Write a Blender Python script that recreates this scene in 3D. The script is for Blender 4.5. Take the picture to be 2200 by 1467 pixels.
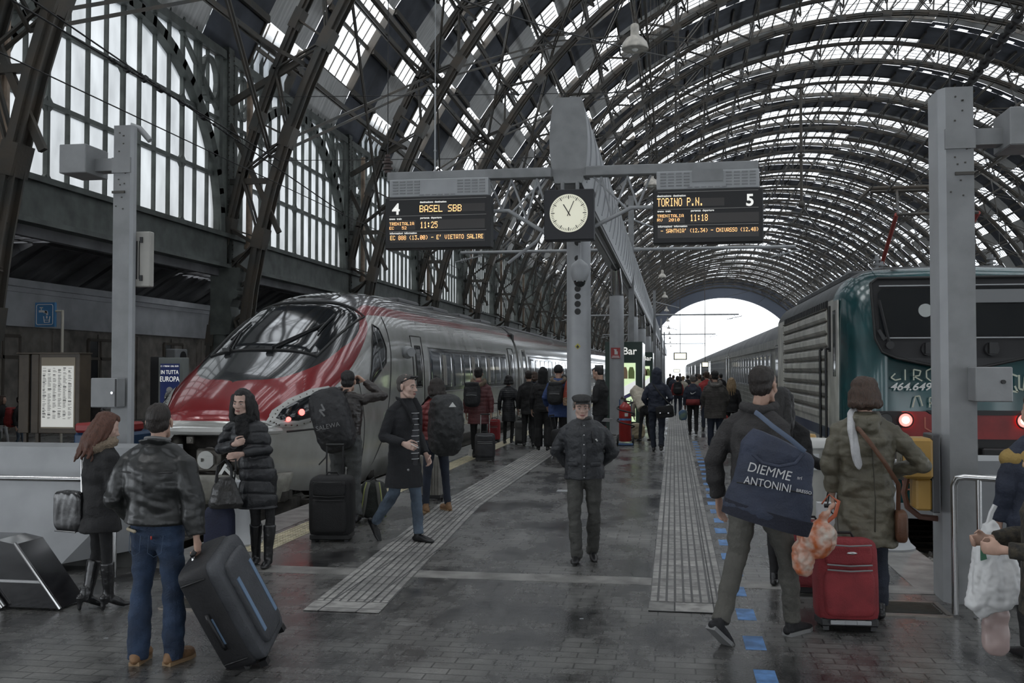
import bpy, bmesh, math, random
import numpy as np
from mathutils import Vector, Matrix, Euler, noise
random.seed(7)
for o in list(bpy.data.objects): bpy.data.objects.remove(o)
SC = bpy.context.scene
COL = SC.collection
PI = math.pi
# ------------------------------------------------------------------ camera
F = 2150.0; EYE = 1.85
YAW = math.atan(347/F); PIT = math.atan(61.5/F)
cam = bpy.data.objects.new('camera', bpy.data.cameras.new('camera'))
COL.objects.link(cam); SC.camera = cam
cam.location = (0, 0, EYE); cam.rotation_euler = (PI/2+PIT, 0, YAW)
cam.data.sensor_width = 36; cam.data.lens = F/2200*36
cam.data.clip_start = .05; cam.data.clip_end = 3000
# ------------------------------------------------------------------ world (overcast daylight)
W = bpy.data.worlds.new('overcast_sky'); SC.world = W; W.use_nodes = True
wn = W.node_tree.nodes; wl = W.node_tree.links
bg = wn['Background']; bg.inputs[1].default_value = 1.0
tc = wn.new('ShaderNodeTexCoord'); sx = wn.new('ShaderNodeSeparateXYZ'); cr = wn.new('ShaderNodeValToRGB')
wl.new(tc.outputs['Generated'], sx.inputs[0]); wl.new(sx.outputs['Z'], cr.inputs[0]); wl.new(cr.outputs[0], bg.inputs[0])
cr.color_ramp.elements[0].position = 0.0; cr.color_ramp.elements[0].color = (.80, .86, .92, 1)
cr.color_ramp.elements[1].position = 1.0; cr.color_ramp.elements[1].color = (1.0, 1.0, 1.0, 1)
SC.view_settings.view_transform = 'Standard'
try: SC.view_settings.look = 'None'
except Exception: pass
SC.view_settings.gamma = 1.0; SC.view_settings.use_curve_mapping = False
SC.view_settings.exposure = 2.0
# weak sun through the clouds
sun = bpy.data.objects.new('sun', bpy.data.lights.new('sun', 'SUN')); COL.objects.link(sun)
sun.data.energy = 1.6; sun.data.angle = math.radians(25); sun.data.color = (1, .97, .93)
sun.rotation_euler = (math.radians(38), 0, math.radians(-50))
# ------------------------------------------------------------------ pixel -> place
_f = Vector((-math.sin(YAW)*math.cos(PIT), math.cos(YAW)*math.cos(PIT), math.sin(PIT)))
_r = Vector((math.cos(YAW), math.sin(YAW), 0)); _u = _r.cross(_f)
def ray(px, py): return _f*F + _r*(px-1100) + _u*(733.5-py)
def P(px, py, Y):
    d = ray(px, py); t = Y/d.y; return Vector((d.x*t, Y, EYE+d.z*t))
def G(px, py, z=0.0):
    d = ray(px, py); t = (z-EYE)/d.z; return Vector((d.x*t, d.y*t, z))
def PX(px, py, X):
    d = ray(px, py); t = X/d.x; return Vector((X, d.y*t, EYE+d.z*t))
# ------------------------------------------------------------------ materials
MATS = {}
def nmat(name):
    m = bpy.data.materials.new(name); m.use_nodes = True; MATS[name] = m
    return m, m.node_tree.nodes, m.node_tree.links, m.node_tree.nodes['Principled BSDF']
def mat(name, col, rough=.6, metal=0., bump=0., bscale=20., var=.0, vscale=3., col2=None, coat=0., emit=None, estr=1., stretch=(1,1,1), trans=0., alpha=1.):
    if name in MATS: return MATS[name]
    m, n, l, b = nmat(name)
    c = tuple(col)+(1,)
    b.inputs['Base Color'].default_value = c
    b.inputs['Roughness'].default_value = rough; b.inputs['Metallic'].default_value = metal
    if coat: b.inputs['Coat Weight'].default_value = coat; b.inputs['Coat Roughness'].default_value = .08
    if trans: b.inputs['Transmission Weight'].default_value = trans
    if emit: b.inputs['Emission Color'].default_value = tuple(emit)+(1,); b.inputs['Emission Strength'].default_value = estr
    t = n.new('ShaderNodeTexCoord'); mp = n.new('ShaderNodeMapping'); l.new(t.outputs['Object'], mp.inputs[0]); mp.inputs['Scale'].default_value = stretch
    if var or col2:
        nz = n.new('ShaderNodeTexNoise'); nz.inputs['Scale'].default_value = vscale; nz.inputs['Detail'].default_value = 5
        l.new(mp.outputs[0], nz.inputs[0])
        r = n.new('ShaderNodeValToRGB'); l.new(nz.outputs[0], r.inputs[0])
        c2 = col2 if col2 else [max(0, x*(1-var)) for x in col]; c1 = col if col2 else [min(1, x*(1+var)) for x in col]
        r.color_ramp.elements[0].position = .35; r.color_ramp.elements[0].color = tuple(c2)+(1,)
        r.color_ramp.elements[1].position = .65; r.color_ramp.elements[1].color = tuple(c1)+(1,)
        l.new(r.outputs[0], b.inputs['Base Color'])
    if bump:
        n2 = n.new('ShaderNodeTexNoise'); n2.inputs['Scale'].default_value = bscale; n2.inputs['Detail'].default_value = 4
        l.new(mp.outputs[0], n2.inputs[0])
        bp = n.new('ShaderNodeBump'); bp.inputs['Strength'].default_value = bump; bp.inputs['Distance'].default_value = .02
        l.new(n2.outputs[0], bp.inputs['Height']); l.new(bp.outputs[0], b.inputs['Normal'])
    return m
# ------------------------------------------------------------------ mesh builder
class MB:
    def __init__(s): s.v = []; s.f = []; s.mi = []; s.cur = 0
    def add(s, vs, fs):
        k = len(s.v); s.v += [tuple(v) for v in vs]; s.f += [tuple(i+k for i in f) for f in fs]; s.mi += [s.cur]*len(fs); return s
    def box(s, c, d, R=None, ch=0.):
        x, y, z = d[0]/2, d[1]/2, d[2]/2
        if ch:
            # chamfered box: three slabs' convex hull corners (24 verts)
            vs = []
            for sx_ in (-1, 1):
                for sy_ in (-1, 1):
                    for sz_ in (-1, 1):
                        for ax in range(3):
                            q = [sx_*(x-ch), sy_*(y-ch), sz_*(z-ch)]; q[ax] += (sx_, sy_, sz_)[ax]*ch; vs.append(q)
            bm = bmesh.new(); bv = [bm.verts.new(q) for q in vs]
            bmesh.ops.convex_hull(bm, input=bv); bmesh.ops.dissolve_limit(bm, angle_limit=.01, verts=bm.verts, edges=bm.edges)
            bm.verts.index_update(); vs = [v.co.copy() for v in bm.verts]; fs = [[v.index for v in f.verts] for f in bm.faces]; bm.free()
        else:
            vs = [Vector((a, b, e)) for a in (-x, x) for b in (-y, y) for e in (-z, z)]
            fs = [(0,1,3,2),(4,6,7,5),(0,4,5,1),(2,3,7,6),(0,2,6,4),(1,5,7,3)]
        vs = [Vector(v) for v in vs]
        if R is not None: vs = [R @ v for v in vs]
        return s.add([v+Vector(c) for v in vs], fs)
    def bx(s, x0, x1, y0, y1, z0, z1, ch=0.): return s.box(((x0+x1)/2, (y0+y1)/2, (z0+z1)/2), (abs(x1-x0), abs(y1-y0), abs(z1-z0)), None, ch)
    def bar(s, a, b, w, h, up=(0,0,1)):
        a = Vector(a); b = Vector(b); d = b-a; L = d.length
        if L < 1e-6: return s
        d /= L; u = Vector(up); r = d.cross(u)
        if r.length < 1e-4: r = d.cross(Vector((0,1,0)))
        r.normalize(); u = r.cross(d)
        R = Matrix((r, d, u)).transposed()
        return s.box((a+b)/2, (w, L, h), R)
    def tube(s, pts, rad, seg=10, cap=True, ell=None, rnd=False, ref=None):
        pts = [Vector(p) for p in pts]; n = len(pts)
        if not hasattr(rad, '__len__'): rad = [rad]*n
        rad = list(rad)
        if rnd:   # hemispherical ends
            d0 = (pts[0]-pts[1]).normalized(); d1 = (pts[-1]-pts[-2]).normalized()
            def rr(r): return r if not hasattr(r, '__len__') else max(r)
            def sc(r, k): return r*k if not hasattr(r, '__len__') else tuple(x*k for x in r)
            r0, r1 = rad[0], rad[-1]; P0, P1 = pts[0], pts[-1]
            pre = [(P0+d0*rr(r0)*math.sin(a), sc(r0, math.cos(a))) for a in (1.35, .9, .45)]
            post = [(P1+d1*rr(r1)*math.sin(a), sc(r1, math.cos(a))) for a in (.45, .9, 1.35)]
            pts = [p for p, _ in pre]+pts+[p for p, _ in post]; rad = [r for _, r in pre]+rad+[r for _, r in post]; n = len(pts)
        T = []
        for i in range(n):
            a = pts[max(0, i-1)]; b = pts[min(n-1, i+1)]; t = b-a
            T.append(t.normalized() if t.length > 1e-9 else Vector((0,0,1)))
        r = Vector(ref) if ref else (Vector((1,0,0)) if abs(T[0].x) < .9 else Vector((0,1,0)))
        k = len(s.v); vs = []
        for i in range(n):
            r = r - T[i]*r.dot(T[i])
            if r.length < 1e-5: r = Vector((0,1,0)) - T[i]*T[i].y
            r.normalize(); q = T[i].cross(r)
            ra = rad[i]; ra, rb = ra if hasattr(ra, '__len__') else (ra, ra)
            for j in range(seg):
                a = 2*PI*j/seg; vs.append(pts[i]+r*math.cos(a)*ra+q*math.sin(a)*rb)
        fs = [(i*seg+j, i*seg+(j+1) % seg, (i+1)*seg+(j+1) % seg, (i+1)*seg+j) for i in range(n-1) for j in range(seg)]
        if cap: fs += [tuple(range(seg-1, -1, -1)), tuple((n-1)*seg+j for j in range(seg))]
        return s.add(vs, fs)
    def cyl(s, c, r, h, seg=20, r2=None): c = Vector(c); return s.tube([c, c+Vector((0,0,h))], [r, r if r2 is None else r2], seg)
    def lathe(s, c, prof, seg=24):
        c = Vector(c); return s.tube([c+Vector((0,0,z)) for r, z in prof], [max(r, 1e-4) for r, z in prof], seg, ref=(1,0,0))if False else s._lathe(c, prof, seg)
    def _lathe(s, c, prof, seg):
        vs = [c+Vector((max(r, 1e-4)*math.cos(2*PI*j/seg), max(r, 1e-4)*math.sin(2*PI*j/seg), z)) for r, z in prof for j in range(seg)]
        n = len(prof)
        fs = [(i*seg+j, i*seg+(j+1) % seg, (i+1)*seg+(j+1) % seg, (i+1)*seg+j) for i in range(n-1) for j in range(seg)]
        fs += [tuple(range(seg-1, -1, -1)), tuple((n-1)*seg+j for j in range(seg))]
        return s.add(vs, fs)
    def ell(s, c, r, seg=14, rings=9, R=None):
        c = Vector(c); vs = []; 
        if not hasattr(r, '__len__'): r = (r, r, r)
        for i in range(1, rings):
            ph = PI*i/rings
            for j in range(seg):
                th = 2*PI*j/seg; vs.append(Vector((r[0]*math.sin(ph)*math.cos(th), r[1]*math.sin(ph)*math.sin(th), r[2]*math.cos(ph))))
        vs += [Vector((0,0,r[2])), Vector((0,0,-r[2]))]; m = rings-1; t = m*seg
        fs = [(i*seg+j, (i+1)*seg+j, (i+1)*seg+(j+1) % seg, i*seg+(j+1) % seg) for i in range(m-1) for j in range(seg)]
        fs += [(t, j, (j+1) % seg) for j in range(seg)] + [(t+1, (m-1)*seg+(j+1) % seg, (m-1)*seg+j) for j in range(seg)]
        if R is not None: vs = [R @ v for v in vs]
        return s.add([v+c for v in vs], fs)
    def prism(s, poly, y0, y1, axis='y'):
        n = len(poly); m = {'y': lambda a, b, t: (a, t, b), 'x': lambda a, b, t: (t, a, b), 'z': lambda a, b, t: (a, b, t)}[axis]
        vs = [m(a, b, y0) for a, b in poly]+[m(a, b, y1) for a, b in poly]
        fs = [(i, (i+1) % n, n+(i+1) % n, n+i) for i in range(n)]+[tuple(range(n-1, -1, -1)), tuple(range(n, 2*n))]
        return s.add(vs, fs)
    def quad(s, a, b, c, d): return s.add([a, b, c, d], [(0,1,2,3)])
    def grid(s, fn, nu, nv, thick=0.):
        vs = [Vector(fn(i/nu, j/nv)) for i in range(nu+1) for j in range(nv+1)]
        fs = [(i*(nv+1)+j, (i+1)*(nv+1)+j, (i+1)*(nv+1)+j+1, i*(nv+1)+j+1) for i in range(nu) for j in range(nv)]
        return s.add(vs, fs)
    def xf(s, M): s.v = [tuple(M @ Vector(v)) for v in s.v]; return s
    def build(s, name, m, parent=None, smooth=False, fix=True, loc=None):
        me = bpy.data.meshes.new(name); me.from_pydata(s.v, [], s.f)
        ms = m if isinstance(m, (list, tuple)) else [m]
        for q in ms: me.materials.append(q)
        if len(ms) > 1: me.polygons.foreach_set('material_index', s.mi)
        if fix:
            bm = bmesh.new(); bm.from_mesh(me); bmesh.ops.recalc_face_normals(bm, faces=bm.faces); bm.to_mesh(me); bm.free()
        if smooth:
            me.polygons.foreach_set('use_smooth', [True]*len(me.polygons))
            if smooth != 'all':
                try: me.set_sharp_from_angle(angle=math.radians(38))
                except Exception: pass
        me.update()
        o = bpy.data.objects.new(name, me); COL.objects.link(o)
        if parent: o.parent = parent
        if loc is not None: o.location = loc
        return o
def thing(name, label, cat, loc=(0,0,0), rz=0, group=None):
    o = bpy.data.objects.new(name, None); COL.objects.link(o); o.location = loc; o.rotation_euler = (0,0,rz); o.empty_display_size = .2
    return tag(o, label, cat, group)
def tag(o, label, cat, group=None):
    o['label'] = label; o['category'] = cat
    if group: o['group'] = group
    return o
def struct(o): o['kind'] = 'structure'; return o
def stuff(o): o['kind'] = 'stuff'; return o
def copy_tree(o, parent=None):
    c = o.copy(); COL.objects.link(c)
    if parent: c.parent = parent
    for ch in o.children: copy_tree(ch, c)
    return c
def text_mesh(name, body, size, m, parent=None, loc=(0,0,0), rot=(PI/2,0,0), ext=.002, align='CENTER', sx=1., shear=0., bold=0.):
    cu = bpy.data.curves.new(name, 'FONT'); cu.body = body; cu.size = size; cu.extrude = ext; cu.align_x = align; cu.align_y = 'CENTER'; cu.shear = shear; cu.offset = bold; cu.resolution_u = 4
    t = bpy.data.objects.new(name, cu); COL.objects.link(t)
    me = bpy.data.meshes.new_from_object(t); bpy.data.objects.remove(t)
    me.transform(Matrix.Diagonal((sx, 1, 1, 1))); me.materials.clear(); me.materials.append(m)
    o = bpy.data.objects.new(name, me); COL.objects.link(o); o.location = loc; o.rotation_euler = rot
    if parent: o.parent = parent
    return o
# ---- organic shapes: closed pieces are fused into ONE surface by a voxel remesh, then baked
def fuse(mb, name, m, parent, voxel=.01, smooth=4, disp=None, loc=None):
    me = bpy.data.meshes.new(name); me.from_pydata(mb.v, [], mb.f)
    bm = bmesh.new(); bm.from_mesh(me); bmesh.ops.recalc_face_normals(bm, faces=bm.faces); bm.to_mesh(me); bm.free()
    t = bpy.data.objects.new(name, me); COL.objects.link(t)
    r = t.modifiers.new('r', 'REMESH'); r.mode = 'VOXEL'; r.voxel_size = voxel
    if smooth:
        q = t.modifiers.new('s', 'SMOOTH'); q.factor = .5; q.iterations = smooth
    dg = bpy.context.evaluated_depsgraph_get(); dg.update()
    out = bpy.data.meshes.new_from_object(t.evaluated_get(dg)); bpy.data.objects.remove(t); bpy.data.meshes.remove(me)
    if disp:
        n = len(out.vertices); co = np.empty(n*3); no = np.empty(n*3)
        out.vertices.foreach_get('co', co); out.vertex_normals.foreach_get('vector', no)
        co = co.reshape(-1, 3); no = no.reshape(-1, 3)
        d = np.array([disp(Vector(c)) for c in co]); co = co+no*d[:, None]
        out.vertices.foreach_set('co', co.ravel())
    out.polygons.foreach_set('use_smooth', [True]*len(out.polygons))
    out.materials.clear(); out.materials.append(m); out.name = name; out.update()
    o = bpy.data.objects.new(name, out); COL.objects.link(o)
    if parent: o.parent = parent
    if loc is not None: o.location = loc
    return o
def tbox(mb, c, d, R=None, e=.35):   # pillow-ish box: rounded profile via superellipsoid
    n1 = 16; n2 = 10; c = Vector(c); vs = []
    def sp(t, q): return math.copysign(abs(t)**q, t)
    for i in range(1, n2):
        ph = -PI/2+PI*i/n2
        for j in range(n1):
            th = 2*PI*j/n1
            v = Vector((d[0]/2*sp(math.cos(ph), e)*sp(math.cos(th), e), d[1]/2*sp(math.cos(ph), e)*sp(math.sin(th), e), d[2]/2*sp(math.sin(ph), e)))
            vs.append(v)
    vs += [Vector((0,0,-d[2]/2)), Vector((0,0,d[2]/2))]; m = n2-1; t = m*n1
    fs = [(i*n1+j, i*n1+(j+1) % n1, (i+1)*n1+(j+1) % n1, (i+1)*n1+j) for i in range(m-1) for j in range(n1)]
    fs += [(t, (j+1) % n1, j) for j in range(n1)]+[(t+1, (m-1)*n1+j, (m-1)*n1+(j+1) % n1) for j in range(n1)]
    if R is not None: vs = [R @ v for v in vs]
    mb.add([v+c for v in vs], fs)
# ================================================================== SETTING
XL, XR = -5.0, 2.46            # edges of the middle platform
LT, RT = -6.62, 4.12           # track centres
XW, XC, HB = -14.5, 16.3, 12.3 # side screen, vault axis, bay length
Y0, NB = 18.4, 26
YE = Y0+HB*NB
# --- materials
def m_floor():
    m, n, l, b = nmat('wet_asphalt')
    t = n.new('ShaderNodeTexCoord')
    n1 = n.new('ShaderNodeTexNoise'); n1.inputs['Scale'].default_value = 1.1; n1.inputs['Detail'].default_value = 9; n1.inputs['Roughness'].default_value = .72
    mp = n.new('ShaderNodeMapping'); mp.inputs['Scale'].default_value = (1, .55, 1); l.new(t.outputs['Object'], mp.inputs[0]); l.new(mp.outputs[0], n1.inputs[0])
    n2 = n.new('ShaderNodeTexNoise'); n2.inputs['Scale'].default_value = 55; n2.inputs['Detail'].default_value = 3; l.new(t.outputs['Object'], n2.inputs[0])
    r = n.new('ShaderNodeValToRGB'); l.new(n1.outputs[0], r.inputs[0])
    r.color_ramp.elements[0].position = .38; r.color_ramp.elements[0].color = (.036, .036, .038, 1)
    r.color_ramp.elements[1].position = .66; r.color_ramp.elements[1].color = (.30, .295, .28, 1)
    br = n.new('ShaderNodeTexBrick'); l.new(t.outputs['Object'], br.inputs[0]); br.inputs['Scale'].default_value = 1
    br.inputs['Brick Width'].default_value = .25; br.inputs['Row Height'].default_value = .12; br.inputs['Mortar Size'].default_value = .006
    br.inputs['Color1'].default_value = (1, 1, 1, 1); br.inputs['Color2'].default_value = (.72, .72, .72, 1); br.inputs['Mortar'].default_value = (.22, .22, .22, 1)
    mx = n.new('ShaderNodeMix'); mx.data_type = 'RGBA'; mx.blend_type = 'MULTIPLY'; mx.inputs[0].default_value = .9
    l.new(r.outputs[0], mx.inputs[6]); l.new(br.outputs[0], mx.inputs[7])
    m2 = n.new('ShaderNodeMix'); m2.data_type = 'RGBA'; m2.blend_type = 'MULTIPLY'; m2.inputs[0].default_value = .5
    l.new(mx.outputs[2], m2.inputs[6]); l.new(n2.outputs[0], m2.inputs[7]); l.new(m2.outputs[2], b.inputs['Base Color'])
    rr = n.new('ShaderNodeMapRange'); l.new(n1.outputs[0], rr.inputs[0]); rr.inputs[1].default_value = .35; rr.inputs[2].default_value = .65; rr.inputs[3].default_value = .12; rr.inputs[4].default_value = .42
    l.new(rr.outputs[0], b.inputs['Roughness']); b.inputs['Specular IOR Level'].default_value = .6
    bp = n.new('ShaderNodeBump'); bp.inputs['Strength'].default_value = .25; bp.inputs['Distance'].default_value = .006
    ad = n.new('ShaderNodeMath'); ad.operation = 'ADD'; l.new(n2.outputs[0], ad.inputs[0]); l.new(br.outputs['Fac'], ad.inputs[1]); ad.inputs[1].default_value = 0
    l.new(ad.outputs[0], bp.inputs['Height']); l.new(bp.outputs[0], b.inputs['Normal'])
    return m
M_FLOOR = m_floor()
M_STONE = mat('kerb_stone', (.20, .195, .185), .45, bump=.2, bscale=30, var=.35, vscale=4)
M_TACT = mat('tactile_paving', (.30, .30, .29), .5)
def _brick():
    n, l, b = M_TACT.node_tree.nodes, M_TACT.node_tree.links, M_TACT.node_tree.nodes['Principled BSDF']; t = n.new('ShaderNodeTexCoord'); k = n.new('ShaderNodeTexBrick'); l.new(t.outputs['Object'], k.inputs[0])
    k.inputs['Scale'].default_value = 1; k.offset = 0; k.inputs['Brick Width'].default_value = .3; k.inputs['Row Height'].default_value = .3; k.inputs['Mortar Size'].default_value = .007
    k.inputs['Color1'].default_value = (.40, .39, .37, 1); k.inputs['Color2'].default_value = (.24, .235, .225, 1); k.inputs['Mortar'].default_value = (.05, .05, .05, 1)
    z = n.new('ShaderNodeTexNoise'); z.inputs['Scale'].default_value = 9; z.inputs['Detail'].default_value = 6; l.new(t.outputs['Object'], z.inputs[0]); q = n.new('ShaderNodeMix'); q.data_type = 'RGBA'; q.blend_type = 'MULTIPLY'; q.inputs[0].default_value = .75; l.new(k.outputs[0], q.inputs[6]); r = n.new('ShaderNodeValToRGB'); l.new(z.outputs[0], r.inputs[0]); r.color_ramp.elements[0].position = .35; r.color_ramp.elements[0].color = (.4, .4, .4, 1); r.color_ramp.elements[1].position = .6; l.new(r.outputs[0], q.inputs[7]); l.new(q.outputs[2], b.inputs['Base Color'])
_brick()
M_CREAM = mat('cream_tactile', (.55, .50, .36), .6, var=.2, vscale=5)
M_BLUE = mat('blue_tape', (.10, .22, .45), .5, var=.35, vscale=9)
M_BALL = mat('ballast', (.34, .33, .31), .9, bump=1, bscale=22, col2=(.07, .065, .06), vscale=11)
M_RAIL = mat('rail_steel', (.30, .27, .24), .35, .8)
M_SLEEP = mat('sleeper', (.14, .12, .10), .85, bump=.3)
M_DARKPIT = mat('pit_wall', (.07, .07, .068), .8, var=.3)
M_IRON = mat('painted_iron', (.060, .060, .056), .55, .2, bump=.25, bscale=12, col2=(.085, .070, .055), vscale=1.5)
M_IRONG = mat('green_grey_iron', (.085, .095, .088), .55, .15, bump=.2, bscale=9, var=.3, vscale=2)
M_IRONB = mat('vault_iron', (.050, .054, .062), .5, .2, var=.25, vscale=1)
M_CLAD = mat('dark_cladding', (.052, .058, .074), .7, bump=.2, bscale=3, var=.35, vscale=.7)
M_CORR = mat('corrugated_sheet', (.46, .46, .45), .55, .1, bump=.6, bscale=2.2, var=.2, vscale=.8, stretch=(1, 9, 1))
M_STEEL = mat('stainless', (.55, .55, .55), .18, 1.)
M_GREY = mat('grey_paint', (.235, .24, .245), .5, .1, bump=.05, bscale=40, var=.12, vscale=4)
M_GREYL = mat('light_grey_paint', (.35, .36, .37), .45, .1, var=.08, vscale=3)
M_BLACK = mat('black_plastic', (.012, .012, .013), .45)
M_GLASSB = mat('dark_glass', (.012, .014, .016), .06, coat=.5)
def m_pane(name, col, mix):
    m = bpy.data.materials.new(name); m.use_nodes = True; n = m.node_tree.nodes; l = m.node_tree.links; n.clear()
    o = n.new('ShaderNodeOutputMaterial'); a = n.new('ShaderNodeBsdfTranslucent'); c = n.new('ShaderNodeBsdfTransparent'); mx = n.new('ShaderNodeMixShader')
    d = n.new('ShaderNodeBsdfDiffuse'); m2 = n.new('ShaderNodeMixShader')
    nz = n.new('ShaderNodeTexNoise'); nz.inputs['Scale'].default_value = 1.3; nz.inputs['Detail'].default_value = 6
    t = n.new('ShaderNodeTexCoord'); mp = n.new('ShaderNodeMapping'); mp.inputs['Scale'].default_value = (1, 1, .4); l.new(t.outputs['Object'], mp.inputs[0]); l.new(mp.outputs[0], nz.inputs[0])
    r = n.new('ShaderNodeValToRGB'); l.new(nz.outputs[0], r.inputs[0]); r.color_ramp.elements[0].position = .3; r.color_ramp.elements[0].color = tuple(x*.62 for x in col)+(1,)
    r.color_ramp.elements[1].position = .7; r.color_ramp.elements[1].color = tuple(col)+(1,)
    l.new(r.outputs[0], a.inputs[0]); l.new(r.outputs[0], d.inputs[0]); l.new(r.outputs[0], c.inputs[0])
    mx.inputs[0].default_value = mix; l.new(a.outputs[0], mx.inputs[1]); l.new(c.outputs[0], mx.inputs[2])
    m2.inputs[0].default_value = .12; l.new(mx.outputs[0], m2.inputs[1]); l.new(d.outputs[0], m2.inputs[2]); l.new(m2.outputs[0], o.inputs[0]); return m
M_PANE = m_pane('frosted_pane', (.27, .28, .285), .22)
M_SKYL = m_pane('skylight_pane', (.64, .67, .70), .42)
# --- floors
b = MB(); b.bx(-26, 30, -6, 8.75, -1.2, 0); b.bx(XL+.5, XR-.45, 8.75, YE+20, -1.2, 0); b.bx(-26, -8.4, 8.75, YE+20, -1.2, 0); b.bx(5.9, 46, 8.75, YE+20, -1.2, 0)
struct(b.build('floor', M_FLOOR))
b = MB(); b.bx(XL, XL+.5, 8.75, YE+20, -.5, .004); b.bx(XR-.45, XR, 8.75, YE+20, -.5, .004); b.bx(XL, XR, 8.75, 9.05, -.5, .003)
struct(b.build('trim_1', M_STONE))
b = MB(); b.bx(XL-.02, XL+.1, 8.75, YE+20, -1.2, -.5); b.bx(XR-.1, XR+.0, 8.75, YE+20, -1.2, -.5); struct(b.build('trim_2', M_DARKPIT))
# outdoor yard beyond the shed and the track beds
b = MB(); b.bx(-8.4, XL+.05, 8.75, YE+20, -1.3, -.93); b.bx(XR-.05, 5.9, 8.75, YE+20, -1.3, -.93)
stuff(tag(b.build('ballast_bed', M_BALL), 'pale stony ballast lying between the rails below the platforms', 'ballast'))
b = MB(); b.bx(-260, 300, YE+20, YE+420, -1.4, -.6); struct(b.build('floor_yard', M_STONE))
# scattered bigger stones near the visible pit ends
def stones(x0, x1, y0, y1, n, lab):
    b = MB()
    for i in range(n):
        r = random.uniform(.02, .05); b.ell((random.uniform(x0, x1), random.uniform(y0, y1), -.92+r*.4), (r*1.2, r, r*.7), 6, 4, Euler((random.random()*3, random.random()*3, random.random()*3)).to_matrix())
    stuff(tag(b.build('track_stones', M_BALL), lab, 'stones'))
stones(-8.2, XL-.1, 9.2, 15, 1500, 'loose pale stones in front of the high-speed train nose')
stones(XR+.1, 5.6, 9.2, 16, 1500, 'loose pale stones in front of the green locomotive')
def track(cx, lab, n):
    t = thing('railway_track', lab, 'track', (cx, 9.3, -.92))
    for s in (-1, 1):
        b = MB(); b.bx(s*.7175-.07, s*.7175+.07, 0, YE, 0, .03); b.bx(s*.7175-.012, s*.7175+.012, 0, YE, .03, .14); b.bx(s*.7175-.036, s*.7175+.036, 0, YE, .14, .19)
        b.build('rail', M_RAIL, t)
    b = MB()
    for i in range(60): b.bx(-1.25, 1.25, .2+i*.62, .44+i*.62, -.009, .02)
    stuff(b.build('sleepers', M_SLEEP, t))
track(LT, 'track on the left, running under the red and white train', 1)
track(RT, 'track on the right, running under the green locomotive', 2)
# --- tactile paving
def tact(x0, x1, y0, y1, name, lab, skew=0., nr=9, m=None):
    b = MB(); m = m or M_TACT
    yk = y0+6
    def X(x, y): return x+skew*max(0, (yk-y))/6
    def slab(xa, xb, ya, yb, z):
        ys = [ya] + ([yk] if ya < yk < yb and skew else []) + [yb]
        for q in range(len(ys)-1):
            A, B = ys[q], ys[q+1]
            v = [(X(xa, A), A, 0), (X(xb, A), A, 0), (X(xb, B), B, 0), (X(xa, B), B, 0)]
            b.add(v+[(p[0], p[1], z) for p in v], [(4,5,6,7),(0,1,5,4),(1,2,6,5),(2,3,7,6),(3,0,4,7)])
    slab(x0, x1, y0, y1, .004)
    w = (x1-x0)/nr
    c0_ = len(b.f); b.mi = [1]*c0_
    for i in range(nr): slab(x0+w*(i+.14), x0+w*(i+.86), y0+.33, y1, .009)
    b.mi[c0_:] = [0]*(len(b.f)-c0_); c1_ = len(b.f); slab(x0, x1, y0, y0+.31, .009); b.mi[c1_:] = [0]*(len(b.f)-c1_)
    for k in range(int((min(y1, 60)-y0)/.6)):   # dirty joints
        pass
    return tag(b.build(name, [m, mat('tactile_groove_shade', (.10, .10, .10), .55)]), lab, 'tactile paving')  # base slab coloured darker: shade between the ribs is painted in
tact(-.20, .41, 7.8, 200, 'tactile_strip', 'long straight ribbed grey guide strip running down the middle of the platform beside blue dashes')
tact(-3.20, -2.60, 7.4, 200, 'tactile_strip', 'ribbed grey guide strip on the left, slanting towards the high-speed train', skew=.38)
# cream dotted edge strip
b = MB(); b.bx(-4.42, -4.1, 9.7, 170, 0, .005)
for i in range(150):
    for j in range(5): b.box((-4.39+.0625*j+.01, 9.74+i*.0625*1.2, .008), (.03, .03, .009))
tag(b.build('edge_strip', M_CREAM), 'cream studded warning strip along the left platform edge', 'tactile paving')
# blue dashes
g = 'blue dashes taped along the guide strip'
for i in range(26):
    y = 6.05+i*.80
    if 7.8 < y < 8.3: continue
    b = MB(); w = random.uniform(.055, .07); q = random.uniform(-.01, .01)
    b.prism([(.535+q-w, y), (.535+q+w, y+random.uniform(-.01, .01)), (.535+q+w, y+.34), (.535+q-w, y+.34+random.uniform(-.02, .02))], 0, .0035, 'z')
    tag(b.build('floor_dash', M_BLUE), 'blue floor dash in the row right of the long guide strip', 'floor marking', g)
# manhole gratings, small floor plate
def grate(c, w, d, lab):
    t = thing('drain_grate', lab, 'drain cover', (c.x, c.y, 0))
    b = MB(); 
    for s in (-1, 1): b.bx(s*w/2-.02, s*w/2+.02, -d/2, d/2, 0, .012); b.bx(-w/2, w/2, s*d/2-.02, s*d/2+.02, 0, .012)
    b.build('frame', M_RAIL, t); b = MB()
    for i in range(9): b.bx(-w/2+.04, w/2-.04, -d/2+d*(i+.7)/10, -d/2+d*(i+1)/10, 0, .010)
    b.build('bars', M_IRON, t)
grate(G(1952, 1308), .5, .45, 'dark square drain grating in the floor right of the red suitcase')
grate(G(418, 1296), .34, .45, 'dark floor hatch between the boots of the woman and the tilted suitcase')
b = MB(); b.box((0, 0, .006), (.22, .2, .012), None, .004); c = G(1212, 1055)
tag(b.build('floor_plate', M_GREYL, loc=(c.x, c.y, 0)), 'small pale metal plate on the floor at the foot of the clock column', 'floor plate')
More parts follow.
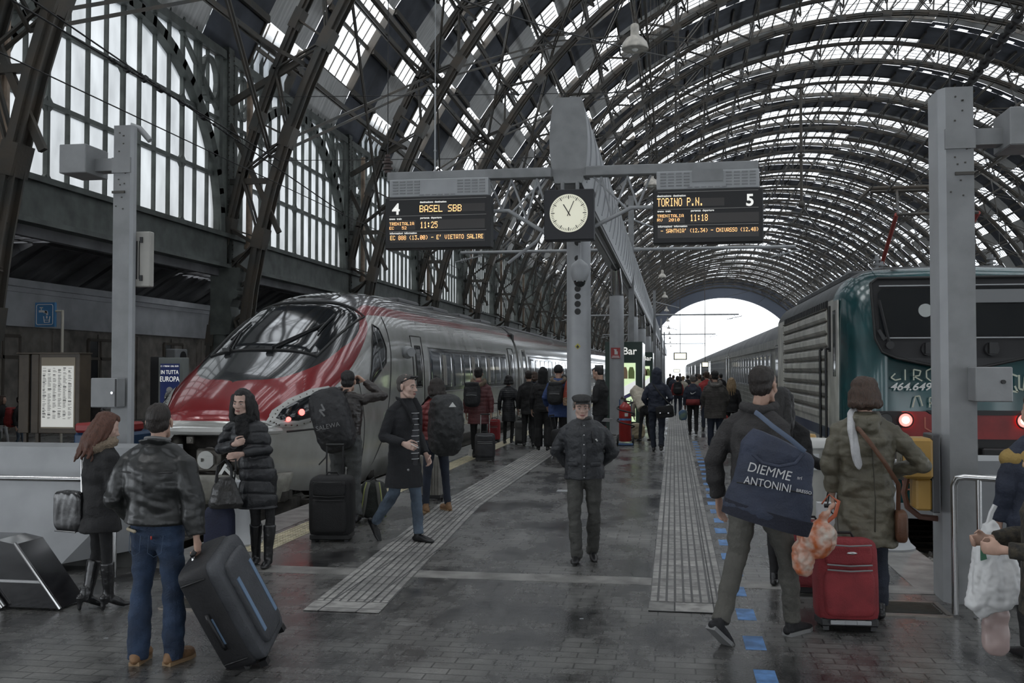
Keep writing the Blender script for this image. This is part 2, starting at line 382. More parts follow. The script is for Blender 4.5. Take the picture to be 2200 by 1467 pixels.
# paper scraps
for i, (x, y) in enumerate([(222, 1372), (372, 1265), (1245, 1330), (1556, 1372), (560, 1300)]):
    c = G(x, y); b = MB(); b.prism([(0, 0), (.03, .006), (.025, .022), (.004, .018)], 0, .003, 'z')
    tag(b.build('paper_scrap', M_GREYL, loc=(c.x, c.y, .001)), 'tiny pale litter scrap on the wet foreground floor', 'litter', 'litter scraps')
# ------------------------------------------------------------------ vault
def E(a, b_, t): return Vector((XC-a*math.cos(t), 0, b_*math.sin(t)))
def arc_ts(a, b_, t0, t1, n):   # equal arc length
    ts = [t0+(t1-t0)*i/2000 for i in range(2001)]; s = [0]
    for i in range(2000): s.append(s[-1]+(E(a, b_, ts[i+1])-E(a, b_, ts[i])).length)
    out = []; j = 0
    for k in range(n+1):
        q = s[-1]*k/n
        while j < 2000 and s[j+1] < q: j += 1
        out.append(ts[min(j+1, 2000)] if k else t0)
    return out
def make_arch():
    t = thing('roof_arch', '', 'roof arch', (0, 0, 0))
    ts = arc_ts(30.2, 29.3, -.02, PI+.02, 56)
    for nm, a, b_, wd, th in (('inner_chord', 30.2, 29.3, .54, .36), ('outer_chord', 31.3, 31.0, .46, .26)):
        b = MB()
        for i in range(56):
            p, q = E(a, b_, ts[i]), E(a, b_, ts[i+1]); d = (q-p).normalized(); nn = Vector((-d.z, 0, d.x))
            b.bar(p-d*.03, q+d*.03, wd, th*.35, nn)                  # flange plate
            for s in (-1, 1): b.bar(p-d*.02+Vector((0, s*wd*.30, 0)), q+d*.02+Vector((0, s*wd*.30, 0)), .05, th, nn)
            if i % 2 == 0: b.bar(p-d*.34, p+d*.34, wd*1.03, th*1.04, nn)    # gusset
        if nm == 'inner_chord':
            for i in range(0, 24):                                       # rivets on the flanges low on the left, where seen close
                p, q = E(a, b_, ts[i]), E(a, b_, ts[i+1])
                for k in range(12):
                    c = p.lerp(q, k/12); d = (q-p).normalized(); nn = Vector((-d.z, 0, d.x))
                    for sy in (-.18, .18):
                        for sn in (-1, 1): b.box(c+Vector((0, sy, 0))+nn*sn*(th*.20), (.035, .035, .035))
        b.build(nm, M_IRONB if False else M_IRON, t)
    b = MB()
    for i in range(0, 56, 2):
        p0, p1 = E(30.2, 29.3, ts[i]), E(30.2, 29.3, ts[min(56, i+2)])
        o0, o1 = E(31.3, 31.0, ts[i]), E(31.3, 31.0, ts[min(56, i+1)])
        for s in (-.13, .13):
            v = Vector((0, s, 0)); b.bar(p0+v, o0+v, .05, .11, (0, 1, 0)); b.bar(p0+v, o1+v, .05, .10, (0, 1, 0)); b.bar(o1+v, p1+v, .05, .10, (0, 1, 0))
    b.build('lattice', M_IRON, t)
    for s in (0, 1):      # hinged foot
        b = MB(); x = XC-30.4 if s == 0 else XC+30.4
        b.box((x, 0, -.1), (1.0, .7, .8), None, .08); b.box((x, 0, .45), (.9, .7, .4), None, .06); b.build('foot', M_IRONG, t)
    return t
arch0 = make_arch()
names = ['first', 'second', 'third', 'fourth', 'fifth', 'sixth', 'seventh', 'eighth', 'ninth', 'tenth', 'eleventh', 'twelfth', 'thirteenth', 'fourteenth', 'fifteenth', 'sixteenth', 'seventeenth', 'eighteenth', 'nineteenth', 'twentieth', 'twenty-first', 'twenty-second', 'twenty-third', 'twenty-fourth', 'twenty-fifth', 'twenty-sixth', 'twenty-seventh']
for k in range(0, NB+1):
    o = arch0 if k == 0 else copy_tree(arch0)
    o.location.y = Y0+HB*k
    tag(o, 'riveted dark iron lattice arch of the vault, %s counted from the camera' % names[k], 'roof arch', 'iron arches carrying the vault')
# roof bay
TS = arc_ts(33.3, 32.3, .385, PI-.385, 40)
def shell(t, y, off=0.): p = E(33.3+off, 32.3+off, t); p.y = y; return p
def make_bay():
    op, sk, bars, cor = MB(), MB(), MB(), MB()
    for i in range(40):
        t0, t1 = TS[i], TS[i+1]; crown = 17 <= i <= 22; haunch = i < 9 or i > 30
        strips = [(0, 3.3, 'o'), (3.3, 4.3, 'c'), (4.3, 8.6, 'g'), (8.6, 10.0, 'c'), (10.0, HB, 'o')]
        if haunch: strips = [(0, 1.6, 'o'), (1.6, 5.2, 'g' if i % 2 == 0 else 'c'), (5.2, 6.6, 'o'), (6.6, 10.6, 'g' if i % 3 else 'c'), (10.6, HB, 'o')]
        if crown: strips = [(0, 2.2, 'o'), (2.2, 9.4, 'g'), (9.4, 10.4, 'c'), (10.4, HB, 'o')]
        for ya, yb, k in strips:
            mb = {'o': op, 'c': cor, 'g': sk}[k]; o_ = {'o': 0, 'c': .02, 'g': .25}[k]
            if k == 'o' and not haunch and ya == 10.0:     # row of little vent lights
                tm0, tm1 = t0+(t1-t0)*.2, t0+(t1-t0)*.62
                op.quad(shell(t0, ya), shell(t1, ya), shell(t1, ya+.7), shell(t0, ya+.7)); op.quad(shell(t0, ya+1.25), shell(t1, ya+1.25), shell(t1, yb), shell(t0, yb))
                op.quad(shell(t0, ya+.7), shell(tm0, ya+.7), shell(tm0, ya+1.25), shell(t0, ya+1.25)); op.quad(shell(tm1, ya+.7), shell(t1, ya+.7), shell(t1, ya+1.25), shell(tm1, ya+1.25))
                sk.quad(shell(tm0, ya+.7), shell(tm1, ya+.7), shell(tm1, ya+1.25), shell(tm0, ya+1.25)); continue
            mb.quad(shell(t0, ya, o_), shell(t1, ya, o_), shell(t1, yb, o_), shell(t0, yb, o_))
            if k == 'g':
                for t in (t0, (t0+t1)/2): bars.bar(shell(t, ya, .18), shell(t, yb, .18), .10 if t == t0 else .045, .16, (0, 0, 1))
                for yy in (ya, yb): bars.bar(shell(t0, yy, .1), shell(t1, yy, .1), .10, .34, (shell(t0, 0)-Vector((XC, 0, 0))).normalized())
                for q in range(1, 5): yy = ya+(yb-ya)*q/5; bars.bar(shell(t0, yy, .2), shell(t1, yy, .2), .03, .05, (shell(t0, 0)-Vector((XC, 0, 0))).normalized())
            if k == 'o':   # coffers
                bars.bar(shell(t0, ya, -.08), shell(t0, yb, -.08), .12, .26, (0, 0, 1))
    c = op.build('ceiling', M_CLAD, fix=False); struct(c)
    cor.build('corrugated_panels', M_CORR, c, fix=False); sk.build('skylight_panes', M_SKYL, c, fix=False); bars.build('glazing_bars', M_IRON, c)
    # longitudinal purlin trusses
    b = MB(); tp = arc_ts(31.3, 31.0, .40, PI-.40, 22)
    for i, t in enumerate(tp):
        n_ = (E(31.3, 31.0, t)-Vector((XC, 0, 0))).normalized()
        def q(y, d): p = E(31.3, 31.0, t)+n_*d; p.y = y; return p
        b.bar(q(0, .35), q(HB, .35), .14, .14, n_)
        lo = [-.85, -.25, .02, .12, .12, .02, -.25, -.85]
        ys = [0.1, .8, 2.0, 4.2, HB-4.2, HB-2.0, HB-.8, HB-.1]
        for j in range(7): b.bar(q(ys[j], lo[j]), q(ys[j+1], lo[j+1]), .12, .12, n_)
        up = [1, 2.4, 4.2, 6.15, HB-4.2, HB-2.4, HB-1]
        for j in range(6):
            ym = (up[j]+up[j+1])/2; b.bar(q(up[j], .35), q(ym, .04), .05, .07, n_); b.bar(q(ym, .04), q(up[j+1], .35), .05, .07, n_)
    b.build('purlin_trusses', M_IRON, c)
    # diagonal wind bracing between neighbouring arches
    b = MB(); ti = arc_ts(30.2, 29.3, .30, PI-.30, 12)
    for i in list(range(0, 4))+list(range(8, 12)):
        for s in (0, 1):
            p = E(30.6, 30.2, ti[i+s]); q_ = E(30.6, 30.2, ti[i+1-s]); q_.y = HB
            for d in (-.16, .16): b.bar(p+Vector((0, 0, d)), q_+Vector((0, 0, d)), .06, .09)
    for i in (1, 3, 9, 11):
        p = E(30.4, 29.8, ti[i]); q_ = p.copy(); q_.y = HB; b.bar(p, q_, .16, .22)
    b.build('wind_bracing', M_IRON, c)
    return c
bay0 = make_bay()
for k in range(-3, NB):
    o = bay0 if k == -3 else copy_tree(bay0)
    o.location.y = Y0+HB*k
# side screens: arched glazed bays between the columns, one object per bay
ZS, ZT = 6.25, 12.2
def make_screen():
    fr, gl, bz = MB(), MB(), MB()
    x = XW; R = (HB-1.0)/2; cy = HB/2
    def arcz(y, r=R, rise=5.35): u = min(1, abs(y-cy)/r); return ZS+.15+rise*math.sqrt(max(0, 1-u*u))
    gl.quad((x-.05, 0, ZS), (x-.05, HB, ZS), (x-.05, HB, ZT+1.8), (x-.05, 0, ZT+1.8))
    # big arch rib of the window
    N = 28; pts = [Vector((x+.05, cy-R*math.cos(PI*i/N), ZS+.15+5.35*math.sin(PI*i/N))) for i in range(N+1)]
    for i in range(N):
        d = (pts[i+1]-pts[i]).normalized(); u = Vector((0, -d.z, d.y)); fr.bar(pts[i]-d*.09, pts[i+1]+d*.09, .34, .30, u)
    # sill girder, horizontal beam and thin top rail
    fr.bx(x-.22, x+.22, 0, HB, ZS-1.0, ZS-.05); fr.bx(x-.30, x+.34, 0, HB, ZS-.12, ZS+.02); fr.bx(x-.30, x+.36, 0, HB, ZS-1.1, ZS-.98)
    fr.bx(x-.12, x+.18, 0, HB, ZT-.22, ZT+.05); fr.bx(x-.08, x+.1, 0, HB, ZT+1.6, ZT+1.8)
    # spandrel rings and struts
    for sy in (0, 1):
        ys = .45 if sy == 0 else HB-.45; m_ = 1 if sy == 0 else -1
        fr.bx(x-.08, x+.14, min(ys, ys+m_*.22), max(ys, ys+m_*.22), ZS, ZT)
        c = Vector((x+.03, ys+m_*.75, ZT-1.15))
        ring = [c+Vector((0, .5*math.cos(a), .72*math.sin(a))) for a in [2*PI*k/14 for k in range(15)]]
        for k in range(14): fr.bar(ring[k], ring[k+1], .16, .10, (ring[k]-c))
        fr.bar((x+.03, ys, ZT-2.1), (x+.03, ys+m_*2.6, ZT-.2), .14, .10); fr.bar((x+.03, ys+m_*1.4, ZT-1.9), (x+.03, ys+m_*1.4, ZT), .12, .10, (0, 1, 0))
    # glazing bars
    n = 14
    for i in range(1, n):
        y = .45+(HB-.9)*i/n; w = .11 if i in (3, 7, 11) else .055
        bz.bx(x-.06, x+.06, y-w/2, y+w/2, ZS, ZT+1.7)
    for z in (ZS+1.85, ZS+3.7): bz.bx(x-.07, x+.07, .4, HB-.4, z-.06, z+.06)
    for i in (3, 7, 11):      # little rounded fillets at the crossings
        y = .45+(HB-.9)*i/n
        for z in (ZS, ZS+1.85, ZS+3.7): bz.box((x, y, z), (.10, .34, .34), Matrix.Rotation(PI/4, 3, 'X'))
    w = fr.build('window_1', M_IRONG); struct(w); gl.build('panes', M_PANE, w, fix=False); bz.build('glazing_bars', M_IRONG, w)
    return w
scr = make_screen()
for k in range(-3, NB):
    for side in (0, 1):
        o = scr if (k == -3 and side == 0) else copy_tree(scr)
        o.name = 'window_%d' % ((k+3)*2+side+1)
        if side == 0: o.location = (0, Y0+HB*k, 0)
        else: o.rotation_euler.z = PI; o.location = (2*XC, Y0+HB*(k+1), 0)
# side columns
def make_col():
    t = thing('iron_column', '', 'column')
    b = MB(); x = XW
    for s in (-1, 1):
        b.bx(x-.2, x+.22, s*.20-.03, s*.20+.03, -.1, ZT+.2); b.bx(x+s*.2-.02, x+s*.2+.02, -.23, .23, -.1, ZT+.2)
    b.build('shaft', M_IRONG, t); b = MB()
    for z in [i*.16 for i in range(76)]:
        for y in (-.18, .18): b.box((x+.23, y, .2+z), (.03, .035, .035))
    b.build('rivets', M_IRON, t); b = MB()
    for i in range(6): z = .4+i*1.0; b.bar((x+.3, 0, z), (x+.72+.09*i, 0, z+.5), .1, .1, (0, 1, 0)); b.bar((x+.72+.09*i, 0, z+.5), (x+.3, 0, z+1), .1, .1, (0, 1, 0))
    b.bar((x+.2, 0, 8.0), (x+1.6, 0, 8.0), .14, .18); b.bar((x+.2, 0, 10.6), (x+2.6, 0, 11.9), .14, .2); b.bar((x+.2, 0, 9.9), (x+1.9, 0, 6.3), .12, .16)
    b.build('struts', M_IRON, t)
    b = MB(); prof = [(.34, 3.0), (.5, 3.1), (.62, 3.6), (.55, 4.1), (.75, 4.5), (.8, 5.1)]
    for r, z in prof: pass
    b.prism([(x-.3, 3.0), (x+.35, 3.0), (x+.45, 3.5), (x+.38, 3.9), (x+.62, 4.5), (x+.72, 5.15), (x-.3, 5.15)], -.32, .32, 'y'); b.tube([(x+.5, -.36, 4.3), (x+.5, .36, 4.3)], .16, 12)
    b.build('bracket', M_IRONG, t); b = MB(); b.tube([(x+.62, .55, 5.9), (x+.62, .55, 11.5)], .10, 12); b.tube([(x+.62, .55, 5.85), (x+.62, .55, 6.0)], .15, 12)
    b.build('drain_pipe', mat('rusty_pipe', (.38, .29, .22), .5, var=.3), t)
    return t
c0 = make_col()
for k in range(NB+1):
    for s in (0, 1):
        if s and k > 14: continue
        o = c0 if (k == 0 and s == 0) else copy_tree(c0)
        o.location = (0, Y0+HB*k, 0) if s == 0 else (2*XC, Y0+HB*k, 0)
        if s: o.rotation_euler.z = PI
        tag(o, 'riveted iron column under the arched side windows %s, %s counted from the camera' % ('on the left' if s == 0 else 'on the far right', names[k]), 'column', 'iron columns of the side screens')
# gable ring at the far end
b = MB(); N = 60
def op(t): return Vector((XC-26.6*math.cos(t), 0, 26.0*math.sin(t)))
for i in range(N):
    t0, t1 = PI*i/N, PI*(i+1)/N
    b.add([op(t0), op(t1), E(33.3, 32.3, t1), E(33.3, 32.3, t0)], [(0,1,2,3)])
    b.bar(op(t0), op(t1), 1.2, .5, E(1, 1, t0)-Vector((XC, 0, 0)))
o = b.build('wall_far', mat('gable_iron', (.10, .115, .15), .6), loc=(0, YE, 0)); struct(o)
# ------------------------------------------------------------------ left aisle: facade and its low roof
XF = -20.0
M_FAC = mat('stone_facade', (.22, .20, .18), .8, bump=.3, bscale=5, var=.35, vscale=1.6)
M_BAND = mat('plaster_band', (.42, .43, .45), .7, var=.15, vscale=1.2)
M_DWIN = mat('dim_window', (.03, .032, .035), .15)
b = MB(); b.bx(XF-.6, XF, 8, YE, -.1, 3.3)
struct(b.build('wall_left', M_FAC))
b = MB(); b.bx(XF-.6, XF+.10, 8, YE, 3.3, 4.25); b.bx(XF-.6, XF+.22, 8, YE, 4.25, 4.4); b.bx(XF-.6, XF+.4, 8, YE, 4.4, 4.62); b.bx(XF-.6, XF+.14, 8, YE, 3.2, 3.34)
o = struct(b.build('trim_3', M_BAND))
b = MB()
for i in range(44): b.bx(XF+.001, XF+.05, 9+i*2.6, 9.9+i*2.6, 0, 3.1); 
for i in range(7): b.bx(XF-.01, XF+.055, 9+i*15.4, 9.01+i*15.4, 0, 3)
struct(b.build('trim_4', M_FAC))
nwin = 0
for i in range(14):
    y = 16.2+i*5.2
    b = MB(); b.bx(XF-.02, XF+.03, y, y+1.5, 1.2 if i % 2 else .1, 2.85); b.cur = 0
    o = struct(b.build('door_%d' % (i+1) if not i % 2 else 'window_%d' % (200+i), M_DWIN))
    f = MB(); z0 = 1.2 if i % 2 else .05
    for yy in (y, y+.72, y+1.5): f.bx(XF+.0, XF+.08, yy-.05, yy+.05, z0, 2.9)
    for z in (z0, 2.25, 2.9): f.bx(XF, XF+.08, y, y+1.5, z-.05, z+.05)
    f.build('frame', mat('brown_frame', (.10, .085, .07), .6), o)
for y, z, lab in ((29.2, 1.7, 'small blue and white notice on the stone wall left of the timetable case'), (36.5, 1.7, 'small blue and white notice on the stone wall right of the timetable case')):
    t = thing('wall_notice', lab, 'notice', (XF+.06, y, z)); b = MB(); b.bx(0, .03, -.45, .45, -.3, .35); b.build('board', mat('notice_blue', (.10, .13, .25), .5), t)
    b = MB(); b.bx(.03, .035, -.3, .3, -.2, .25); b.build('sheet', mat('paper', (.55, .56, .58), .7), t)
# split air conditioner under lintel
t = thing('air_conditioner', 'pale air conditioner unit in a window of the stone wall behind the left post', 'air conditioner', (XF+.28, 37.6, 2.35)); b = MB(); b.bx(-.25, .2, -.5, .5, -.35, .35, .04); b.build('housing', M_GREYL, t); b = MB(); b.xf(Matrix.Identity(4)); b.tube([(.2, .12, 0), (.22, .12, 0)], .26, 20); b.build('fan_grille', M_BLACK, t)
# aisle roof: coffered slope
b = MB(); sk = MB(); bars = MB(); n = 8
def ar(u, y): return Vector((XW-.1+(XF-.2-XW)*u, y, 5.2+1.0*math.sin(PI*min(1, u*1.02))*1.1-.5*u))
for i in range(-3, NB):
    y0 = Y0+HB*i
    for j in range(n):
        for (ya, yb, k) in ((0, 4.4, 0), (4.4, 7.9, 1 if 1 <= j <= 5 else 0), (7.9, HB, 0)):
            (sk if k else b).quad(ar(j/n, y0+ya), ar((j+1)/n, y0+ya), ar((j+1)/n, y0+yb), ar(j/n, y0+yb))
        for q in range(12): bars.bar(ar(j/n, y0+q*HB/12)-Vector((0, 0, .05)), ar((j+1)/n, y0+q*HB/12)-Vector((0, 0, .05)), .16 if q % 4 else .4, .14 if q % 4 else .5)
    for q in range(9): bars.bar(ar(1/n, y0+4.4+q*.43), ar(6/n, y0+4.4+q*.43), .08, .1)
    for u in (.0, .3, .65, 1): bars.bx(ar(u, 0).x-.09, ar(u, 0).x+.09, y0, y0+HB, ar(u, 0).z-.3, ar(u, 0).z)
M_AIS = mat('aisle_coffers', (.13, .13, .135), .8, bump=.3, bscale=4, var=.3, vscale=1)
o = b.build('ceiling_aisle', M_AIS, fix=False); struct(o); sk.build('skylight_panes', M_SKYL, o, fix=False); bars.build('ribs', M_AIS, o)

# the head building behind the camera closes the hall: stone wall with tall windows, seen in reflections
b = MB(); yb = -19.5
M_HEAD = mat('head_building_stone', (.17, .16, .145), .8, var=.25, vscale=.5)
for i in range(15):
    x0 = -22+i*5.2; b.bx(x0, x0+2.6, yb-.6, yb, -1, 14)
b.bx(-22, 56, yb-.6, yb, 8.5, 34)
struct(b.build('wall_back', M_HEAD))
b = MB(); b.bx(-26, 56, yb, -6, -1.2, 0); struct(b.build('floor_concourse', M_FLOOR))
# ================================================================== TRAINS
M_WHITE = mat('silver_white_paint', (.50, .50, .48), .24, .25, var=.10, vscale=1.2, coat=.6)
M_RUBBER = mat('black_rubber', (.02, .02, .02), .6)
M_UNDER = mat('dirty_underframe', (.06, .055, .05), .7, .2, bump=.5, bscale=14, var=.4, vscale=6)
M_GRIME = mat('grimy_metal', (.20, .19, .17), .5, .5, bump=.3, bscale=18, col2=(.09, .08, .07), vscale=7)
M_REDLAMP = mat('red_lamp', (.5, .02, .02), .3, emit=(1, .08, .07), estr=1.6)
M_LAMPGLASS = mat('lamp_glass', (.10, .10, .10), .08, .2)
M_CURT = mat('curtain', (.45, .42, .38), .8)
def lerp(tab, d):
    if d <= tab[0][0]: return tab[0][1]
    for (a, x), (b_, y) in zip(tab, tab[1:]):
        if d <= b_: return x+(y-x)*(d-a)/(b_-a)
    return tab[-1][1]
def smooth_tab(tab):
    def f(d):   # smoothed interpolation
        h = .22; return (lerp(tab, d-h)+2*lerp(tab, d)+lerp(tab, d+h))/4 if d > .3 else lerp(tab, d)
    return f
# ---- high speed train: local x across, y back along the body from the nose tip, z above platform
hw = smooth_tab([(0, .55), (.05, .68), (.15, .80), (.4, .97), (.8, 1.16), (1.4, 1.34), (2.2, 1.42), (40, 1.42)])
ztop = smooth_tab([(0, 1.06), (.05, 1.16), (.15, 1.26), (.5, 1.48), (1, 1.74), (1.6, 2.00), (2.2, 2.26), (3, 2.66), (3.8, 3.02), (4.6, 3.26), (5.4, 3.38), (6.5, 3.42), (40, 3.42)])
zbot = smooth_tab([(0, .96), (.05, .86), (.15, .62), (.3, .30), (.6, .10), (1.0, .02), (2, -.06), (3, -.12), (40, -.18)])
ZC = 1.02
nup = smooth_tab([(0, 2.2), (.6, 2.4), (1.5, 2.9), (2.5, 3.3), (5, 3.4), (7, 3.3), (40, 3.2)])
def sx_at(d, z):
    w = hw(d)
    if z >= ZC: u = min(1, (z-ZC)/(ztop(d)-ZC)); return w*(1-u**nup(d))**(1/nup(d))
    u = min(1, (ZC-z)/(ZC-zbot(d))); return w*(1-.12*u**2)*(1-u**9)**(1/9)
def sz_at(d, x):
    u = min(1, abs(x)/hw(d)); return ZC+(ztop(d)-ZC)*(1-u**nup(d))**(1/nup(d))
def livery():
    m, n, l, b = nmat('red_white_grey_livery'); b.inputs['Roughness'].default_value = .16; b.inputs['Metallic'].default_value = .15; b.inputs['Coat Weight'].default_value = .7; b.inputs['Coat Roughness'].default_value = .05
    t = n.new('ShaderNodeTexCoord'); s = n.new('ShaderNodeSeparateXYZ'); l.new(t.outputs['Object'], s.inputs[0])
    def math_(op, a, b_=None):
        q = n.new('ShaderNodeMath'); q.operation = op
        for i, v in enumerate((a, b_)):
            if v is None: continue
            if isinstance(v, (int, float)): q.inputs[i].default_value = v
            else: l.new(v, q.inputs[i])
        return q.outputs[0]
    def curve(tab, D=8.0, V=4.0):
        c = n.new('ShaderNodeFloatCurve'); cv = c.mapping.curves[0]
        pts = [(d/D, v/V) for d, v in tab]
        cv.points[0].location = pts[0]; cv.points[-1].location = pts[-1]
        for p in pts[1:-1]: cv.points.new(*p)
        for p in cv.points: p.handle_type = 'AUTO_CLAMPED'
        c.mapping.update(); l.new(dn, c.inputs['Value']); return math_('MULTIPLY', c.outputs[0], V)
    dn = math_('DIVIDE', s.outputs['Y'], 8.0)
    ax = math_('ABSOLUTE', s.outputs['X']); z = s.outputs['Z']
    zr = curve([(0, 1.12), (.3, 1.12), (.8, 1.28), (1.85, 1.62), (2.65, 1.95), (3.35, 2.30), (3.85, 2.60), (4.2, 2.86), (8, 2.89)])
    z2 = curve([(0, 3.9), (2.3, 3.9), (2.75, 2.55), (3.2, 2.54), (3.65, 2.80), (3.95, 3.02), (4.4, 3.06), (8, 3.06)])
    xb = curve([(0, 0), (.85, 0), (.98, .45), (1.2, .72), (1.6, .93), (2.1, 1.06), (2.6, 1.12), (3.1, 1.16), (3.65, 1.10), (4.0, .9), (8, .9)])
    red = math_('GREATER_THAN', z, zr); dk = math_('MAXIMUM', math_('MULTIPLY', math_('LESS_THAN', ax, xb), math_('GREATER_THAN', z, 1.3)), math_('GREATER_THAN', z, z2))
    nz = n.new('ShaderNodeTexNoise'); nz.inputs['Scale'].default_value = 1.4; nz.inputs['Detail'].default_value = 5; l.new(t.outputs['Object'], nz.inputs[0])
    def mix(f, a, c):
        q = n.new('ShaderNodeMix'); q.data_type = 'RGBA'; l.new(f, q.inputs[0])
        for i, v in ((6, a), (7, c)):
            if isinstance(v, tuple): q.inputs[i].default_value = v
            else: l.new(v, q.inputs[i])
        return q.outputs[2]
    r1 = n.new('ShaderNodeValToRGB'); l.new(nz.outputs[0], r1.inputs[0]); r1.color_ramp.elements[0].position = .3; r1.color_ramp.elements[0].color = (.34, .335, .31, 1); r1.color_ramp.elements[1].position = .65; r1.color_ramp.elements[1].color = (.52, .52, .50, 1)
    grey = math_('GREATER_THAN', s.outputs['Y'], 4.08)
    c = mix(red, r1.outputs[0], (.26, .026, .030, 1)); dkc = mix(grey, (.022, .024, .026, 1), (.11, .11, .115, 1)); c = mix(dk, c, dkc)
    l.new(c, b.inputs['Base Color']); return m
M_LIV = livery()
def car_body(L, nose=True):
    b = MB(); ns = 30
    ds = [0, .02, .05, .1, .15, .22, .3, .4, .5, .65, .8, .9, 1, 1.2, 1.4, 1.6, 1.8, 2, 2.2, 2.4, 2.7, 3, 3.3, 3.6, 3.9, 4.2, 4.6, 5, 5.4, 6, 6.5, 8] if nose else [8]
    ds = ds+[8+(L-8)*i/6 for i in range(1, 7)]
    rows = []
    for d in ds:
        zt, zb, w, n_ = ztop(d), zbot(d), hw(d), nup(d); half = []
        xi = min(.80, w*.84); zi = ZC-.10 if d < .85 else zb; half += [(xi, min(zi, ZC-.06)), (xi, zb)]
        for i in range(7): u = 1-i/6; zz = ZC-(ZC-zb)*u; half.append((w*(1-.12*u**2)*(1-.05*(1 if i == 0 else 0)), zz))
        for i in range(1, ns-6+1):
            a = PI/2*i/(ns-6); half.append((w*max(0, math.cos(a))**(2/n_), ZC+(zt-ZC)*math.sin(a)**(2/n_)))
        row = [(x, d, z) for x, z in half]+[(-x, d, z) for x, z in reversed(half[:-1])]
        rows.append(row)
    k = len(rows[0]); vs = [p for r in rows for p in r]
    fs = [(i*k+j, (i+1)*k+j, (i+1)*k+(j+1) % k, i*k+(j+1) % k) for i in range(len(rows)-1) for j in range(k)]
    fs += [tuple(range(k)), tuple(reversed([(len(rows)-1)*k+j for j in range(k)]))]
    b.add(vs, fs); return b
def side_patch(outline, off, mat_, name, parent, sgn=1, frame=None, rim=.0):
    """outline in (d,z) star-shaped about its centre, laid on the body side"""
    n = len(outline); c = (sum(p[0] for p in outline)/n, sum(p[1] for p in outline)/n); out = []
    for i in range(n):
        a, b_ = outline[i], outline[(i+1) % n]
        for k in range(6): out.append((a[0]+(b_[0]-a[0])*k/6, a[1]+(b_[1]-a[1])*k/6))
    N = len(out); R = 6; b = MB()
    def pt(d, z, o): return (sgn*(sx_at(d, z)+o), d-(.6*o if d < 2 else 0), z+o*(.4 if d < 2 else 0))
    vs = [pt(c[0], c[1], off)]
    for r in range(1, R+1):
        for p in out: d = c[0]+(p[0]-c[0])*r/R; z = c[1]+(p[1]-c[1])*r/R; vs.append(pt(d, z, off if r < R else off*.4))
    fs = [(0, 1+j, 1+(j+1) % N) for j in range(N)]+[(1+(r-1)*N+j, 1+r*N+j, 1+r*N+(j+1) % N, 1+(r-1)*N+(j+1) % N) for r in range(1, R) for j in range(N)]
    b.add(vs, fs); o = b.build(name, mat_, parent, smooth=True)
    if frame:
        t = MB(); pts = [Vector(pt(p[0], p[1], off*.6)) for p in out]; pts.append(pts[0]); t.tube(pts, rim or .03, 6, cap=False); t.build('seal', frame, o, smooth=True)
    return o
def top_patch(d0, d1, xw, off, mat_, name, parent, x0=None):
    b = MB()
    def fn(u, v):
        d = d0+(d1-d0)*u; w = xw(d); lo = -w if x0 is None else x0(d); x = lo+(w-lo)*v; e = off*(0 if u in (0, 1) or v in (0, 1) else 1)
        return (x, d-e*.4, sz_at(d, x)+e)
    b.grid(fn, 16, 16); return b.build(name, mat_, parent, smooth=True)
TY = 13.5
tr = thing('high_speed_train', 'red, white and grey high-speed train with a long sloping nose at the left platform edge', 'train', (LT, TY, 0))
car_body(20.0).build('body', M_LIV, tr, smooth=True)
ws = top_patch(2.05, 3.98, lambda d: .88+.08*(d-2), .018, M_GLASSB, 'windscreen', tr)
b = MB(); pts = []
for (d, v) in [(2.0, -1), (2.0, 1), (4.03, 1), (4.03, -1), (2.0, -1)]: pts.append((d, v*(.91+.08*(d-2))))
P3 = []
for (a, c) in zip(pts, pts[1:]):
    for k in range(10): d = a[0]+(c[0]-a[0])*k/10; x = a[1]+(c[1]-a[1])*k/10; P3.append(Vector((x, d, sz_at(d, x)+.012)))
P3.append(P3[0]); b.tube(P3, .022, 6, cap=False); b.build('windscreen_seal', M_RUBBER, tr, smooth=True)
# faint rows of the dashboard/blind behind the glass and wipers
for s, xa, xb_ in ((-1, -.62, -.72), (1, .12, .70)):
    b = MB(); a = Vector((xa, 1.98, sz_at(1.98, xa)+.05)); c = Vector((xb_, 3.0 if s > 0 else 2.7, sz_at(3.0 if s > 0 else 2.7, xb_)+.05)); b.bar(a, c, .03, .03)
    b.bar(a+Vector((.07, .02, 0)), c+Vector((.03, 0, 0)), .02, .02); e = c+Vector((.04, .35, .17)); f_ = c-Vector((.0, .35, .15)); b.bar(f_, e, .025, .03); b.box(a, (.12, .10, .06)); b.build('wiper', M_BLACK, tr)
top_patch(4.30, 4.72, lambda d: .42, .012, M_GLASSB, 'top_lamp_window', tr)
o = top_patch(4.40, 4.60, lambda d: .20, .03, M_LAMPGLASS, 'top_lamp', tr, x0=lambda d: .04)
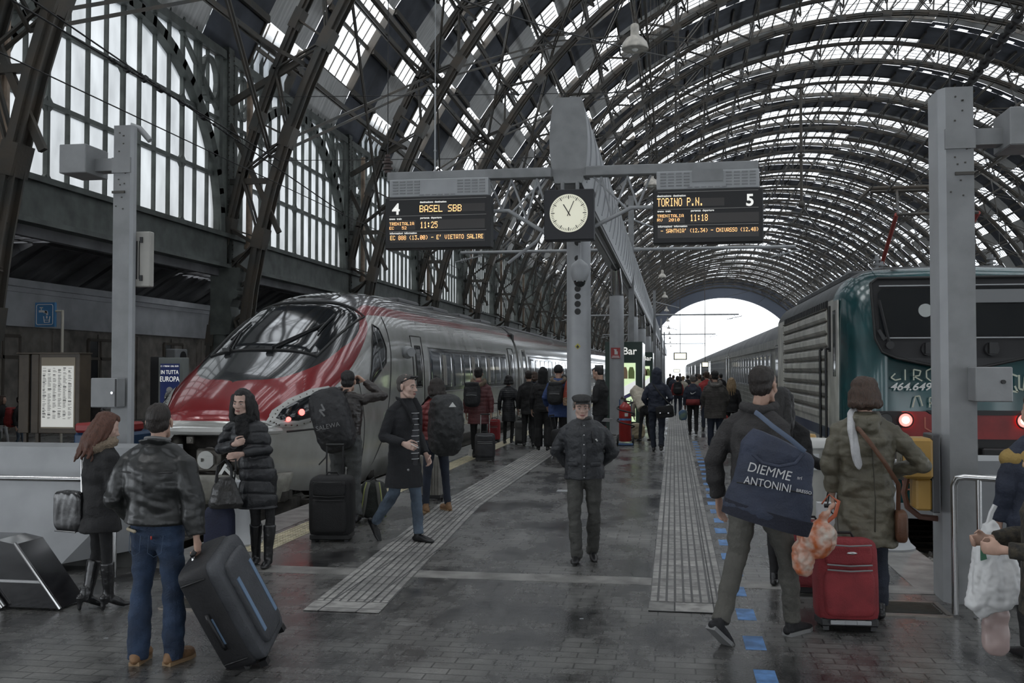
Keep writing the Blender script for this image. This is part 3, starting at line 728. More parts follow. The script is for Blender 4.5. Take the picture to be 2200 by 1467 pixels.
# headlights
HL = [(.18, 1.09), (.30, 1.02), (.62, 1.00), (1.05, 1.07), (1.62, 1.34), (1.75, 1.50), (1.60, 1.60), (1.2, 1.56), (.75, 1.42), (.40, 1.26)]
for s in (1, -1):
    side_patch(HL, .022, mat('headlight_frame', (.46, .46, .44), .35, .5), 'headlight_frame', tr, s)
    c = (sum(p[0] for p in HL)/len(HL), sum(p[1] for p in HL)/len(HL))
    inner = [(c[0]+(p[0]-c[0])*.84, c[1]+(p[1]-c[1])*.74) for p in HL]
    g = side_patch(inner, .034, M_GLASSB, 'headlight_glass', tr, s)
    b = MB(); x = s*(sx_at(1.35, 1.42)-.005); b.ell((x, 1.28, 1.42), (.05, .13, .11)); b.build('lamp_reflector', M_LAMPGLASS, g, smooth=True)
    for dd, zz, r in ((.78, 1.22, .075), (.52, 1.13, .05)):
        b = MB(); b.ell((s*(sx_at(dd, zz)+.028), dd-.02, zz), (.04, r, r*.7)); b.build('tail_lamp', M_REDLAMP, g, smooth=True)
    # bolts round the frame
    b = MB()
    for i in range(len(HL)):
        for k in range(3):
            p = HL[i]; q = HL[(i+1) % len(HL)]; d = p[0]+(q[0]-p[0])*k/3; z = p[1]+(q[1]-p[1])*k/3; d = c[0]+(d-c[0])*.92; z = c[1]+(z-c[1])*.88
            b.ell((s*(sx_at(d, z)+.035), d, z), .012, 6, 4)
    b.build('bolts', M_IRON, g)
    # seams of the coupler hatch cover and the nose panels
    def seam(pts, r=.008, nm='panel_seam'):
        q = []
        for (a, e) in zip(pts, pts[1:]):
            for k in range(8): q.append((a[0]+(e[0]-a[0])*k/8, a[1]+(e[1]-a[1])*k/8))
        q.append(pts[-1]); t = MB(); t.tube([Vector((s*(sx_at(d, z)+.003), d, z)) for d, z in q], r, 5); return t.build(nm, M_RUBBER, tr)
    seam([(.5, .95), (1.0, .96), (1.32, .9), (1.45, .7), (1.40, .5), (1.25, .40)], .014)
    seam([(4.75, 2.85), (4.7, 2.2), (4.45, 1.3), (4.1, .6), (3.7, .2), (3.3, .0)], .009)
    seam([(2.2, 1.72), (2.5, 1.75), (2.72, 1.6), (2.95, 1.0), (3.0, .2)], .006)
    # cab side window
    CW = [(3.22, 1.55), (4.30, 1.98), (4.42, 2.25), (4.30, 2.62), (4.12, 2.68), (3.75, 2.35)]
    w_ = side_patch(CW, .016, M_GLASSB, 'cab_window', tr, s, M_RUBBER, .014)
    b = MB(); b.bar((s*(sx_at(3.95, 1.85)+.03), 3.95, 1.85), (s*(sx_at(4.0, 2.55)+.03), 4.0, 2.55), .02, .03); b.build('window_bar', M_GREY, w_)
    # camera blister, crew door with handrails
    b = MB(); b.ell((s*(sx_at(5.6, 2.2)+.08), 5.6, 2.2), (.13, .15, .13)); b.tube([(s*(sx_at(5.6, 2.2)+.05), 5.62, 2.2), (s*(sx_at(5.6, 2.2)+.20), 5.45, 2.2)], .09, 14); b.build('mirror_camera', M_GREYL, tr, smooth=True)
    side_patch([(6.25, .3), (7.1, .3), (7.1, 2.55), (6.25, 2.55)], .010, M_WHITE, 'cab_door', tr, s, M_RUBBER, .012)
    side_patch([(6.45, 1.5), (6.9, 1.5), (6.9, 2.35), (6.45, 2.35)], .018, M_GLASSB, 'door_window', tr, s, M_RUBBER, .012)
    # ribbon window with panes and curtains
    L0, L1 = 7.6, 17.7
    rb = side_patch([(L0, 1.36), ((L0+L1)/2, 1.36), (L1, 1.36), (L1, 2.34), ((L0+L1)/2, 2.34), (L0, 2.34)], .012, M_GLASSB, 'window_band', tr, s, mat('window_trim', (.3, .3, .3), .3, .8), .015)
    for i in range(9):
        d = L0+.12+i*1.12
        side_patch([(d, 1.43), (d+.98, 1.43), (d+.98, 2.27), (d, 2.27)], .018, mat('coach_window_glass', (.06, .075, .10), .08, .3, coat=.5), 'window_pane', rb, s)
        if i in (1, 4, 6): 
            for q in (.05, .17, .29): side_patch([(d+q, 1.45), (d+q+.07, 1.45), (d+q+.07, 2.25), (d+q, 2.25)], .021, M_CURT, 'curtain', rb, s)
    side_patch([(18.3, .2), (19.3, .2), (19.3, 2.55), (18.3, 2.55)], .012, M_WHITE, 'passenger_door', tr, s, M_RUBBER, .014)
    side_patch([(18.45, .9), (19.15, .9), (19.15, 2.4), (18.45, 2.4)], .02, M_GLASSB, 'door_window', tr, s)
# white nose lip, coupler bay
b = MB(); lip = []
for i in range(25):
    a = -PI/2+PI*i/24; lip.append(Vector((math.sin(a)*.93, .42-math.cos(a)*.46, .97)))
b.tube(lip, [(.055, .06)]*25, 8, ref=(0, 0, 1)); b.build('nose_lip', M_WHITE, tr, smooth=True)
b = MB(); b.prism([(-.79, .0), (.79, .0), (.79, .9), (-.79, .9)], .62, .70, 'y'); b.build('coupler_bay', M_UNDER, tr)
# lower bumper shell
b = MB()
def bump(u, v):
    a = -PI/2*1.05+PI*1.05*u; r = 1.06-.10*v; return (math.sin(a)*r, .62-math.cos(a)*(.66-.12*v), .34-.42*v)
b.grid(bump, 24, 4); bumper = b.build('bumper', mat('soiled_bumper', (.33, .32, .28), .45, var=.3, vscale=5), tr, smooth=True)
m_ = bumper.modifiers.new('t', 'SOLIDIFY'); m_.thickness = .05
cp = MB(); cp.tube([(0, .65, .55), (0, .12, .55)], [.16, .19], 18); cp.box((0, .10, .55), (.38, .10, .34), None, .03); o = cp.build('coupler', M_GRIME, tr, smooth=True)
b = MB(); b.tube([(-.02, .03, .56), (-.02, .05, .56)], .13, 18); b.box((.05, .02, .56), (.12, .05, .12)); b.box((-.1, .02, .56), (.05, .06, .05)); b.build('coupler_face', mat('pale_steel', (.4, .4, .38), .4, .6), o, smooth=True)
for x in (-.28, .24):
    b = MB(); b.box((x, .08, .84), (.11, .06, .11), None, .01); b.tube([(x, .04, .84), (x, .1, .84)], .03, 10); b.box((x, .12, .28), (.13, .08, .13), None, .01); b.build('bracket_plate', M_GRIME, o)
b = MB(); b.tube([(-.66, .35, .42), (-.66, .35, .80)], .12, 16, rnd=True); q = b.build('tank', M_GRIME, tr, smooth=True)
b = MB(); b.prism([(-.72, .5), (-.60, .5), (-.60, .68), (-.72, .68)], .222, .228, 'y'); b.build('warning_label', mat('warning_yellow', (.55, .42, .08), .5), q)
b = MB(); b.add([(-.70, .219, .54), (-.62, .219, .54), (-.66, .219, .62)], [(0,1,2)]); b.build('warning_mark', M_BLACK, q)
b = MB(); b.lathe((.48, .35, .30), [(.05, 0), (.16, .05), (.24, .18), (.25, .30), (.22, .32)], 20); b.build('coupler_bowl', M_GRIME, tr, smooth=True)
b = MB(); b.bar((.28, .05, .45), (.70, -.10, .15), .06, .05); b.bar((.1, .1, .22), (.3, .05, .5), .05, .05); b.build('coupler_link', mat('pale_steel', (0,0,0)), tr)
b = MB()
for i in range(5): b.tube([Vector((-.95+.12*i, .3, .1)), Vector((-.7+.1*i, .22, .20+.05*math.sin(i))), Vector((-.4+.15*i, .3, .12))], .02, 6)
b.build('hoses', M_RUBBER, tr, smooth=True)
b = MB(); b.box((.0, .62, .0), (2.0, .3, .14)); b.box((0, .8, -.25), (2.1, .4, .4)); b.prism([(-1.2, -.1), (1.2, -.1), (1.05, -.42), (-1.05, -.42)], .95, 1.1, 'y'); b.build('plough', M_UNDER, tr)
# underframe: bogies and boxes
def bogie(y, par, w=1.05, zr=-.722):
    t = MB(); 
    for s in (1, -1):
        t.box((s*w, y, -.25), (.16, 2.6, .22), None, .03)
        for dy in (-1.15, 1.15): t.tube([(s*(w-.35), y+dy, zr+.44), (s*(w-.2), y+dy, zr+.44)], .44, 24); t.tube([(s*(w-.18), y+dy, zr+.44), (s*(w+.06), y+dy, zr+.44)], .16, 14)
        for dy in (-.7, .7):
            for k in range(5): t.tube([(s*(w+.02), y+dy, -.60+.09*k), (s*(w+.02), y+dy, -.56+.09*k)], .12, 12)
        t.box((s*(w+.05), y, -.42), (.1, .9, .3))
    return t.build('bogie', M_UNDER, par, smooth=True)
bogie(5.1, tr); bogie(16.6, tr)
b = MB(); b.bx(-1.15, 1.15, 7.3, 14.4, -.7, .0, .05); b.bx(1.0, 1.3, 3.7, 3.95, -.1, .5, .04); b.build('underfloor_box', M_UNDER, tr)
b = MB()
for i in range(4): b.bx(-.6, .6, 8+i*3.2, 9.8+i*3.2, 3.35, 3.47, .04)
b.build('roof_fairing', mat('roof_grey', (.10, .10, .105), .4, .3), tr)
# following cars (share one mesh)
def make_car():
    t = thing('train_car', '', 'train car'); L = 25.0
    b = MB(); b.v = []; 
    bd = car_body(8+L, nose=False); o = bd.build('body', M_LIV, t, smooth=True); 
    for s in (1, -1):
        for dd in (8.6, 31.2):
            side_patch([(dd, .2), (dd+1, .2), (dd+1, 2.55), (dd, 2.55)], .012, M_GLASSB, 'passenger_door', t, s, M_WHITE, .04)
        rb = side_patch([(10.4, 1.36), (20, 1.36), (30.6, 1.36), (30.6, 2.34), (20, 2.34), (10.4, 2.34)], .012, M_GLASSB, 'window_band', t, s, M_GREYL, .015)
        for i in range(15): d = 10.6+i*1.33; side_patch([(d, 1.45), (d+1.1, 1.45), (d+1.1, 2.25), (d, 2.25)], .018, mat('coach_window_glass', (0,0,0)), 'window_pane', rb, s)
    b = MB(); b.bx(-.6, .6, 10, 31, 3.36, 3.46, .04); b.build('roof_fairing', mat('roof_grey', (0,0,0)), t)
    b = MB(); b.bx(-1.15, 1.15, 8.7, 32.4, -.7, -.1, .05); b.build('underfloor_box', M_UNDER, t)
    b = MB(); b.bx(-1.2, 1.2, 7.6, 8.05, -.1, 3.1, .05); b.build('gangway', M_RUBBER, t)
    return t
c0 = make_car()
for k in range(5):
    o = c0 if k == 0 else copy_tree(c0)
    o.location = (LT, TY+20.45-8+25.4*k, 0)
    tag(o, 'white and red passenger car of the left train, %s behind the nose car' % names[k], 'train car', 'cars of the high-speed train')
# ---- green locomotive ------------------------------------------------------
M_TEAL = mat('teal_paint', (.008, .055, .060), .22, .1, bump=.03, bscale=3, var=.3, vscale=1.4, coat=.5)
M_LOCOW = mat('dirty_white_panel', (.46, .45, .41), .38, .2, bump=.1, bscale=5, var=.28, vscale=1.8)
M_RED = mat('red_band', (.20, .018, .018), .4, var=.25, vscale=3)
M_ROOFD = mat('loco_roof', (.07, .072, .075), .5, .3, var=.3, vscale=2)
M_GRAF = mat('graffiti_paint', (.48, .52, .42), .6)
M_GRAFR = mat('graffiti_red', (.42, .14, .10), .6)
LY = 15.6; HWL = 1.63; CX = XR+.08+HWL
lo = thing('locomotive', 'dark green electric locomotive with a red band and graffiti at the right platform', 'locomotive', (CX, LY, 0))
def lsec(d, w, zt, zb, rr=.55):
    half = [(w-.04, zb), (w, zb+.25), (w, 1.2), (w-.01, zt-rr-.25)]
    for i in range(1, 8): a = PI/2*i/7; half.append((w-rr+rr*math.cos(a)-.02*i/7, zt-rr+rr*math.sin(a)))
    half.append((0, zt+.04)); return [(x, d, z) for x, z in half]+[(-x, d, z) for x, z in reversed(half[:-1])]
def fy(z): return .0 if z < 1.9 else (z-1.9)*.20
rows = []
ds = [(0, .60), (.02, .46), (.07, .32), (.15, .2), (.27, .1), (.42, .03), (.6, 0), (1.2, 0), (2.3, 0), (9.85, 0)]
for d, dec in ds:
    zt = 3.42-dec*.75; r = lsec(0, HWL-dec, zt, -.15+dec*.15)
    rows.append([(x, d+(fy(z) if d < 1 else 0)*(1-d), z) for x, _, z in r])
k = len(rows[0]); b = MB(); b.mi = []
vs = [p for r in rows for p in r]; b.add(vs, [])
for i in range(len(rows)-1):
    for j in range(k):
        f = (i*k+j, (i+1)*k+j, (i+1)*k+(j+1) % k, i*k+(j+1) % k)
        zc = sum(vs[q][2] for q in f)/4; dm = ds[i][0]
        if dm >= 1.2: mi = 1 if zc < 2.9 and zc > .6 else (2 if zc >= 2.9 else 0)
        else: mi = 2 if (zc > 3.3 and dm > .3) else 0
        b.f.append(f); b.mi.append(mi)
b.f.append(tuple(range(k))); b.mi.append(0); b.f.append(tuple(reversed([(len(rows)-1)*k+j for j in range(k)]))); b.mi.append(0)
b.build('body', [M_TEAL, M_LOCOW, M_ROOFD], lo, smooth=True)
def ft(x, z, off=0.): return Vector((x, fy(z)-off, z))       # point on the front face
def front_poly(pts, off, m, name, par=lo, th=.02):
    v = [ft(x, z, off) for x, z in pts]; n = len(v); b = MB(); b.add(v+[p+Vector((0, th, 0)) for p in v], [tuple(range(n))]+[(i, (i+1) % n, n+(i+1) % n, n+i) for i in range(n)]); return b.build(name, m, par)
def rr(x0, x1, z0, z1, r, n=5, top=None):
    pts = []
    for cx, cz, a0 in ((x1-r, z1-r, 0), (x0+r, z1-r, PI/2), (x0+r, z0+r, PI), (x1-r, z0+r, 1.5*PI)):
        for i in range(n+1): a = a0+PI/2*i/n; pts.append((cx+r*math.cos(a), cz+r*math.sin(a)))
    return pts
surround = [(-1.22, 3.16), (-1.12, 3.24), (1.12, 3.24), (1.22, 3.16), (1.19, 2.32), (1.10, 2.12), (.9, 2.03), (0, 1.83), (-.9, 2.03), (-1.10, 2.12), (-1.19, 2.32)]
front_poly(surround, .035, mat('windscreen_surround', (.03, .03, .032), .35, .2), 'windscreen_surround')
front_poly(rr(-1.12, 1.12, 2.36, 3.08, .10), .055, M_GLASSB, 'windscreen')
b = MB(); b.tube([ft(x, z, .06) for x, z in surround+[surround[0]]], .022, 6, cap=False); b.build('surround_trim', M_RUBBER, lo)
for z in (3.12, 2.33): b = MB(); b.bar(ft(-1.1, z, .065), ft(1.1, z, .065), .02, .018); b.build('windscreen_trim', M_GREYL, lo)
front_poly(rr(.1, 1.05, 2.85, 3.05, .04), .075, mat('sun_blind', (.16, .165, .17), .6), 'sun_blind')
b = MB(); 
for i in range(1): b.tube([ft(-.46, 2.74, .09), ft(-.46, 2.74, .06)], .10, 24)
b.build('round_mirror', mat('mirror_disc', (.35, .37, .36), .3), lo)
for s in (-1, 1):
    b = MB(); b.tube([ft(.42*s if s > 0 else -.46, 2.16, .14), ft(.42*s if s > 0 else -.46, 2.16, .03)], .10, 16); b.box(ft(.42*s if s > 0 else -.46, 2.17, .16), (.12, .1, .16)); b.build('wiper_motor', M_BLACK, lo)
    b = MB(); b.bar(ft(s*1.0, 2.22, .12), ft(s*1.12, 2.9, .12), .03, .03); b.bar(ft(s*1.06, 2.3, .10), ft(s*1.14, 2.45, .10), .05, .05); b.tube([ft(s*1.0, 2.22, .15), ft(s*1.0, 2.22, .08)], .06, 12); b.build('wiper', M_BLACK, lo)
# red bumper band, lamps
front_poly([(-1.45, .84), (1.45, .84), (1.45, 1.24), (1.0, 1.24), (.95, 1.20), (-.45, 1.20), (-.5, 1.24), (-1.45, 1.24)], .05, M_RED, 'red_band', th=.08)
front_poly([(-.5, 1.26), (1.0, 1.26), (.92, 1.19), (-.42, 1.19)], .06, M_BLACK, 'coupling_recess')
for s in (-1, 1):
    hs = front_poly(rr(s*.96-.31, s*.96+.13, .99, 1.24, .04) if s < 0 else rr(s*.96-.13, s*.96+.31, .99, 1.24, .04), .075, M_BLACK, 'lamp_housing', th=.06)
    for x, m, r in ((s*.80 if s < 0 else .80+.04, M_REDLAMP, .105), (s*1.08 if s < 0 else 1.14, M_LAMPGLASS, .105)):
        b = MB(); b.tube([ft(x, 1.115, .105), ft(x, 1.115, .07)], [r*.9, r], 24); q = b.build('marker_lamp', m, hs, smooth=True)
        b = MB(); b.tube([ft(x+r*math.cos(a), 1.115+r*math.sin(a), .10) for a in [2*PI*i/20 for i in range(21)]], .014, 6, cap=False); b.build('lamp_ring', M_RUBBER, q)
        if m is M_REDLAMP: b = MB(); b.tube([ft(x, 1.115, .115), ft(x, 1.115, .09)], .055, 16); b.build('lamp_bulb', mat('warm_bulb', (.8, .4, .2), .3, emit=(1, .55, .25), estr=2.5), q)
front_poly([(-1.45, .45), (1.45, .45), (1.45, .84), (-1.45, .84)], .02, M_BLACK, 'buffer_beam')
front_poly([(.85, .42), (1.5, .42), (1.5, .84), (.85, .84)], .04, M_TEAL, 'side_skirt')
for s in (-1, 1): b = MB(); b.tube([(s*.87, -.5, .50), (s*.87, 0, .50)], [.06, .10], 14); b.tube([(s*.87, -.55, .50), (s*.87, -.49, .50)], .24, 24); b.build('buffer', M_UNDER, lo, smooth=True)
b = MB(); b.box((.40, -.16, .66), (.34, .14, .12), None, .02); b.box((.1, -.1, .72), (.2, .12, .14), None, .02); b.build('jumper_socket', M_BLACK, lo)
b = MB(); b.box((.45, -.17, .45), (.5, .1, .15), None, .02); b.build('coupling_cover', mat('faded_red', (.30, .07, .06), .5), lo)
b = MB(); b.box((0, -.15, .4), (.14, .3, .3)); b.tube([(0, -.3, .45), (0, -.42, .25), (0, -.38, 0)], .04, 8); b.build('hook', M_UNDER, lo)
front_poly([(-1.45, -.1), (1.45, -.1), (1.4, .40), (-1.4, .40)], .10, M_TEAL, 'plough', th=.06)
front_poly([(-1.5, -.32), (1.5, -.32), (1.5, -.10), (-1.5, -.10)], .14, M_GREYL, 'plough_blade', th=.05)
b = MB()
for i in range(3): b.tube([Vector((.15+.1*i, -.2, .45)), Vector((.2+.1*i, -.32, .15)), Vector((.3+.15*i, -.3, -.05)), Vector((.5+.1*i, -.2, .1))], .028, 8)
b.build('brake_hose', mat('brown_hose', (.16, .08, .06), .6), lo, smooth=True)
M_NUM = mat('white_lettering', (.62, .64, .62), .5)
fr = (PI/2, 0, 0)
text_mesh('number', '464.649', .155, M_NUM, lo, ft(-.71, 1.60, .012), fr, shear=.3, bold=.003, sx=1.15)
def graffiti(name, strokes, m, w=.018, off=.014):
    b = MB()
    for st in strokes:
        for a, c in zip(st, st[1:]): b.bar(ft(a[0], a[1], off), ft(c[0], c[1], off), .006, w, (0, 0, 1) if abs(a[1]-c[1]) < abs(a[0]-c[0]) else (1, 0, 0))
    return b.build(name, m, lo)
graffiti('graffiti', [[(-.92, 1.80), (-.98, 1.74), (-.92, 1.70), (-.84, 1.72)], [(-.78, 1.70), (-.78, 1.86)], [(-.66, 1.70), (-.66, 1.86), (-.56, 1.84), (-.58, 1.77), (-.66, 1.76), (-.54, 1.69)],
    [(-.48, 1.84), (-.40, 1.88), (-.32, 1.82), (-.34, 1.72), (-.42, 1.69), (-.48, 1.74), (-.48, 1.84)], [(-.25, 1.695), (-.23, 1.695)]], M_GRAF)
graffiti('graffiti', [[(-.68, 1.30), (-.64, 1.46), (-.58, 1.47), (-.54, 1.32)], [(-.44, 1.30), (-.44, 1.44), (-.36, 1.46), (-.34, 1.38), (-.44, 1.37), (-.32, 1.29)], [(-.26, 1.44), (-.22, 1.47), (-.14, 1.45), (-.14, 1.33), (-.22, 1.30), (-.28, 1.34), (-.26, 1.44)]], M_GRAF)
graffiti('graffiti', [[(.50, 1.52), (.44, 1.78), (.58, 1.76), (.66, 1.81)], [(.50, 1.52), (.62, 1.56), (.78, 1.53), (.74, 1.62)], [(.66, 1.81), (.78, 1.76)], [(.80, 1.78), (.80, 1.58), (.86, 1.56), (.88, 1.76)], [(.94, 1.80), (.94, 1.55)], [(1.0, 1.55), (1.0, 1.75), (1.1, 1.82), (1.12, 1.68), (1.04, 1.62), (1.14, 1.55)], [(.94, 1.66), (1.0, 1.62)]], M_GRAF, .026)
graffiti('graffiti', [[(-.52, 1.16), (-.52, 1.0), (-.44, .95), (-.34, .98), (-.32, 1.14)], [(-.22, 1.15), (-.24, .96)], [(-.14, .94), (-.14, 1.14), (-.04, 1.14)], [(-.14, 1.04), (-.04, 1.04)]], M_GRAFR, .02, .062)
graffiti('graffiti', [[(-.86, .30), (-.84, .10)], [(-.72, .30), (-.82, .28), (-.81, .10), (-.70, .10)], [(-.81, .2), (-.72, .2)], [(-.62, .08), (-.62, .30), (-.50, .08), (-.50, .30)], [(-.44, .32), (-.38, .2), (-.30, .34)], [(-.38, .2), (-.40, .02)]], M_GRAFR, .02, .115)
for s in (-1, 1):    # sides
    x = s*HWL
    def plate(y0, y1, z0, z1, m, nm, th=.015, par=lo): b = MB(); b.bx(x-s*.01, x+s*th, y0, y1, z0, z1); return b.build(nm, m, par)
    d_ = plate(.62, 1.28, .45, 2.95, M_LOCOW, 'cab_door', .012); plate(.80, 1.05, 1.75, 2.8, M_GLASSB, 'door_window', .02, d_)
    for y in (1.45, 2.1):
        b = MB(); b.tube([(x+s*.07, y, .55), (x+s*.07, y, 2.2)], .022, 8)
        for z in (.55, 2.2): b.tube([(x, y, z), (x+s*.07, y, z)], .02, 8)
        b.build('handrail', M_BLACK, lo, smooth=True)
    plate(1.38, 1.52, 2.15, 2.9, M_BLACK, 'grille', .02)
    cr_ = MB(); rb_ = MB()
    for i in range(9):
        z = 1.0+i*.21; cr_.add([(x, 1.75, z), (x+s*.035, 1.75, z+.05), (x+s*.035, 1.75, z+.13), (x, 1.75, z+.19), (x, 8.2, z), (x+s*.035, 8.2, z+.05), (x+s*.035, 8.2, z+.13), (x, 8.2, z+.19)], [(0,1,5,4),(1,2,6,5),(2,3,7,6),(0,1,2,3),(4,5,6,7)])
        rb_.bx(x, x+s*.042, 1.75, 8.2, z+.185, z+.205)
    cr_.build('corrugated_panel', M_LOCOW, lo); rb_.build('panel_seams', M_IRON, lo)
    plate(.6, 9.8, .72, .90, mat('navy_stripe', (.03, .04, .08), .4), 'lower_stripe', .014); plate(.6, 9.8, -.1, .60, mat('green_grey_skirt', (.09, .13, .13), .5, var=.3), 'skirt', .012)
    b = MB(); b.bx(x-s*.015, x+s*.008, 1.75, 8.25, 2.89, 3.01)
    for i in range(28): b.bx(x-s*.02, x+s*.02, 1.8+i*.228, 1.93+i*.228, 2.90, 3.0)
    b.build('roof_edge_grille', M_BLACK, lo)
    plate(8.5, 9.5, .45, 2.85, M_LOCOW, 'end_door', .012)
b = MB(); b.bx(-1.2, 1.2, 2.2, 9.4, 3.40, 3.55, .04); b.bx(-.9, .9, .9, 2.0, 3.36, 3.48, .03); b.build('roof_hatches', M_ROOFD, lo)
# pantograph
pg = MB(); 
for s in (-1, 1): pg.tube([(s*.55, 2.6, 3.6), (s*.5, 4.6, 3.62)], .035, 8)
for y in (2.6, 4.6): pg.tube([(-.55, y, 3.6), (.55, y, 3.6)], .04, 8)
pg_o = pg.build('pantograph_base', M_IRON, lo, smooth=True)
M_PRED = mat('pantograph_red', (.30, .05, .04), .5)
for s in (-1, 1):
    b = MB(); b.tube([(s*.55, 2.9, 3.62), (s*.62, 1.2, 4.35)], .035, 8); b.build('lower_arm', M_PRED, pg_o, smooth=True)
    b = MB(); b.tube([(s*.60, 1.2, 4.35), (s*.25, 2.9, 5.02)], .022, 8); b.build('upper_arm', M_IRON, pg_o, smooth=True)
b = MB(); b.tube([(-.62, 1.2, 4.35), (.62, 1.2, 4.35)], .025, 8); b.tube([(-.9, 2.9, 4.88), (-.7, 2.9, 5.08), (.7, 2.9, 5.08), (.9, 2.9, 4.88)], .035, 8); b.tube([(-.65, 3.15, 5.06), (.65, 3.15, 5.06)], .03, 8); b.tube([(.3, 2.9, 5.07), (.3, 3.15, 5.06)], .02, 6); b.tube([(-.3, 2.9, 5.07), (-.3, 3.15, 5.06)], .02, 6); b.tube([(.55, 1.2, 4.36), (.26, 2.9, 5.06)], .02, 6); b.build('collector_head', M_IRON, pg_o, smooth=True)
for x, y in ((-.95, 1.1), (-.7, 2.0), (.8, 1.2), (-1.0, 3.4), (.2, 1.6)):
    b = MB(); b.cyl((x, y, 3.40), .03, .28, 10)
    for q in range(3): b.cyl((x, y, 3.46+q*.07), .07, .025, 12)
    b.build('insulator', M_GREY, lo, smooth=True)
bogie(2.9, lo, 1.2); bogie(7.2, lo, 1.2)
# ---- grey coaches behind the locomotive
M_COACH = mat('weathered_coach', (.25, .25, .235), .4, .35, bump=.12, bscale=6, var=.3, vscale=1.5)
def make_coach():
    t = thing('passenger_coach', '', 'coach'); L = 24.8; w = 1.50
    rows = [lsec(0, w, 3.25, -.05, .75), lsec(L, w, 3.25, -.05, .75)]; k = len(rows[0]); b = MB(); vs = rows[0]+rows[1]; b.add(vs, []); 
    for j in range(k):
        f = (j, k+j, k+(j+1) % k, (j+1) % k); zc = sum(vs[q][2] for q in f)/4; b.f.append(f); b.mi.append(1 if zc > 2.7 else 0)
    b.f += [tuple(range(k)), tuple(range(k, 2*k))]; b.mi += [0, 0]
    b.build('body', [M_COACH, mat('coach_roof', (.20, .205, .21), .45, .4, bump=.1, var=.25, vscale=1)], t, smooth=True)
    for s in (1, -1):
        for i in range(15):
            y = 2.7+i*1.33; b = MB(); b.bx(s*w-s*.02, s*w+s*.012, y, y+.85, 1.35, 2.25); q = b.build('window', mat('coach_window_glass', (0,0,0)), t)
            f = MB(); 
            for zz in (1.33, 1.95, 2.27): f.bx(s*w, s*w+s*.03, y-.03, y+.88, zz-.025, zz+.025)
            for yy in (y-.02, y+.87): f.bx(s*w, s*w+s*.03, yy-.03, yy+.03, 1.3, 2.3)
            f.build('window_frame', M_GREYL, q)
        for y in (.35, 23.4): b = MB(); b.bx(s*w-s*.02, s*w+s*.02, y, y+1.0, .2, 2.5); q = b.build('door', M_GLASSB, t)
        b = MB()
        for z in (.55, .7, .85, 1.0, 1.15): b.bx(s*w, s*w+s*.018, 1.6, 23.2, z, z+.05)
        b.bx(s*w, s*w+s*.03, 0, L, 2.42, 2.47); b.build('side_ribs', M_COACH, t)
    b = MB()
    for j in range(5): a = -.6+j*.3; b.tube([(a, 0, 3.27), (a, L, 3.27)], .025, 6)
    for y in (4, 9, 14, 19, 23): b.bx(-.25, .25, y, y+.5, 3.25, 3.42, .03)
    b.build('roof_ribs', M_COACH, t)
    b = MB(); b.bx(-1.1, 1.1, L, L+.45, .0, 2.9, .05); b.build('gangway', M_RUBBER, t)
    b = MB(); b.bx(-1.2, 1.2, .5, L-.5, -.6, -.05, .05); b.build('underframe', M_UNDER, t)
    return t
c0 = make_coach()
for k in range(8):
    o = c0 if k == 0 else copy_tree(c0)
    o.location = (CX, LY+10.2+25.25*k, 0)
    tag(o, 'grey windowed passenger coach on the right, %s behind the green locomotive' % names[k], 'coach', 'coaches behind the locomotive')
# ================================================================== STATION FURNITURE
M_LED = mat('amber_dots', (.9, .45, .15), .5, emit=(1, .50, .20), estr=.62)
M_LEDBG = mat('display_strip', (.045, .04, .038), .3)
M_WTEXT = mat('white_print', (.62, .62, .60), .6)
M_WLIT = mat('lit_white_print', (.7, .7, .68), .5, emit=(1, 1, .95), estr=.14)
M_DIAL = mat('lit_dial', (.62, .62, .50), .5, emit=(1, .98, .80), estr=.10)
FONT57 = {'A': '7E1111117E', 'B': '7F49494936', 'C': '3E41414122', 'D': '7F4141221C', 'E': '7F49494941', 'F': '7F09090901', 'G': '3E41495932', 'H': '7F0808087F', 'I': '00417F4100', 'K': '7F08142241', 'L': '7F40404040', 'M': '7F020C027F', 'N': '7F0408107F', 'O': '3E4141413E', 'P': '7F09090906', 'R': '7F09192946', 'S': '4649494931', 'T': '01017F0101', 'U': '3F4040403F', 'V': '1F2040201F', 'X': '6314081463', 'Z': '6151494543', '0': '3E5149453E', '1': '00427F4000', '2': '4261514946', '3': '2141454B31', '4': '1814127F10', '5': '2745454539', '6': '3C4A494930', '7': '0171090503', '8': '3649494936', '9': '064949291E', ':': '0036360000', '.': '0060600000', '-': '0808080808', "'": '0005030000', '(': '001C224100', ')': '0041221C00', ' ': '0000000000'}
def led(text, x, z, w, h, y, par, name='dot_text'):
    """dot-matrix text, top-left at (x, z), total size w x h, facing -Y"""
    b = MB(); cw = w/len(text); px = cw/6; pz = h/7
    for i, ch in enumerate(text):
        g = FONT57.get(ch, FONT57[' '])
        for c in range(5):
            bits = int(g[c*2:c*2+2], 16)
            for r in range(7):
                if bits >> r & 1: cx = x+i*cw+(c+.5)*px; cz = z-(r+.5)*pz; b.quad((cx-px*.42, y, cz-pz*.36), (cx+px*.42, y, cz-pz*.36), (cx+px*.42, y, cz+pz*.36), (cx-px*.42, y, cz+pz*.36))
    return b.build(name, M_LED, par, fix=False)
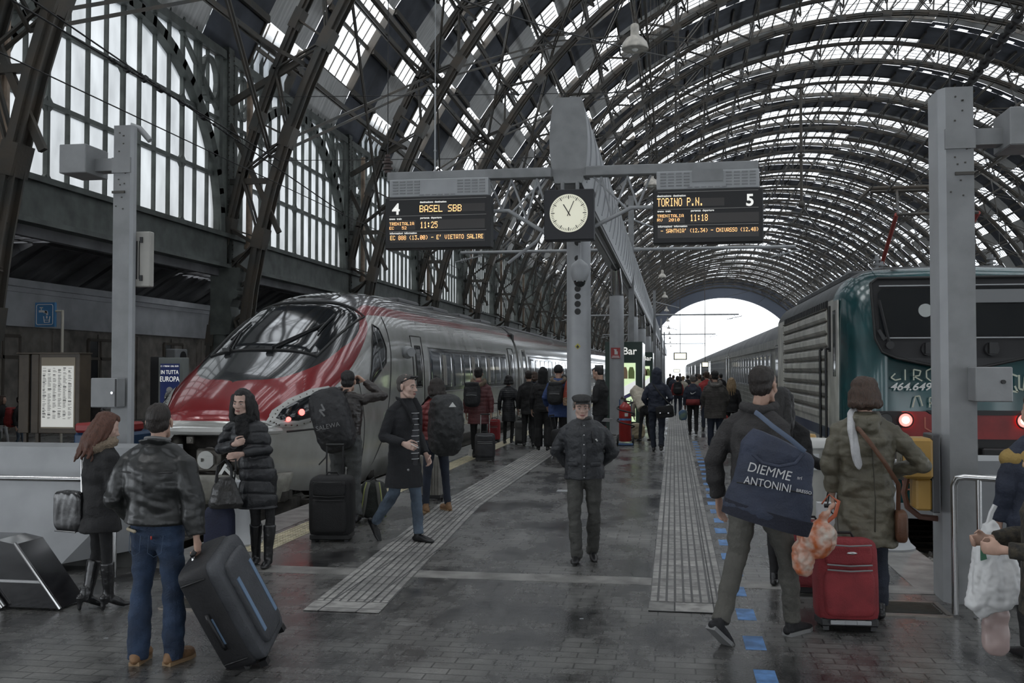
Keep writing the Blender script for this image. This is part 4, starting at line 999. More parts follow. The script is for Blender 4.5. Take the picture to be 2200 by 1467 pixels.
# ---- canopy spine and its columns
CXX = -1.59
def spine_prof(n=20):
    pts = []
    for i in range(n+1): t = i/n; z = 4.74+1.32*t; pts.append((.20+.085*math.sin(PI*t)**.8 if 0 < t < 1 else .20, z))
    return [(x, z) for x, z in pts]+[(-x, z) for x, z in reversed(pts)]
t = thing('canopy_spine', 'long grey metal spine beam with a barrel-shaped end running back over the row of columns', 'beam', (CXX, 15.4, 0))
b = MB(); b.prism(spine_prof(), 0, 190, 'y'); b.build('beam', M_GREYL, t, smooth=True)
b = MB(); b.prism([(x*1.03, 5.4+(z-5.4)*1.01) for x, z in spine_prof()], -.10, .02, 'y'); b.build('end_cap', M_GREY, t)
for k in range(90):
    if k > 88: break
    b = MB(); y = .5+k*1.15
    b.tube([Vector((.20+.085*math.sin(PI*q)**.8+.012, y+.25*q, 4.8+1.2*q)) for q in [.04+.92*j/8 for j in range(9)]], .02, 6); b.build('side_rib', M_GREYL, t, smooth=True)
b = MB(); b.tube([(.17, .1, 4.66), (.17, 190, 4.66)], .05, 8); b.tube([(.05, .5, 4.60), (.05, 190, 4.6)], .03, 6); o = b.build('cable_duct', M_BLACK, t, smooth=True)
gc = 'round grey columns under the canopy spine'
for k in range(14):
    Y = 17+11.5*k; h = 4.0 if k else 4.7
    t = thing('canopy_column', 'round grey column under the canopy spine, %s counted from the camera' % names[k], 'column', (CXX, Y, 0), 0, gc)
    b = MB(); b.cyl((0, 0, 0), .205, 3.95 if k else 4.72, 28); b.build('shaft', M_GREYL, t, smooth=True)
    b = MB(); b.cyl((0, 0, 0), .24, .05, 28); b.build('base_ring', M_STEEL, t, smooth=True)
    if k:
        b = MB(); b.cyl((0, 0, 3.95), .19, .06, 28); b.build('dark_collar', M_BLACK, t, smooth=True)
        b = MB(); b.tube([(0, 0, 4.0), (.02, -.35, 4.3), (.05, -1.3, 4.66)], [.17, .17, .13], 20); b.tube([(0, 0, 4.0), (0, .3, 4.4), (0, .6, 4.72)], [.15, .13, .12], 16); b.build('steel_neck', M_STEEL, t, smooth=True)
    else:
        b = MB()
        for i in range(9):
            z = 3.86-i*.128
            if i == 0: z = 4.0
            b.tube([(0, -.212, z), (0, -.200, z)], .053, 20)
        b.build('speaker_holes', mat('perforated_black', (.03, .03, .03), .7), t)
        b = MB(); b.prism([(-.05, 2.25), (0, 2.20), (.05, 2.25), (0, 2.30)], -.216, -.20, 'y'); b.build('yellow_mark', mat('mark_yellow', (.45, .40, .08), .5), t)
        b = MB(); b.prism([(-.025, 2.24), (0, 2.215), (.025, 2.24), (0, 2.275)], -.219, -.21, 'y'); b.build('black_mark', M_BLACK, t)
# ---- gantry
GY = 15.3
t = thing('sign_gantry', 'horizontal grey gantry beam with tubular struts carrying both departure boards', 'gantry', (0, GY, 0))
b = MB(); b.bx(-4.45, -1.85, -.10, .10, 4.82, 4.97, .01); b.bx(-1.32, 1.26, -.10, .10, 4.82, 4.97, .01); b.bx(-1.9, -1.28, .0, .35, 4.84, 4.95); b.build('beam', M_GREY, t)
def strut(a, c, r=.017): b = MB(); b.tube([a, c], r, 8); b.build('strut', M_GREYL, t, smooth=True)
xs = [-2.75, -2.45, -2.2, -1.95]; 
for s in (-1, 1):
    def q(x, z): return Vector((-1.58+s*(x), .02, z))
    b = MB(); b.tube([q(.38, 3.98 if s < 0 else 4.05), q(.95, 4.33), q(1.28, 4.33)], .032, 10); b.build('lower_tube', M_GREYL, t, smooth=True)
    for a, c in (((1.25, 4.82), (1.05, 4.34)), ((1.05, 4.34), (.90, 4.82)), ((.90, 4.82), (.66, 4.18)), ((.66, 4.18), (.50, 4.82)), ((.50, 4.82), (.40, 4.5)), ((.9, 4.3), (.38, 4.82))): strut(q(*a), q(*c))
    b = MB(); b.tube([q(.1, 4.5), q(.5, 3.85), (q(1.0, 3.55)+Vector((0, .3, 0)))], .025, 8); b.build('stay', M_GREYL, t, smooth=True) if s < 0 else None
b = MB(); b.tube([(-1.68, 0, 4.75), (-1.68, 0, 4.58)], .03, 8); b.tube([(-1.45, 0, 4.75), (-1.45, 0, 4.58)], .03, 8); b.build('clock_hangers', M_GREY, t)
BH = .80
def board(x0, w, num, numu, label, rows):
    t = thing('departure_board', label, 'departure board', (x0, 15.0, 3.73))
    b = MB(); b.bx(0, w, 0, .26, 0, BH, .012); b.build('case', M_BLACK, t)
    b = MB(); b.bx(.05, w-.05, .05, .30, BH+.01, 1.088, .01); h = b.build('upper_housing', M_GREYL, t)
    b = MB()
    for g0 in (.10, w-.10-.44):
        for c in range(4):
            for r in range(5): b.box((g0+.05+c*.115, .045, BH+.07+r*.045), (.085, .012, .018))
    for c in range(6): b.box((w*.34+c*.1, .045, BH+.04), (.07, .012, .012))
    b.build('louvres', M_GREY, h)
    if num == '5': b = MB(); b.bx(w*.36, w*.64, .03, .05, BH+.12, BH+.30); b.build('access_plate', M_GREY, h)
    b = MB()
    for v in (.955, .635, .335): b.bx(.07, w-.07, -.006, 0, BH*v-.004, BH*v+.004)
    b.build('divider_line', mat('divider_grey', (.25, .24, .23), .5), t)
    for (u0, v0, u1, v1) in rows['panels']: b = MB(); b.bx(w*u0, w*u1, -.004, .001, BH*v0, BH*v1); b.build('display_strip', M_LEDBG, t)
    text_mesh('platform_number', num, .24, M_WLIT, t, (w*numu, -.008, BH*.76), bold=.006)
    for s, u, v, wd, hh in rows['led']: led(s, w*u, BH*v, w*wd, BH*hh, -.008, t)
    for s, u, v in rows['small']: text_mesh('caption', s, .042, M_WLIT, t, (w*u, -.008, BH*v), align='LEFT', bold=.0008)
    return t
board(-4.42, 1.67, '4', .105, 'left departure board with the large number 4, destination Basel, above the high-speed train', dict(
    panels=[(.33, .70, .945, .85), (.04, .37, .29, .55), (.335, .37, .945, .55), (.05, .12, .945, .28)],
    led=[('BASEL SBB', .33, .835, .405, .135), ('TRENITALIA', .042, .515, .24, .06), ('EC   52', .042, .43, .168, .055), ('11:25', .337, .515, .17, .125), ("EC 888 (13.00) - E' VIETATO SALIRE", .05, .255, .885, .085)],
    small=[('destinazione  destination', .333, .895), ('treno  train', .042, .58), ('partenza  departure', .337, .59), ('informazioni  information', .046, .30)]))
board(-.29, 1.60, '5', .88, 'right departure board with the large number 5, destination Torino, beside the clock', dict(
    panels=[(.04, .68, .65, .83), (.04, .37, .29, .55), (.34, .37, .96, .55), (.04, .10, .96, .28)],
    led=[('TORINO P.N.', .037, .845, .43, .155), ('TRENITALIA', .037, .54, .247, .055), ('RV  2010', .037, .465, .21, .055), ('11:18', .34, .53, .165, .125), ("- SANTHIA' (12.34) - CHIVASSO (12.48)", .07, .27, .89, .075)],
    small=[('destinazione  destination', .037, .885), ('treno  train', .04, .60), ('partenza  departure', .345, .60), ('informazioni  information', .043, .315)]))
# ---- clock
t = thing('station_clock', 'square black station clock with a round lit dial hanging under the gantry', 'clock', (-1.56, 15.2, 4.21))
b = MB(); b.box((0, 0, 0), (.76, .26, .77), None, .012); b.build('case', mat('dark_case', (.02, .02, .024), .5), t)
b = MB(); b.tube([(0, -.145, .02), (0, -.125, .02)], .29, 48); d = b.build('dial', M_DIAL, t)
b = MB()
for i in range(60):
    a = 2*PI*i/60; L = .055 if i % 5 == 0 else .035; w = .012 if i % 5 == 0 else .006
    c = Vector((math.sin(a), 0, math.cos(a))); b.bar(c*(.27-L)+Vector((0, -.148, .02)), c*.27+Vector((0, -.148, .02)), .004, w, (c.z, 0, -c.x))
b.build('minute_marks', M_BLACK, d)
def hand(a, L, w, nm): c = Vector((math.sin(a), 0, math.cos(a))); b = MB(); b.bar(c*-.05+Vector((0, -.155, .02)), c*L+Vector((0, -.155, .02)), .004, w, (c.z, 0, -c.x)); b.build(nm, M_BLACK, d)
hand(math.radians(24), .20, .011, 'minute_hand'); hand(math.radians(-31), .155, .015, 'hour_hand')
# ---- dome camera
t = thing('dome_camera', 'white dome surveillance camera hanging below the clock in front of the column', 'camera', (-1.50, 16.2, 3.3))
b = MB(); b.lathe((0, 0, 0), [(.02, .62), (.03, .35), (.13, .27), (.15, .22), (.15, .1), (.12, .02), (.11, 0)], 24); b.tube([(0, 0, .58), (-.05, .585, .58)], .025, 8); b.build('housing', M_GREYL, t, smooth=True)
b = MB(); b.ell((0, 0, .0), (.10, .10, .11)); b.build('dome', M_GLASSB, t, smooth=True)
# ---- foreground posts
def post(c, w, h, s, lab, dp=.37):
    t = thing('service_post', lab, 'post', (c[0], c[1], 0))
    b = MB(); b.prism([(-w/2, -.17), (w/2, -.17), (w/2, -.17+dp), (-w/2, -.17+dp)], 0, h, 'z'); b.build('shaft', M_GREY, t)
    b = MB(); b.prism([(-w/2-.045, -.10), (-w/2, -.17), (-w/2, .2), (-w/2-.045, .2)] if s > 0 else [(w/2, -.17), (w/2+.025, -.14), (w/2+.025, -.08), (w/2, -.08)], 0, h, 'z'); b.build('side_channel', M_GREYL, t)
    b = MB(); b.box((0, -.175, h-.42), (w+.02, .03, .16)); b.box((s*(w/2+.14), -.06, h-.40), (.30, .16, .13)); b.build('bracket', M_GREY, t)
    b = MB(); b.box((s*(w/2+.38), -.10, h-.36), (.30, .42, .30), None, .008); b.build('box_light', M_GREY, t)
    b = MB(); random.seed(3)
    for i in range(14): b.tube([(random.uniform(-w/2+.02, w/2-.02), -.176, h-random.uniform(.05, .8)), ]*1+[(0, 0, 0)], .001, 4) if False else b.box((random.uniform(-w/2+.03, w/2-.03), -.175, h-random.uniform(.05, 1.0)), (.012, .008, .012))
    b.box((.03*s, -.18, h-.70), (.14, .02, .025)); b.build('bolts', M_IRON, t)
    return t
pr = post((2.27, 8.6), .21, 4.12, 1, 'tall grey square steel post in the right foreground beside the yellow ticket validators', .14)
pl = post((-5.66, 9.75), .185, 4.40, -1, 'tall grey square steel post on the left with a control box above the couple', .10)
b = MB(); b.box((.17, -.28, 1.74), (.27, .22, .27), None, .008); q = b.build('control_box', M_GREY, pr); b = MB(); b.tube([(.23, -.42, 1.76), (.23, -.39, 1.76)], .016, 12); b.build('lock', M_BLACK, q)
b = MB(); b.box((-.06, -.28, 1.62), (.29, .16, .30), None, .008); q = b.build('control_box', M_GREY, pl); b = MB(); b.tube([(.04, -.38, 1.62), (.04, -.35, 1.62)], .014, 12); b.build('lock', M_STEEL, q); b = MB(); b.bx(.065, .08, -.365, -.355, 1.48, 1.76); b.build('door_gap', M_BLACK, q)
b = MB(); b.tube([(.02, 0, 4.36), (.02, 0, 4.44), (.10, .0, 4.40), (.22, .0, 4.27)], .032, 10); b.build('small_camera', M_GREYL, pl, smooth=True)
b = MB(); b.bx(.10, .27, -.07, .02, 2.72, 3.30, .01); q = b.build('speaker_box', mat('beige_metal', (.36, .35, .32), .5, var=.1), pl); b = MB(); b.bx(.12, .13, -.08, -.07, 2.8, 3.2); b.bx(.15, .155, -.08, -.07, 2.8, 3.2); b.bx(.16, .19, -.085, -.07, 3.18, 3.24); b.bx(.16, .19, -.085, -.07, 2.78, 2.84); b.build('hinges', M_BLACK, q)
b = MB(); b.bx(-.13, -.09, -.08, .0, 2.74, 3.28); b.build('rear_plate', mat('beige_metal', (0,0,0)), pl)
# ticket validators on the right post
t = thing('ticket_validator', 'yellow ticket validator boxes with a dark backplate on the left face of the right post', 'ticket validator', (2.02, 8.55, 0))
b = MB(); b.box((.03, -.02, 1.03), (.06, .30, .62), None, .008); b.build('backplate', mat('dark_grey_plate', (.06, .06, .065), .4), t)
M_YEL = mat('validator_yellow', (.42, .25, .06), .45, var=.1, vscale=3)
b = MB(); b.box((-.11, -.06, 1.15), (.22, .30, .32), None, .02); q = b.build('validator_head', M_YEL, t); b = MB(); b.bx(-.226, -.218, -.16, .04, 1.08, 1.24); b.bx(-.23, -.22, -.12, 0, 1.12, 1.15); b.build('slot_panel', mat('slot_grey', (.16, .15, .12), .5), q)
b = MB(); b.box((-.06, -.04, .86), (.12, .24, .25), None, .015); b.build('validator_base', M_YEL, t)
b = MB(); b.tube([(-.15, 0, 1.0), (-.18, 0, .86), (-.15, .02, .74), (-.05, .05, .66), (.1, .1, .64)], .024, 8); b.build('conduit', mat('brown_hose', (0,0,0)), t, smooth=True)
# ---- track-end enclosures with chrome rails
def enclosure(x0, x1, y, h, lab, s):
    t = thing('track_end_barrier', lab, 'barrier', ((x0+x1)/2, y, 0)); w = (x1-x0)/2
    e = .30*w; sg = 1 if s > 0 else -1
    b = MB()
    A = [(-w, 0, .22), (w-.0, 0, .22), (w, .05, h), (-w, .05, h)]
    poly = [(-w, .12), (w, .12), (w, .9), (-w, .9)]
    b.add([(-w, -.28, .09), (w*.55, -.28, .07), (w, .12, .20), (w, .12, h-.02), (w*.72, -.02, h), (-w, -.02, h), (-w, .5, h), (w, .5, h), (w, .5, .2), (-w, .5, .2), (w*.36, -.28, .08), (w*.80, -.14, .55)],
          [(0, 10, 11, 4, 5), (10, 1, 11), (1, 2, 11), (2, 3, 4, 11), (5, 4, 3, 7, 6), (7, 3, 2, 8), (6, 7, 8, 9), (0, 5, 6, 9), (0, 9, 8, 2, 1, 10)])
    if s < 0: b.v = [(-x, yy, z) for x, yy, z in b.v]
    b.build('shell', M_GREYL, t)
    b = MB(); b.bx(-w+.1, w-.16, .0, .5, 0, .2); b.build('plinth', M_DARKPIT, t)
    return t
tl = enclosure(-8.25, -4.78, 8.75, 1.12, 'big faceted grey metal barrier closing the left track, behind the couple', 1)
trr = enclosure(2.50, 5.95, 8.9, 1.10, 'faceted grey metal barrier closing the right track beside the right post', -1)
def rail_hoop(pts, lab, legs):
    t = thing('handrail', lab, 'handrail', (pts[0][0], pts[0][1], 0)); o = Vector((pts[0][0], pts[0][1], 0))
    b = MB(); b.tube([Vector(p)-o for p in pts], .026, 12); b.build('rail', M_STEEL, t, smooth=True)
    for l in legs: b = MB(); b.tube([Vector((l[0], l[1], 0))-o, Vector((l[0], l[1], l[2]))-o], .022, 12); b.tube([Vector((l[0], l[1], 0))-o, Vector((l[0], l[1], .015))-o], .05, 12); b.build('leg', M_STEEL, t, smooth=True)
rail_hoop([(-8.0, 8.20, .88), (-5.05, 8.20, .88), (-4.92, 8.22, .84), (-4.90, 8.23, .76), (-4.90, 8.23, .02)], 'chrome handrail in front of the left grey barrier', [(-7.2, 8.20, .88)])
hx = P(2050, 1100, 8.0).x
rail_hoop([(hx, 8.0, .02), (hx, 8.0, .98), (hx+.02, 7.99, 1.035), (hx+.07, 7.97, 1.05), (hx+1.3, 7.55, 1.03)], 'chrome handrail hooped beside the foot of the right post', [(hx+.16, 7.94, 1.04), (hx+1.1, 7.62, 1.03)])
# dark wedge in the lower left corner
t = thing('wedge_sign_stand', 'black glossy wedge-shaped floor stand with steel edges in the lower left corner', 'floor stand', (G(130, 1312).x-.40, G(130, 1312).y+.08, 0))
W1 = [(-.75, .02), (.32, .02), (-.10, .55), (-.75, .55)]
b = MB(); b.prism([(-1.0, .02), (.40, .02), (.02, .50), (-.14, .53), (-1.0, .53)], -.1, .25, 'y'); b.build('body', mat('black_gloss', (.012, .012, .014), .12, coat=.5), t)
b = MB(); b.tube([(.02, -.10, .51), (.41, -.10, .02)], .014, 8); b.build('steel_edge', M_STEEL, t, smooth=True)
b = MB(); b.tube([(-.45, -.13, .5), (-.05, -.13, .02)], .028, 10); b.build('steel_foot', M_STEEL, t, smooth=True)
b = MB(); b.bar((-.9, -.105, .22), (.26, -.105, .22), .01, .02); b.build('steel_trim', M_STEEL, t)
# ---- flared bollards
for c, lab, sc_ in ((G(1912, 1178), 'pale grey flared cone bollard behind the olive coat at the right platform edge', 1.), (G(512, 1168), 'pale grey flared cone bollard behind the tilted grey suitcase', 1.)):
    t = thing('cone_bollard', lab, 'bollard', (c.x, c.y, 0)); b = MB()
    b.lathe((0, 0, 0), [(.245, 0), (.25, .025), (.20, .07), (.14, .22), (.09, .45), (.065, .62), (.06, .66)], 28); b.build('cone', M_GREYL, t, smooth=True)
    b = MB(); b.lathe((0, 0, .66), [(.06, 0), (.085, .06), (.13, .22), (.12, .26), (.03, .27)], 24) if lab.startswith('pale grey flared cone bollard behind the olive') else b.lathe((0, 0, .66), [(.06, 0), (.03, .02)], 16); b.build('top', M_GREYL, t, smooth=True)
def V3(x, y): return Vector((x, y, 0))
# ---- waste bins
for c, lab, m, h in ((G(1752, 1186), 'tall white waste bin with a wide white rim between the two right-hand walkers', M_GREYL, 1.15), (G(1733, 1178)+V3(-.02, .55), 'waste bin with a yellow rim standing behind the white one', M_YEL, 1.15)):
    t = thing('waste_bin', lab, 'bin', (c.x, c.y, 0)); b = MB()
    b.lathe((0, 0, 0), [(.14, 0), (.145, .02), (.165, h-.08), (.17, h-.06)], 28); b.build('body', mat('bin_white', (.46, .46, .43), .5, var=.1), t, smooth=True)
    b = MB(); b.lathe((0, 0, h-.10), [(.17, 0), (.198, .02), (.20, .08), (.19, .10), (.14, .10), (.13, .06)], 28); b.build('rim', mat('rim_white', (.66, .66, .64), .4) if m is M_GREYL else m, t, smooth=True)
    if m is M_GREYL: b = MB(); b.bx(-.13, .02, -.178, -.16, h-.30, h-.14); b.build('label', mat('paper', (0,0,0)), t)
# ---- kiosks / bar totems
def kiosk(x0, x1, y, h, lab, deep, txt=True, col2=(.30, .42, .22)):
    w = x1-x0; t = thing('bar_kiosk', lab, 'kiosk', (x0, y, 0)); mg = mat('kiosk_green', (.030, .055, .045), .4)
    b = MB(); b.bx(0, w, 0, deep, 0, h, .01); b.build('case', mg, t)
    b = MB(); b.bx(w-.0, w+.02, .05, deep-.05, .1, h-.03); b.build('mirror_side', M_STEEL, t)
    p0, p1, z0, z1 = w*.20, w*.82, .35, h-.62
    b = MB(); b.bx(p0, p1, -.02, 0, z0, z1); q = b.build('poster', mat('poster_pale_green', (.55, .62, .42), .5, emit=(.6, .75, .45), estr=.25, var=.2), t)
    b = MB(); b.prism([(p0, z0+.55), (p1, z0+.95), (p1, z0+1.2), (p0, z0+.85)], -.026, -.02, 'y'); b.build('poster_white_sweep', mat('poster_white', (.7, .72, .74), .5, emit=(1, 1, 1), estr=.15), q)
    b = MB(); b.prism([(p0, z0+.50), (p1, z0+.80), (p1, z0+.92), (p0, z0+.58)], -.028, -.02, 'y'); b.build('poster_violet_sweep', mat('poster_violet', (.16, .14, .35), .5), q)
    for i in range(2):
        cx = p0+(p1-p0)*(.52+.30*i); b = MB(); b.prism([(cx-.09, z0+1.25), (cx+.09, z0+1.25), (cx+.09, z1-.25), (cx+.05, z1-.12), (cx-.05, z1-.12), (cx-.09, z1-.25)], -.03, -.02, 'y'); b.build('poster_bottle', mat('poster_peach' if i == 0 else 'poster_green', (.55, .36, .22) if i == 0 else (.35, .45, .15), .5), q)
    if txt: text_mesh('sign_text', 'Bar', .30, M_WLIT, t, (w*.66, -.01, h-.28), bold=.004)
    if txt: b = MB(); b.bx(w*.20, w*.34, -.015, 0, h-.38, h-.18); b.build('red_pictogram', mat('pictogram_red', (.3, .03, .03), .5), t)
    return t
kiosk(-1.98, -.90, 29.4, 2.68, 'dark green bar kiosk panel with a lit drinks poster behind the second column', 2.2)
kiosk(-1.62, -.92, 45.0, 2.65, 'second green bar panel further back with a yellow poster', 2.0)
# grey panel beside
b = MB(); b.bx(0, .22, 0, .5, 0, 2.0, .01); tag(b.build('grey_cabinet', M_GREY, loc=(-2.30, 29.6, 0)), 'narrow grey cabinet left of the green bar kiosk', 'cabinet')
# fire sign
t = thing('fire_sign', 'red square fire extinguisher sign fixed on the second column', 'sign', (CXX-.02, 28.5-.215, 2.32)); b = MB(); b.bx(-.13, .13, -.01, 0, -.14, .16); b.build('plate', mat('sign_red', (.33, .03, .03), .4), t)
b = MB(); b.bx(-.03, .03, -.016, -.01, -.03, .10); b.bx(-.05, .03, -.016, -.01, .10, .12); b.bx(.03, .06, -.016, -.01, -.03, .06); b.bx(-.11, .11, -.016, -.01, -.12, -.10); b.bx(-.09, .09, -.016, -.01, -.085, -.065); b.build('pictogram', M_WTEXT, t)
# wheeled extinguisher
c = G(1343, 957); t = thing('wheeled_extinguisher', 'big red wheeled fire extinguisher with a black hose beside the second column', 'fire extinguisher', (c.x, c.y, 0), 0)
tilt = Matrix.Rotation(math.radians(4), 3, 'Y')
b = MB(); b.lathe((0, 0, .10), [(.12, 0), (.15, .04), (.15, .80), (.13, .88), (.06, .94), (.05, .97)], 24); q = b.build('cylinder', mat('extinguisher_red', (.34, .028, .025), .3, var=.15), t, smooth=True)
b = MB(); b.lathe((0, 0, .62), [(.153, 0), (.153, .05)], 24); b.build('blue_band', M_BLUE, q, smooth=True)
b = MB(); b.bx(.0, .08, -.156, -.14, .72, .80); b.build('label', M_WTEXT, q)
b = MB(); b.cyl((0, 0, 1.06), .03, .08, 12); b.box((-.04, 0, 1.15), (.14, .03, .03)); b.ell((-.07, 0, 1.18), .025); b.build('valve', M_IRON, t, smooth=True)
b = MB(); hp = [Vector((0, -.05, 1.1))]
for i in range(34): a = i*.42; hp.append(Vector((.02+.21*math.cos(a+.5), -.10+.19*math.sin(a+.5), 1.05-.020*i)))
b.tube(hp, .018, 8); b.build('hose', M_BLACK, t, smooth=True)
for s in (-1, 1): b = MB(); b.tube([(s*.17, .14, .13), (s*.21, .14, .13)], .13, 20); b.build('wheel', M_BLACK, t, smooth=True)
b = MB(); b.tube([(-.14, .16, .1), (-.14, .18, 1.12), (.14, .18, 1.12), (.14, .16, .1)], .014, 8); b.build('trolley_frame', mat('blue_frame', (.06, .12, .25), .4), t, smooth=True)
b = MB(); b.bx(-.16, .2, -.14, .16, 0.012, .06, .01); b.build('foot_plate', mat('blue_frame', (0,0,0)), t)
# ---- catenary masts with arms
for k, Y in enumerate((34.0, 66.0, 102.0, 138.0)):
    ax_ = P(1356, 537, Y).x if k == 0 else -1.22; az_ = 5.93 if k == 0 else 5.45; at_ = 7.75 if k == 0 else 7.05
    t = thing('catenary_mast', 'slim grey mast with long tube arms beside the canopy spine, %s one' % names[k], 'mast', (ax_, Y, 0), 0, 'masts beside the spine')
    b = MB(); b.bx(-.09, .09, -.09, .09, 0, at_); b.build('pole', M_GREY, t)
    for s in (-1, 1):
        L = 5.4 if s > 0 else 5.9; b = MB(); b.tube([(s*.09, 0, az_), (s*L, 0, az_)], .055, 10); b.tube([(s*.09, 0, az_), (s*.3, 0, az_)], .08, 10); b.build('arm', M_GREYL, t, smooth=True)
        b = MB(); b.tube([(s*.09, 0, az_+.85), (s*1.6, 0, az_+.45)] if k else [(s*.09, 0, az_+1.0), (s*.85, 0, az_+.7)], .03, 8); b.build('brace', M_GREYL, t, smooth=True)
        b = MB(); x = s*L-s*.3; b.tube([(x, 0, az_-.05), (x+.1, 0, az_-.2), (x+.5, 0, az_-.1), (x-.5, 0, az_-.33)], .022, 6)
        for q_ in range(3): b.tube([(x-.1-.07*q_, 0, az_-.24-.02*q_), (x-.13-.07*q_, 0, az_-.245-.02*q_)], .07, 10)
        b.build('registration_arm', M_GREYL, t, smooth=True)
# ---- pendant lamps
g = 'bell lamps hanging in a row above the platform'
M_BELL = mat('old_enamel', (.50, .47, .42), .45, .1, var=.25, vscale=9)
for k, Y in enumerate((16.3, 28.6, 42.3, 57, 73, 90, 109, 128, 148, 170, 195, 225)):
    t = thing('pendant_lamp', 'pale bell-shaped pendant lamp above the platform, %s in the row' % names[k], 'lamp', (-.60, Y, 7.08), 0, g)
    b = MB(); b.lathe((0, 0, 0), [(.215, 0), (.222, .015), (.20, .10), (.14, .18), (.075, .22), (.07, .26), (.07, .38), (.06, .41), (.02, .43)], 28); b.build('shade', M_BELL, t, smooth=True)
    b = MB(); b.ell((0, 0, .05), (.07, .07, .09)); b.build('bulb', mat('lamp_bulb_glass', (.6, .6, .56), .3), t, smooth=True)
    b = MB(); top = 28.15
    b.tube([(0, 0, .43), (0, 0, top-7)], .010, 5); 
    for s in (-1, 1): b.tube([(0, 0, .43), (s*.10, 0, .8), (s*.10, 0, top-7)], .006, 4)
    b.build('suspension', M_IRON, t)
# ---- hanging post with insulators (between the tracks, over the right side) and wires
t = thing('hanging_pole', 'black pole with insulators hanging in mid-air above the right train', 'pole', (2.6, 25.0, 0))
c0 = P(1720, 185, 25.0); c1 = P(1720, 440, 25.0); t.location = (c0.x, 25.0, 0)
b = MB(); b.tube([(0, 0, c1.z), (0, 0, c0.z)], .035, 10); b.build('pole', M_IRON, t, smooth=True)
b = MB(); b.ell((0, 0, c1.z), .09); b.tube([(0, 0, c1.z), (.6, 2, c1.z-.25), (1.3, 4.0, c1.z-.3)], .02, 6); b.build('ball_joint', M_IRON, t, smooth=True)
b = MB()
for z in (c0.z-.05, c0.z-1.62, c0.z-1.72): b.cyl((0, 0, z), .09, .05, 12)
b.box((0, 0, c0.z), (.24, .1, .06)); b.build('insulators', M_IRON, t)
def wire(pts, lab, r=.008, sag=0., n=12, blobs=None, grp=None, m=None):
    b = MB()
    for a, c in zip(pts, pts[1:]):
        a = Vector(a); c = Vector(c); b.tube([a.lerp(c, i/n)-Vector((0, 0, sag*4*(i/n)*(1-i/n))) for i in range(n+1)], r, 6)
    for (u, rr_) in (blobs or []):
        a = Vector(pts[0]).lerp(Vector(pts[1]), u)-Vector((0, 0, sag*4*u*(1-u))); d = (Vector(pts[1])-Vector(pts[0])).normalized(); b.tube([a-d*.03, a+d*.03], rr_, 10)
    return tag(b.build('overhead_wire', m or M_BLACK, smooth=True), lab, 'cable', grp)
random.seed(9); bl = [(.24+.010*i+random.uniform(0, .006), random.choice((.02, .03, .045, .055))) for i in range(30) if random.random() < .7]
wire([P(40, -20, 13), P(740, 460, 26)], 'cable with clusters of knotted insulators crossing the left windows, the upper one', .014, 0, blobs=[(u, r) for u, r in bl])
wire([P(-5, -60, 13), P(1, -30, 13.1)], 'short cable end at the top left', .01)
wire([P(0, -15, 12), P(600, 345, 20)], 'cable with clusters of knotted insulators crossing the left windows, the lower one', .014, 0, blobs=[(u+.05, r) for u, r in bl])
wire([P(560, 208, 21), P(1700, 190, 21)], 'thin cross wire high above the boards, the upper one', .008, .03)
wire([P(560, 345, 21), P(1790, 325, 21)], 'thin cross wire just above the boards, the lower one', .008, .03)
wire([P(950, -15, 18), P(1480, 130, 24), P(1720, 190, 25)], 'slack cable running from the roof to the hanging black pole', .016, .12)
wire([P(2230, -20, 9), P(1850, 480, 22)], 'dark overhead cable with clamps coming down to the locomotive, the thicker one', .016, .05, blobs=[(.05+.02*i, .05) for i in range(12)])
wire([P(2170, -20, 9), P(1800, 500, 24)], 'thin dark overhead cable coming down to the locomotive', .009, .05)
wire([P(2040, 205, 8.7), P(2037, -30, 8.7)], 'pair of steel suspension wires rising from the right post', .006)
wire([P(1880, 560, 16), P(1550, 640, 60)], 'contact wire over the right track', .010)
wire([Vector((-6.9, 9, 5.15)), Vector((-6.9, 200, 5.15))], 'contact wire over the left track', .008, .0)
wire([Vector((CX, 14, 5.18)), Vector((CX, 200, 5.22))], 'contact wire over the middle of the right track', .010, .0)
t = thing('thin_pole', 'slender pale pole standing on the left departure board housing', 'pole', (0, 15.35, 0)); a = P(935, 195, 15.35); c = P(935, 372, 15.35)
b = MB(); b.tube([(a.x, 0, c.z), (a.x, 0, a.z)], .014, 8); b.build('shaft', M_GREYL, t, smooth=True); b = MB(); b.tube([(a.x, 0, a.z), (a.x, 0, a.z+8)], .006, 6); b.ell((a.x, 0, (a.z+c.z)/2-.3), .022); b.build('stay', M_GREYL, t, smooth=True)
t = thing('line_insulator', 'stacked brown insulator with its wire at the left end of the gantry', 'insulator', tuple(P(833, 372, 15.4)))
b = MB()
for z, r in ((0, .06), (.05, .085), (.10, .06), (.15, .085), (.2, .05), (.26, .04)): b.cyl((0, 0, z), r, .035, 14)
b.build('discs', mat('brown_ceramic', (.06, .04, .035), .3), t, smooth=True); b = MB(); b.tube([(0, 0, .28), (0, 0, 6)], .008, 6); b.build('wire', M_BLACK, t)
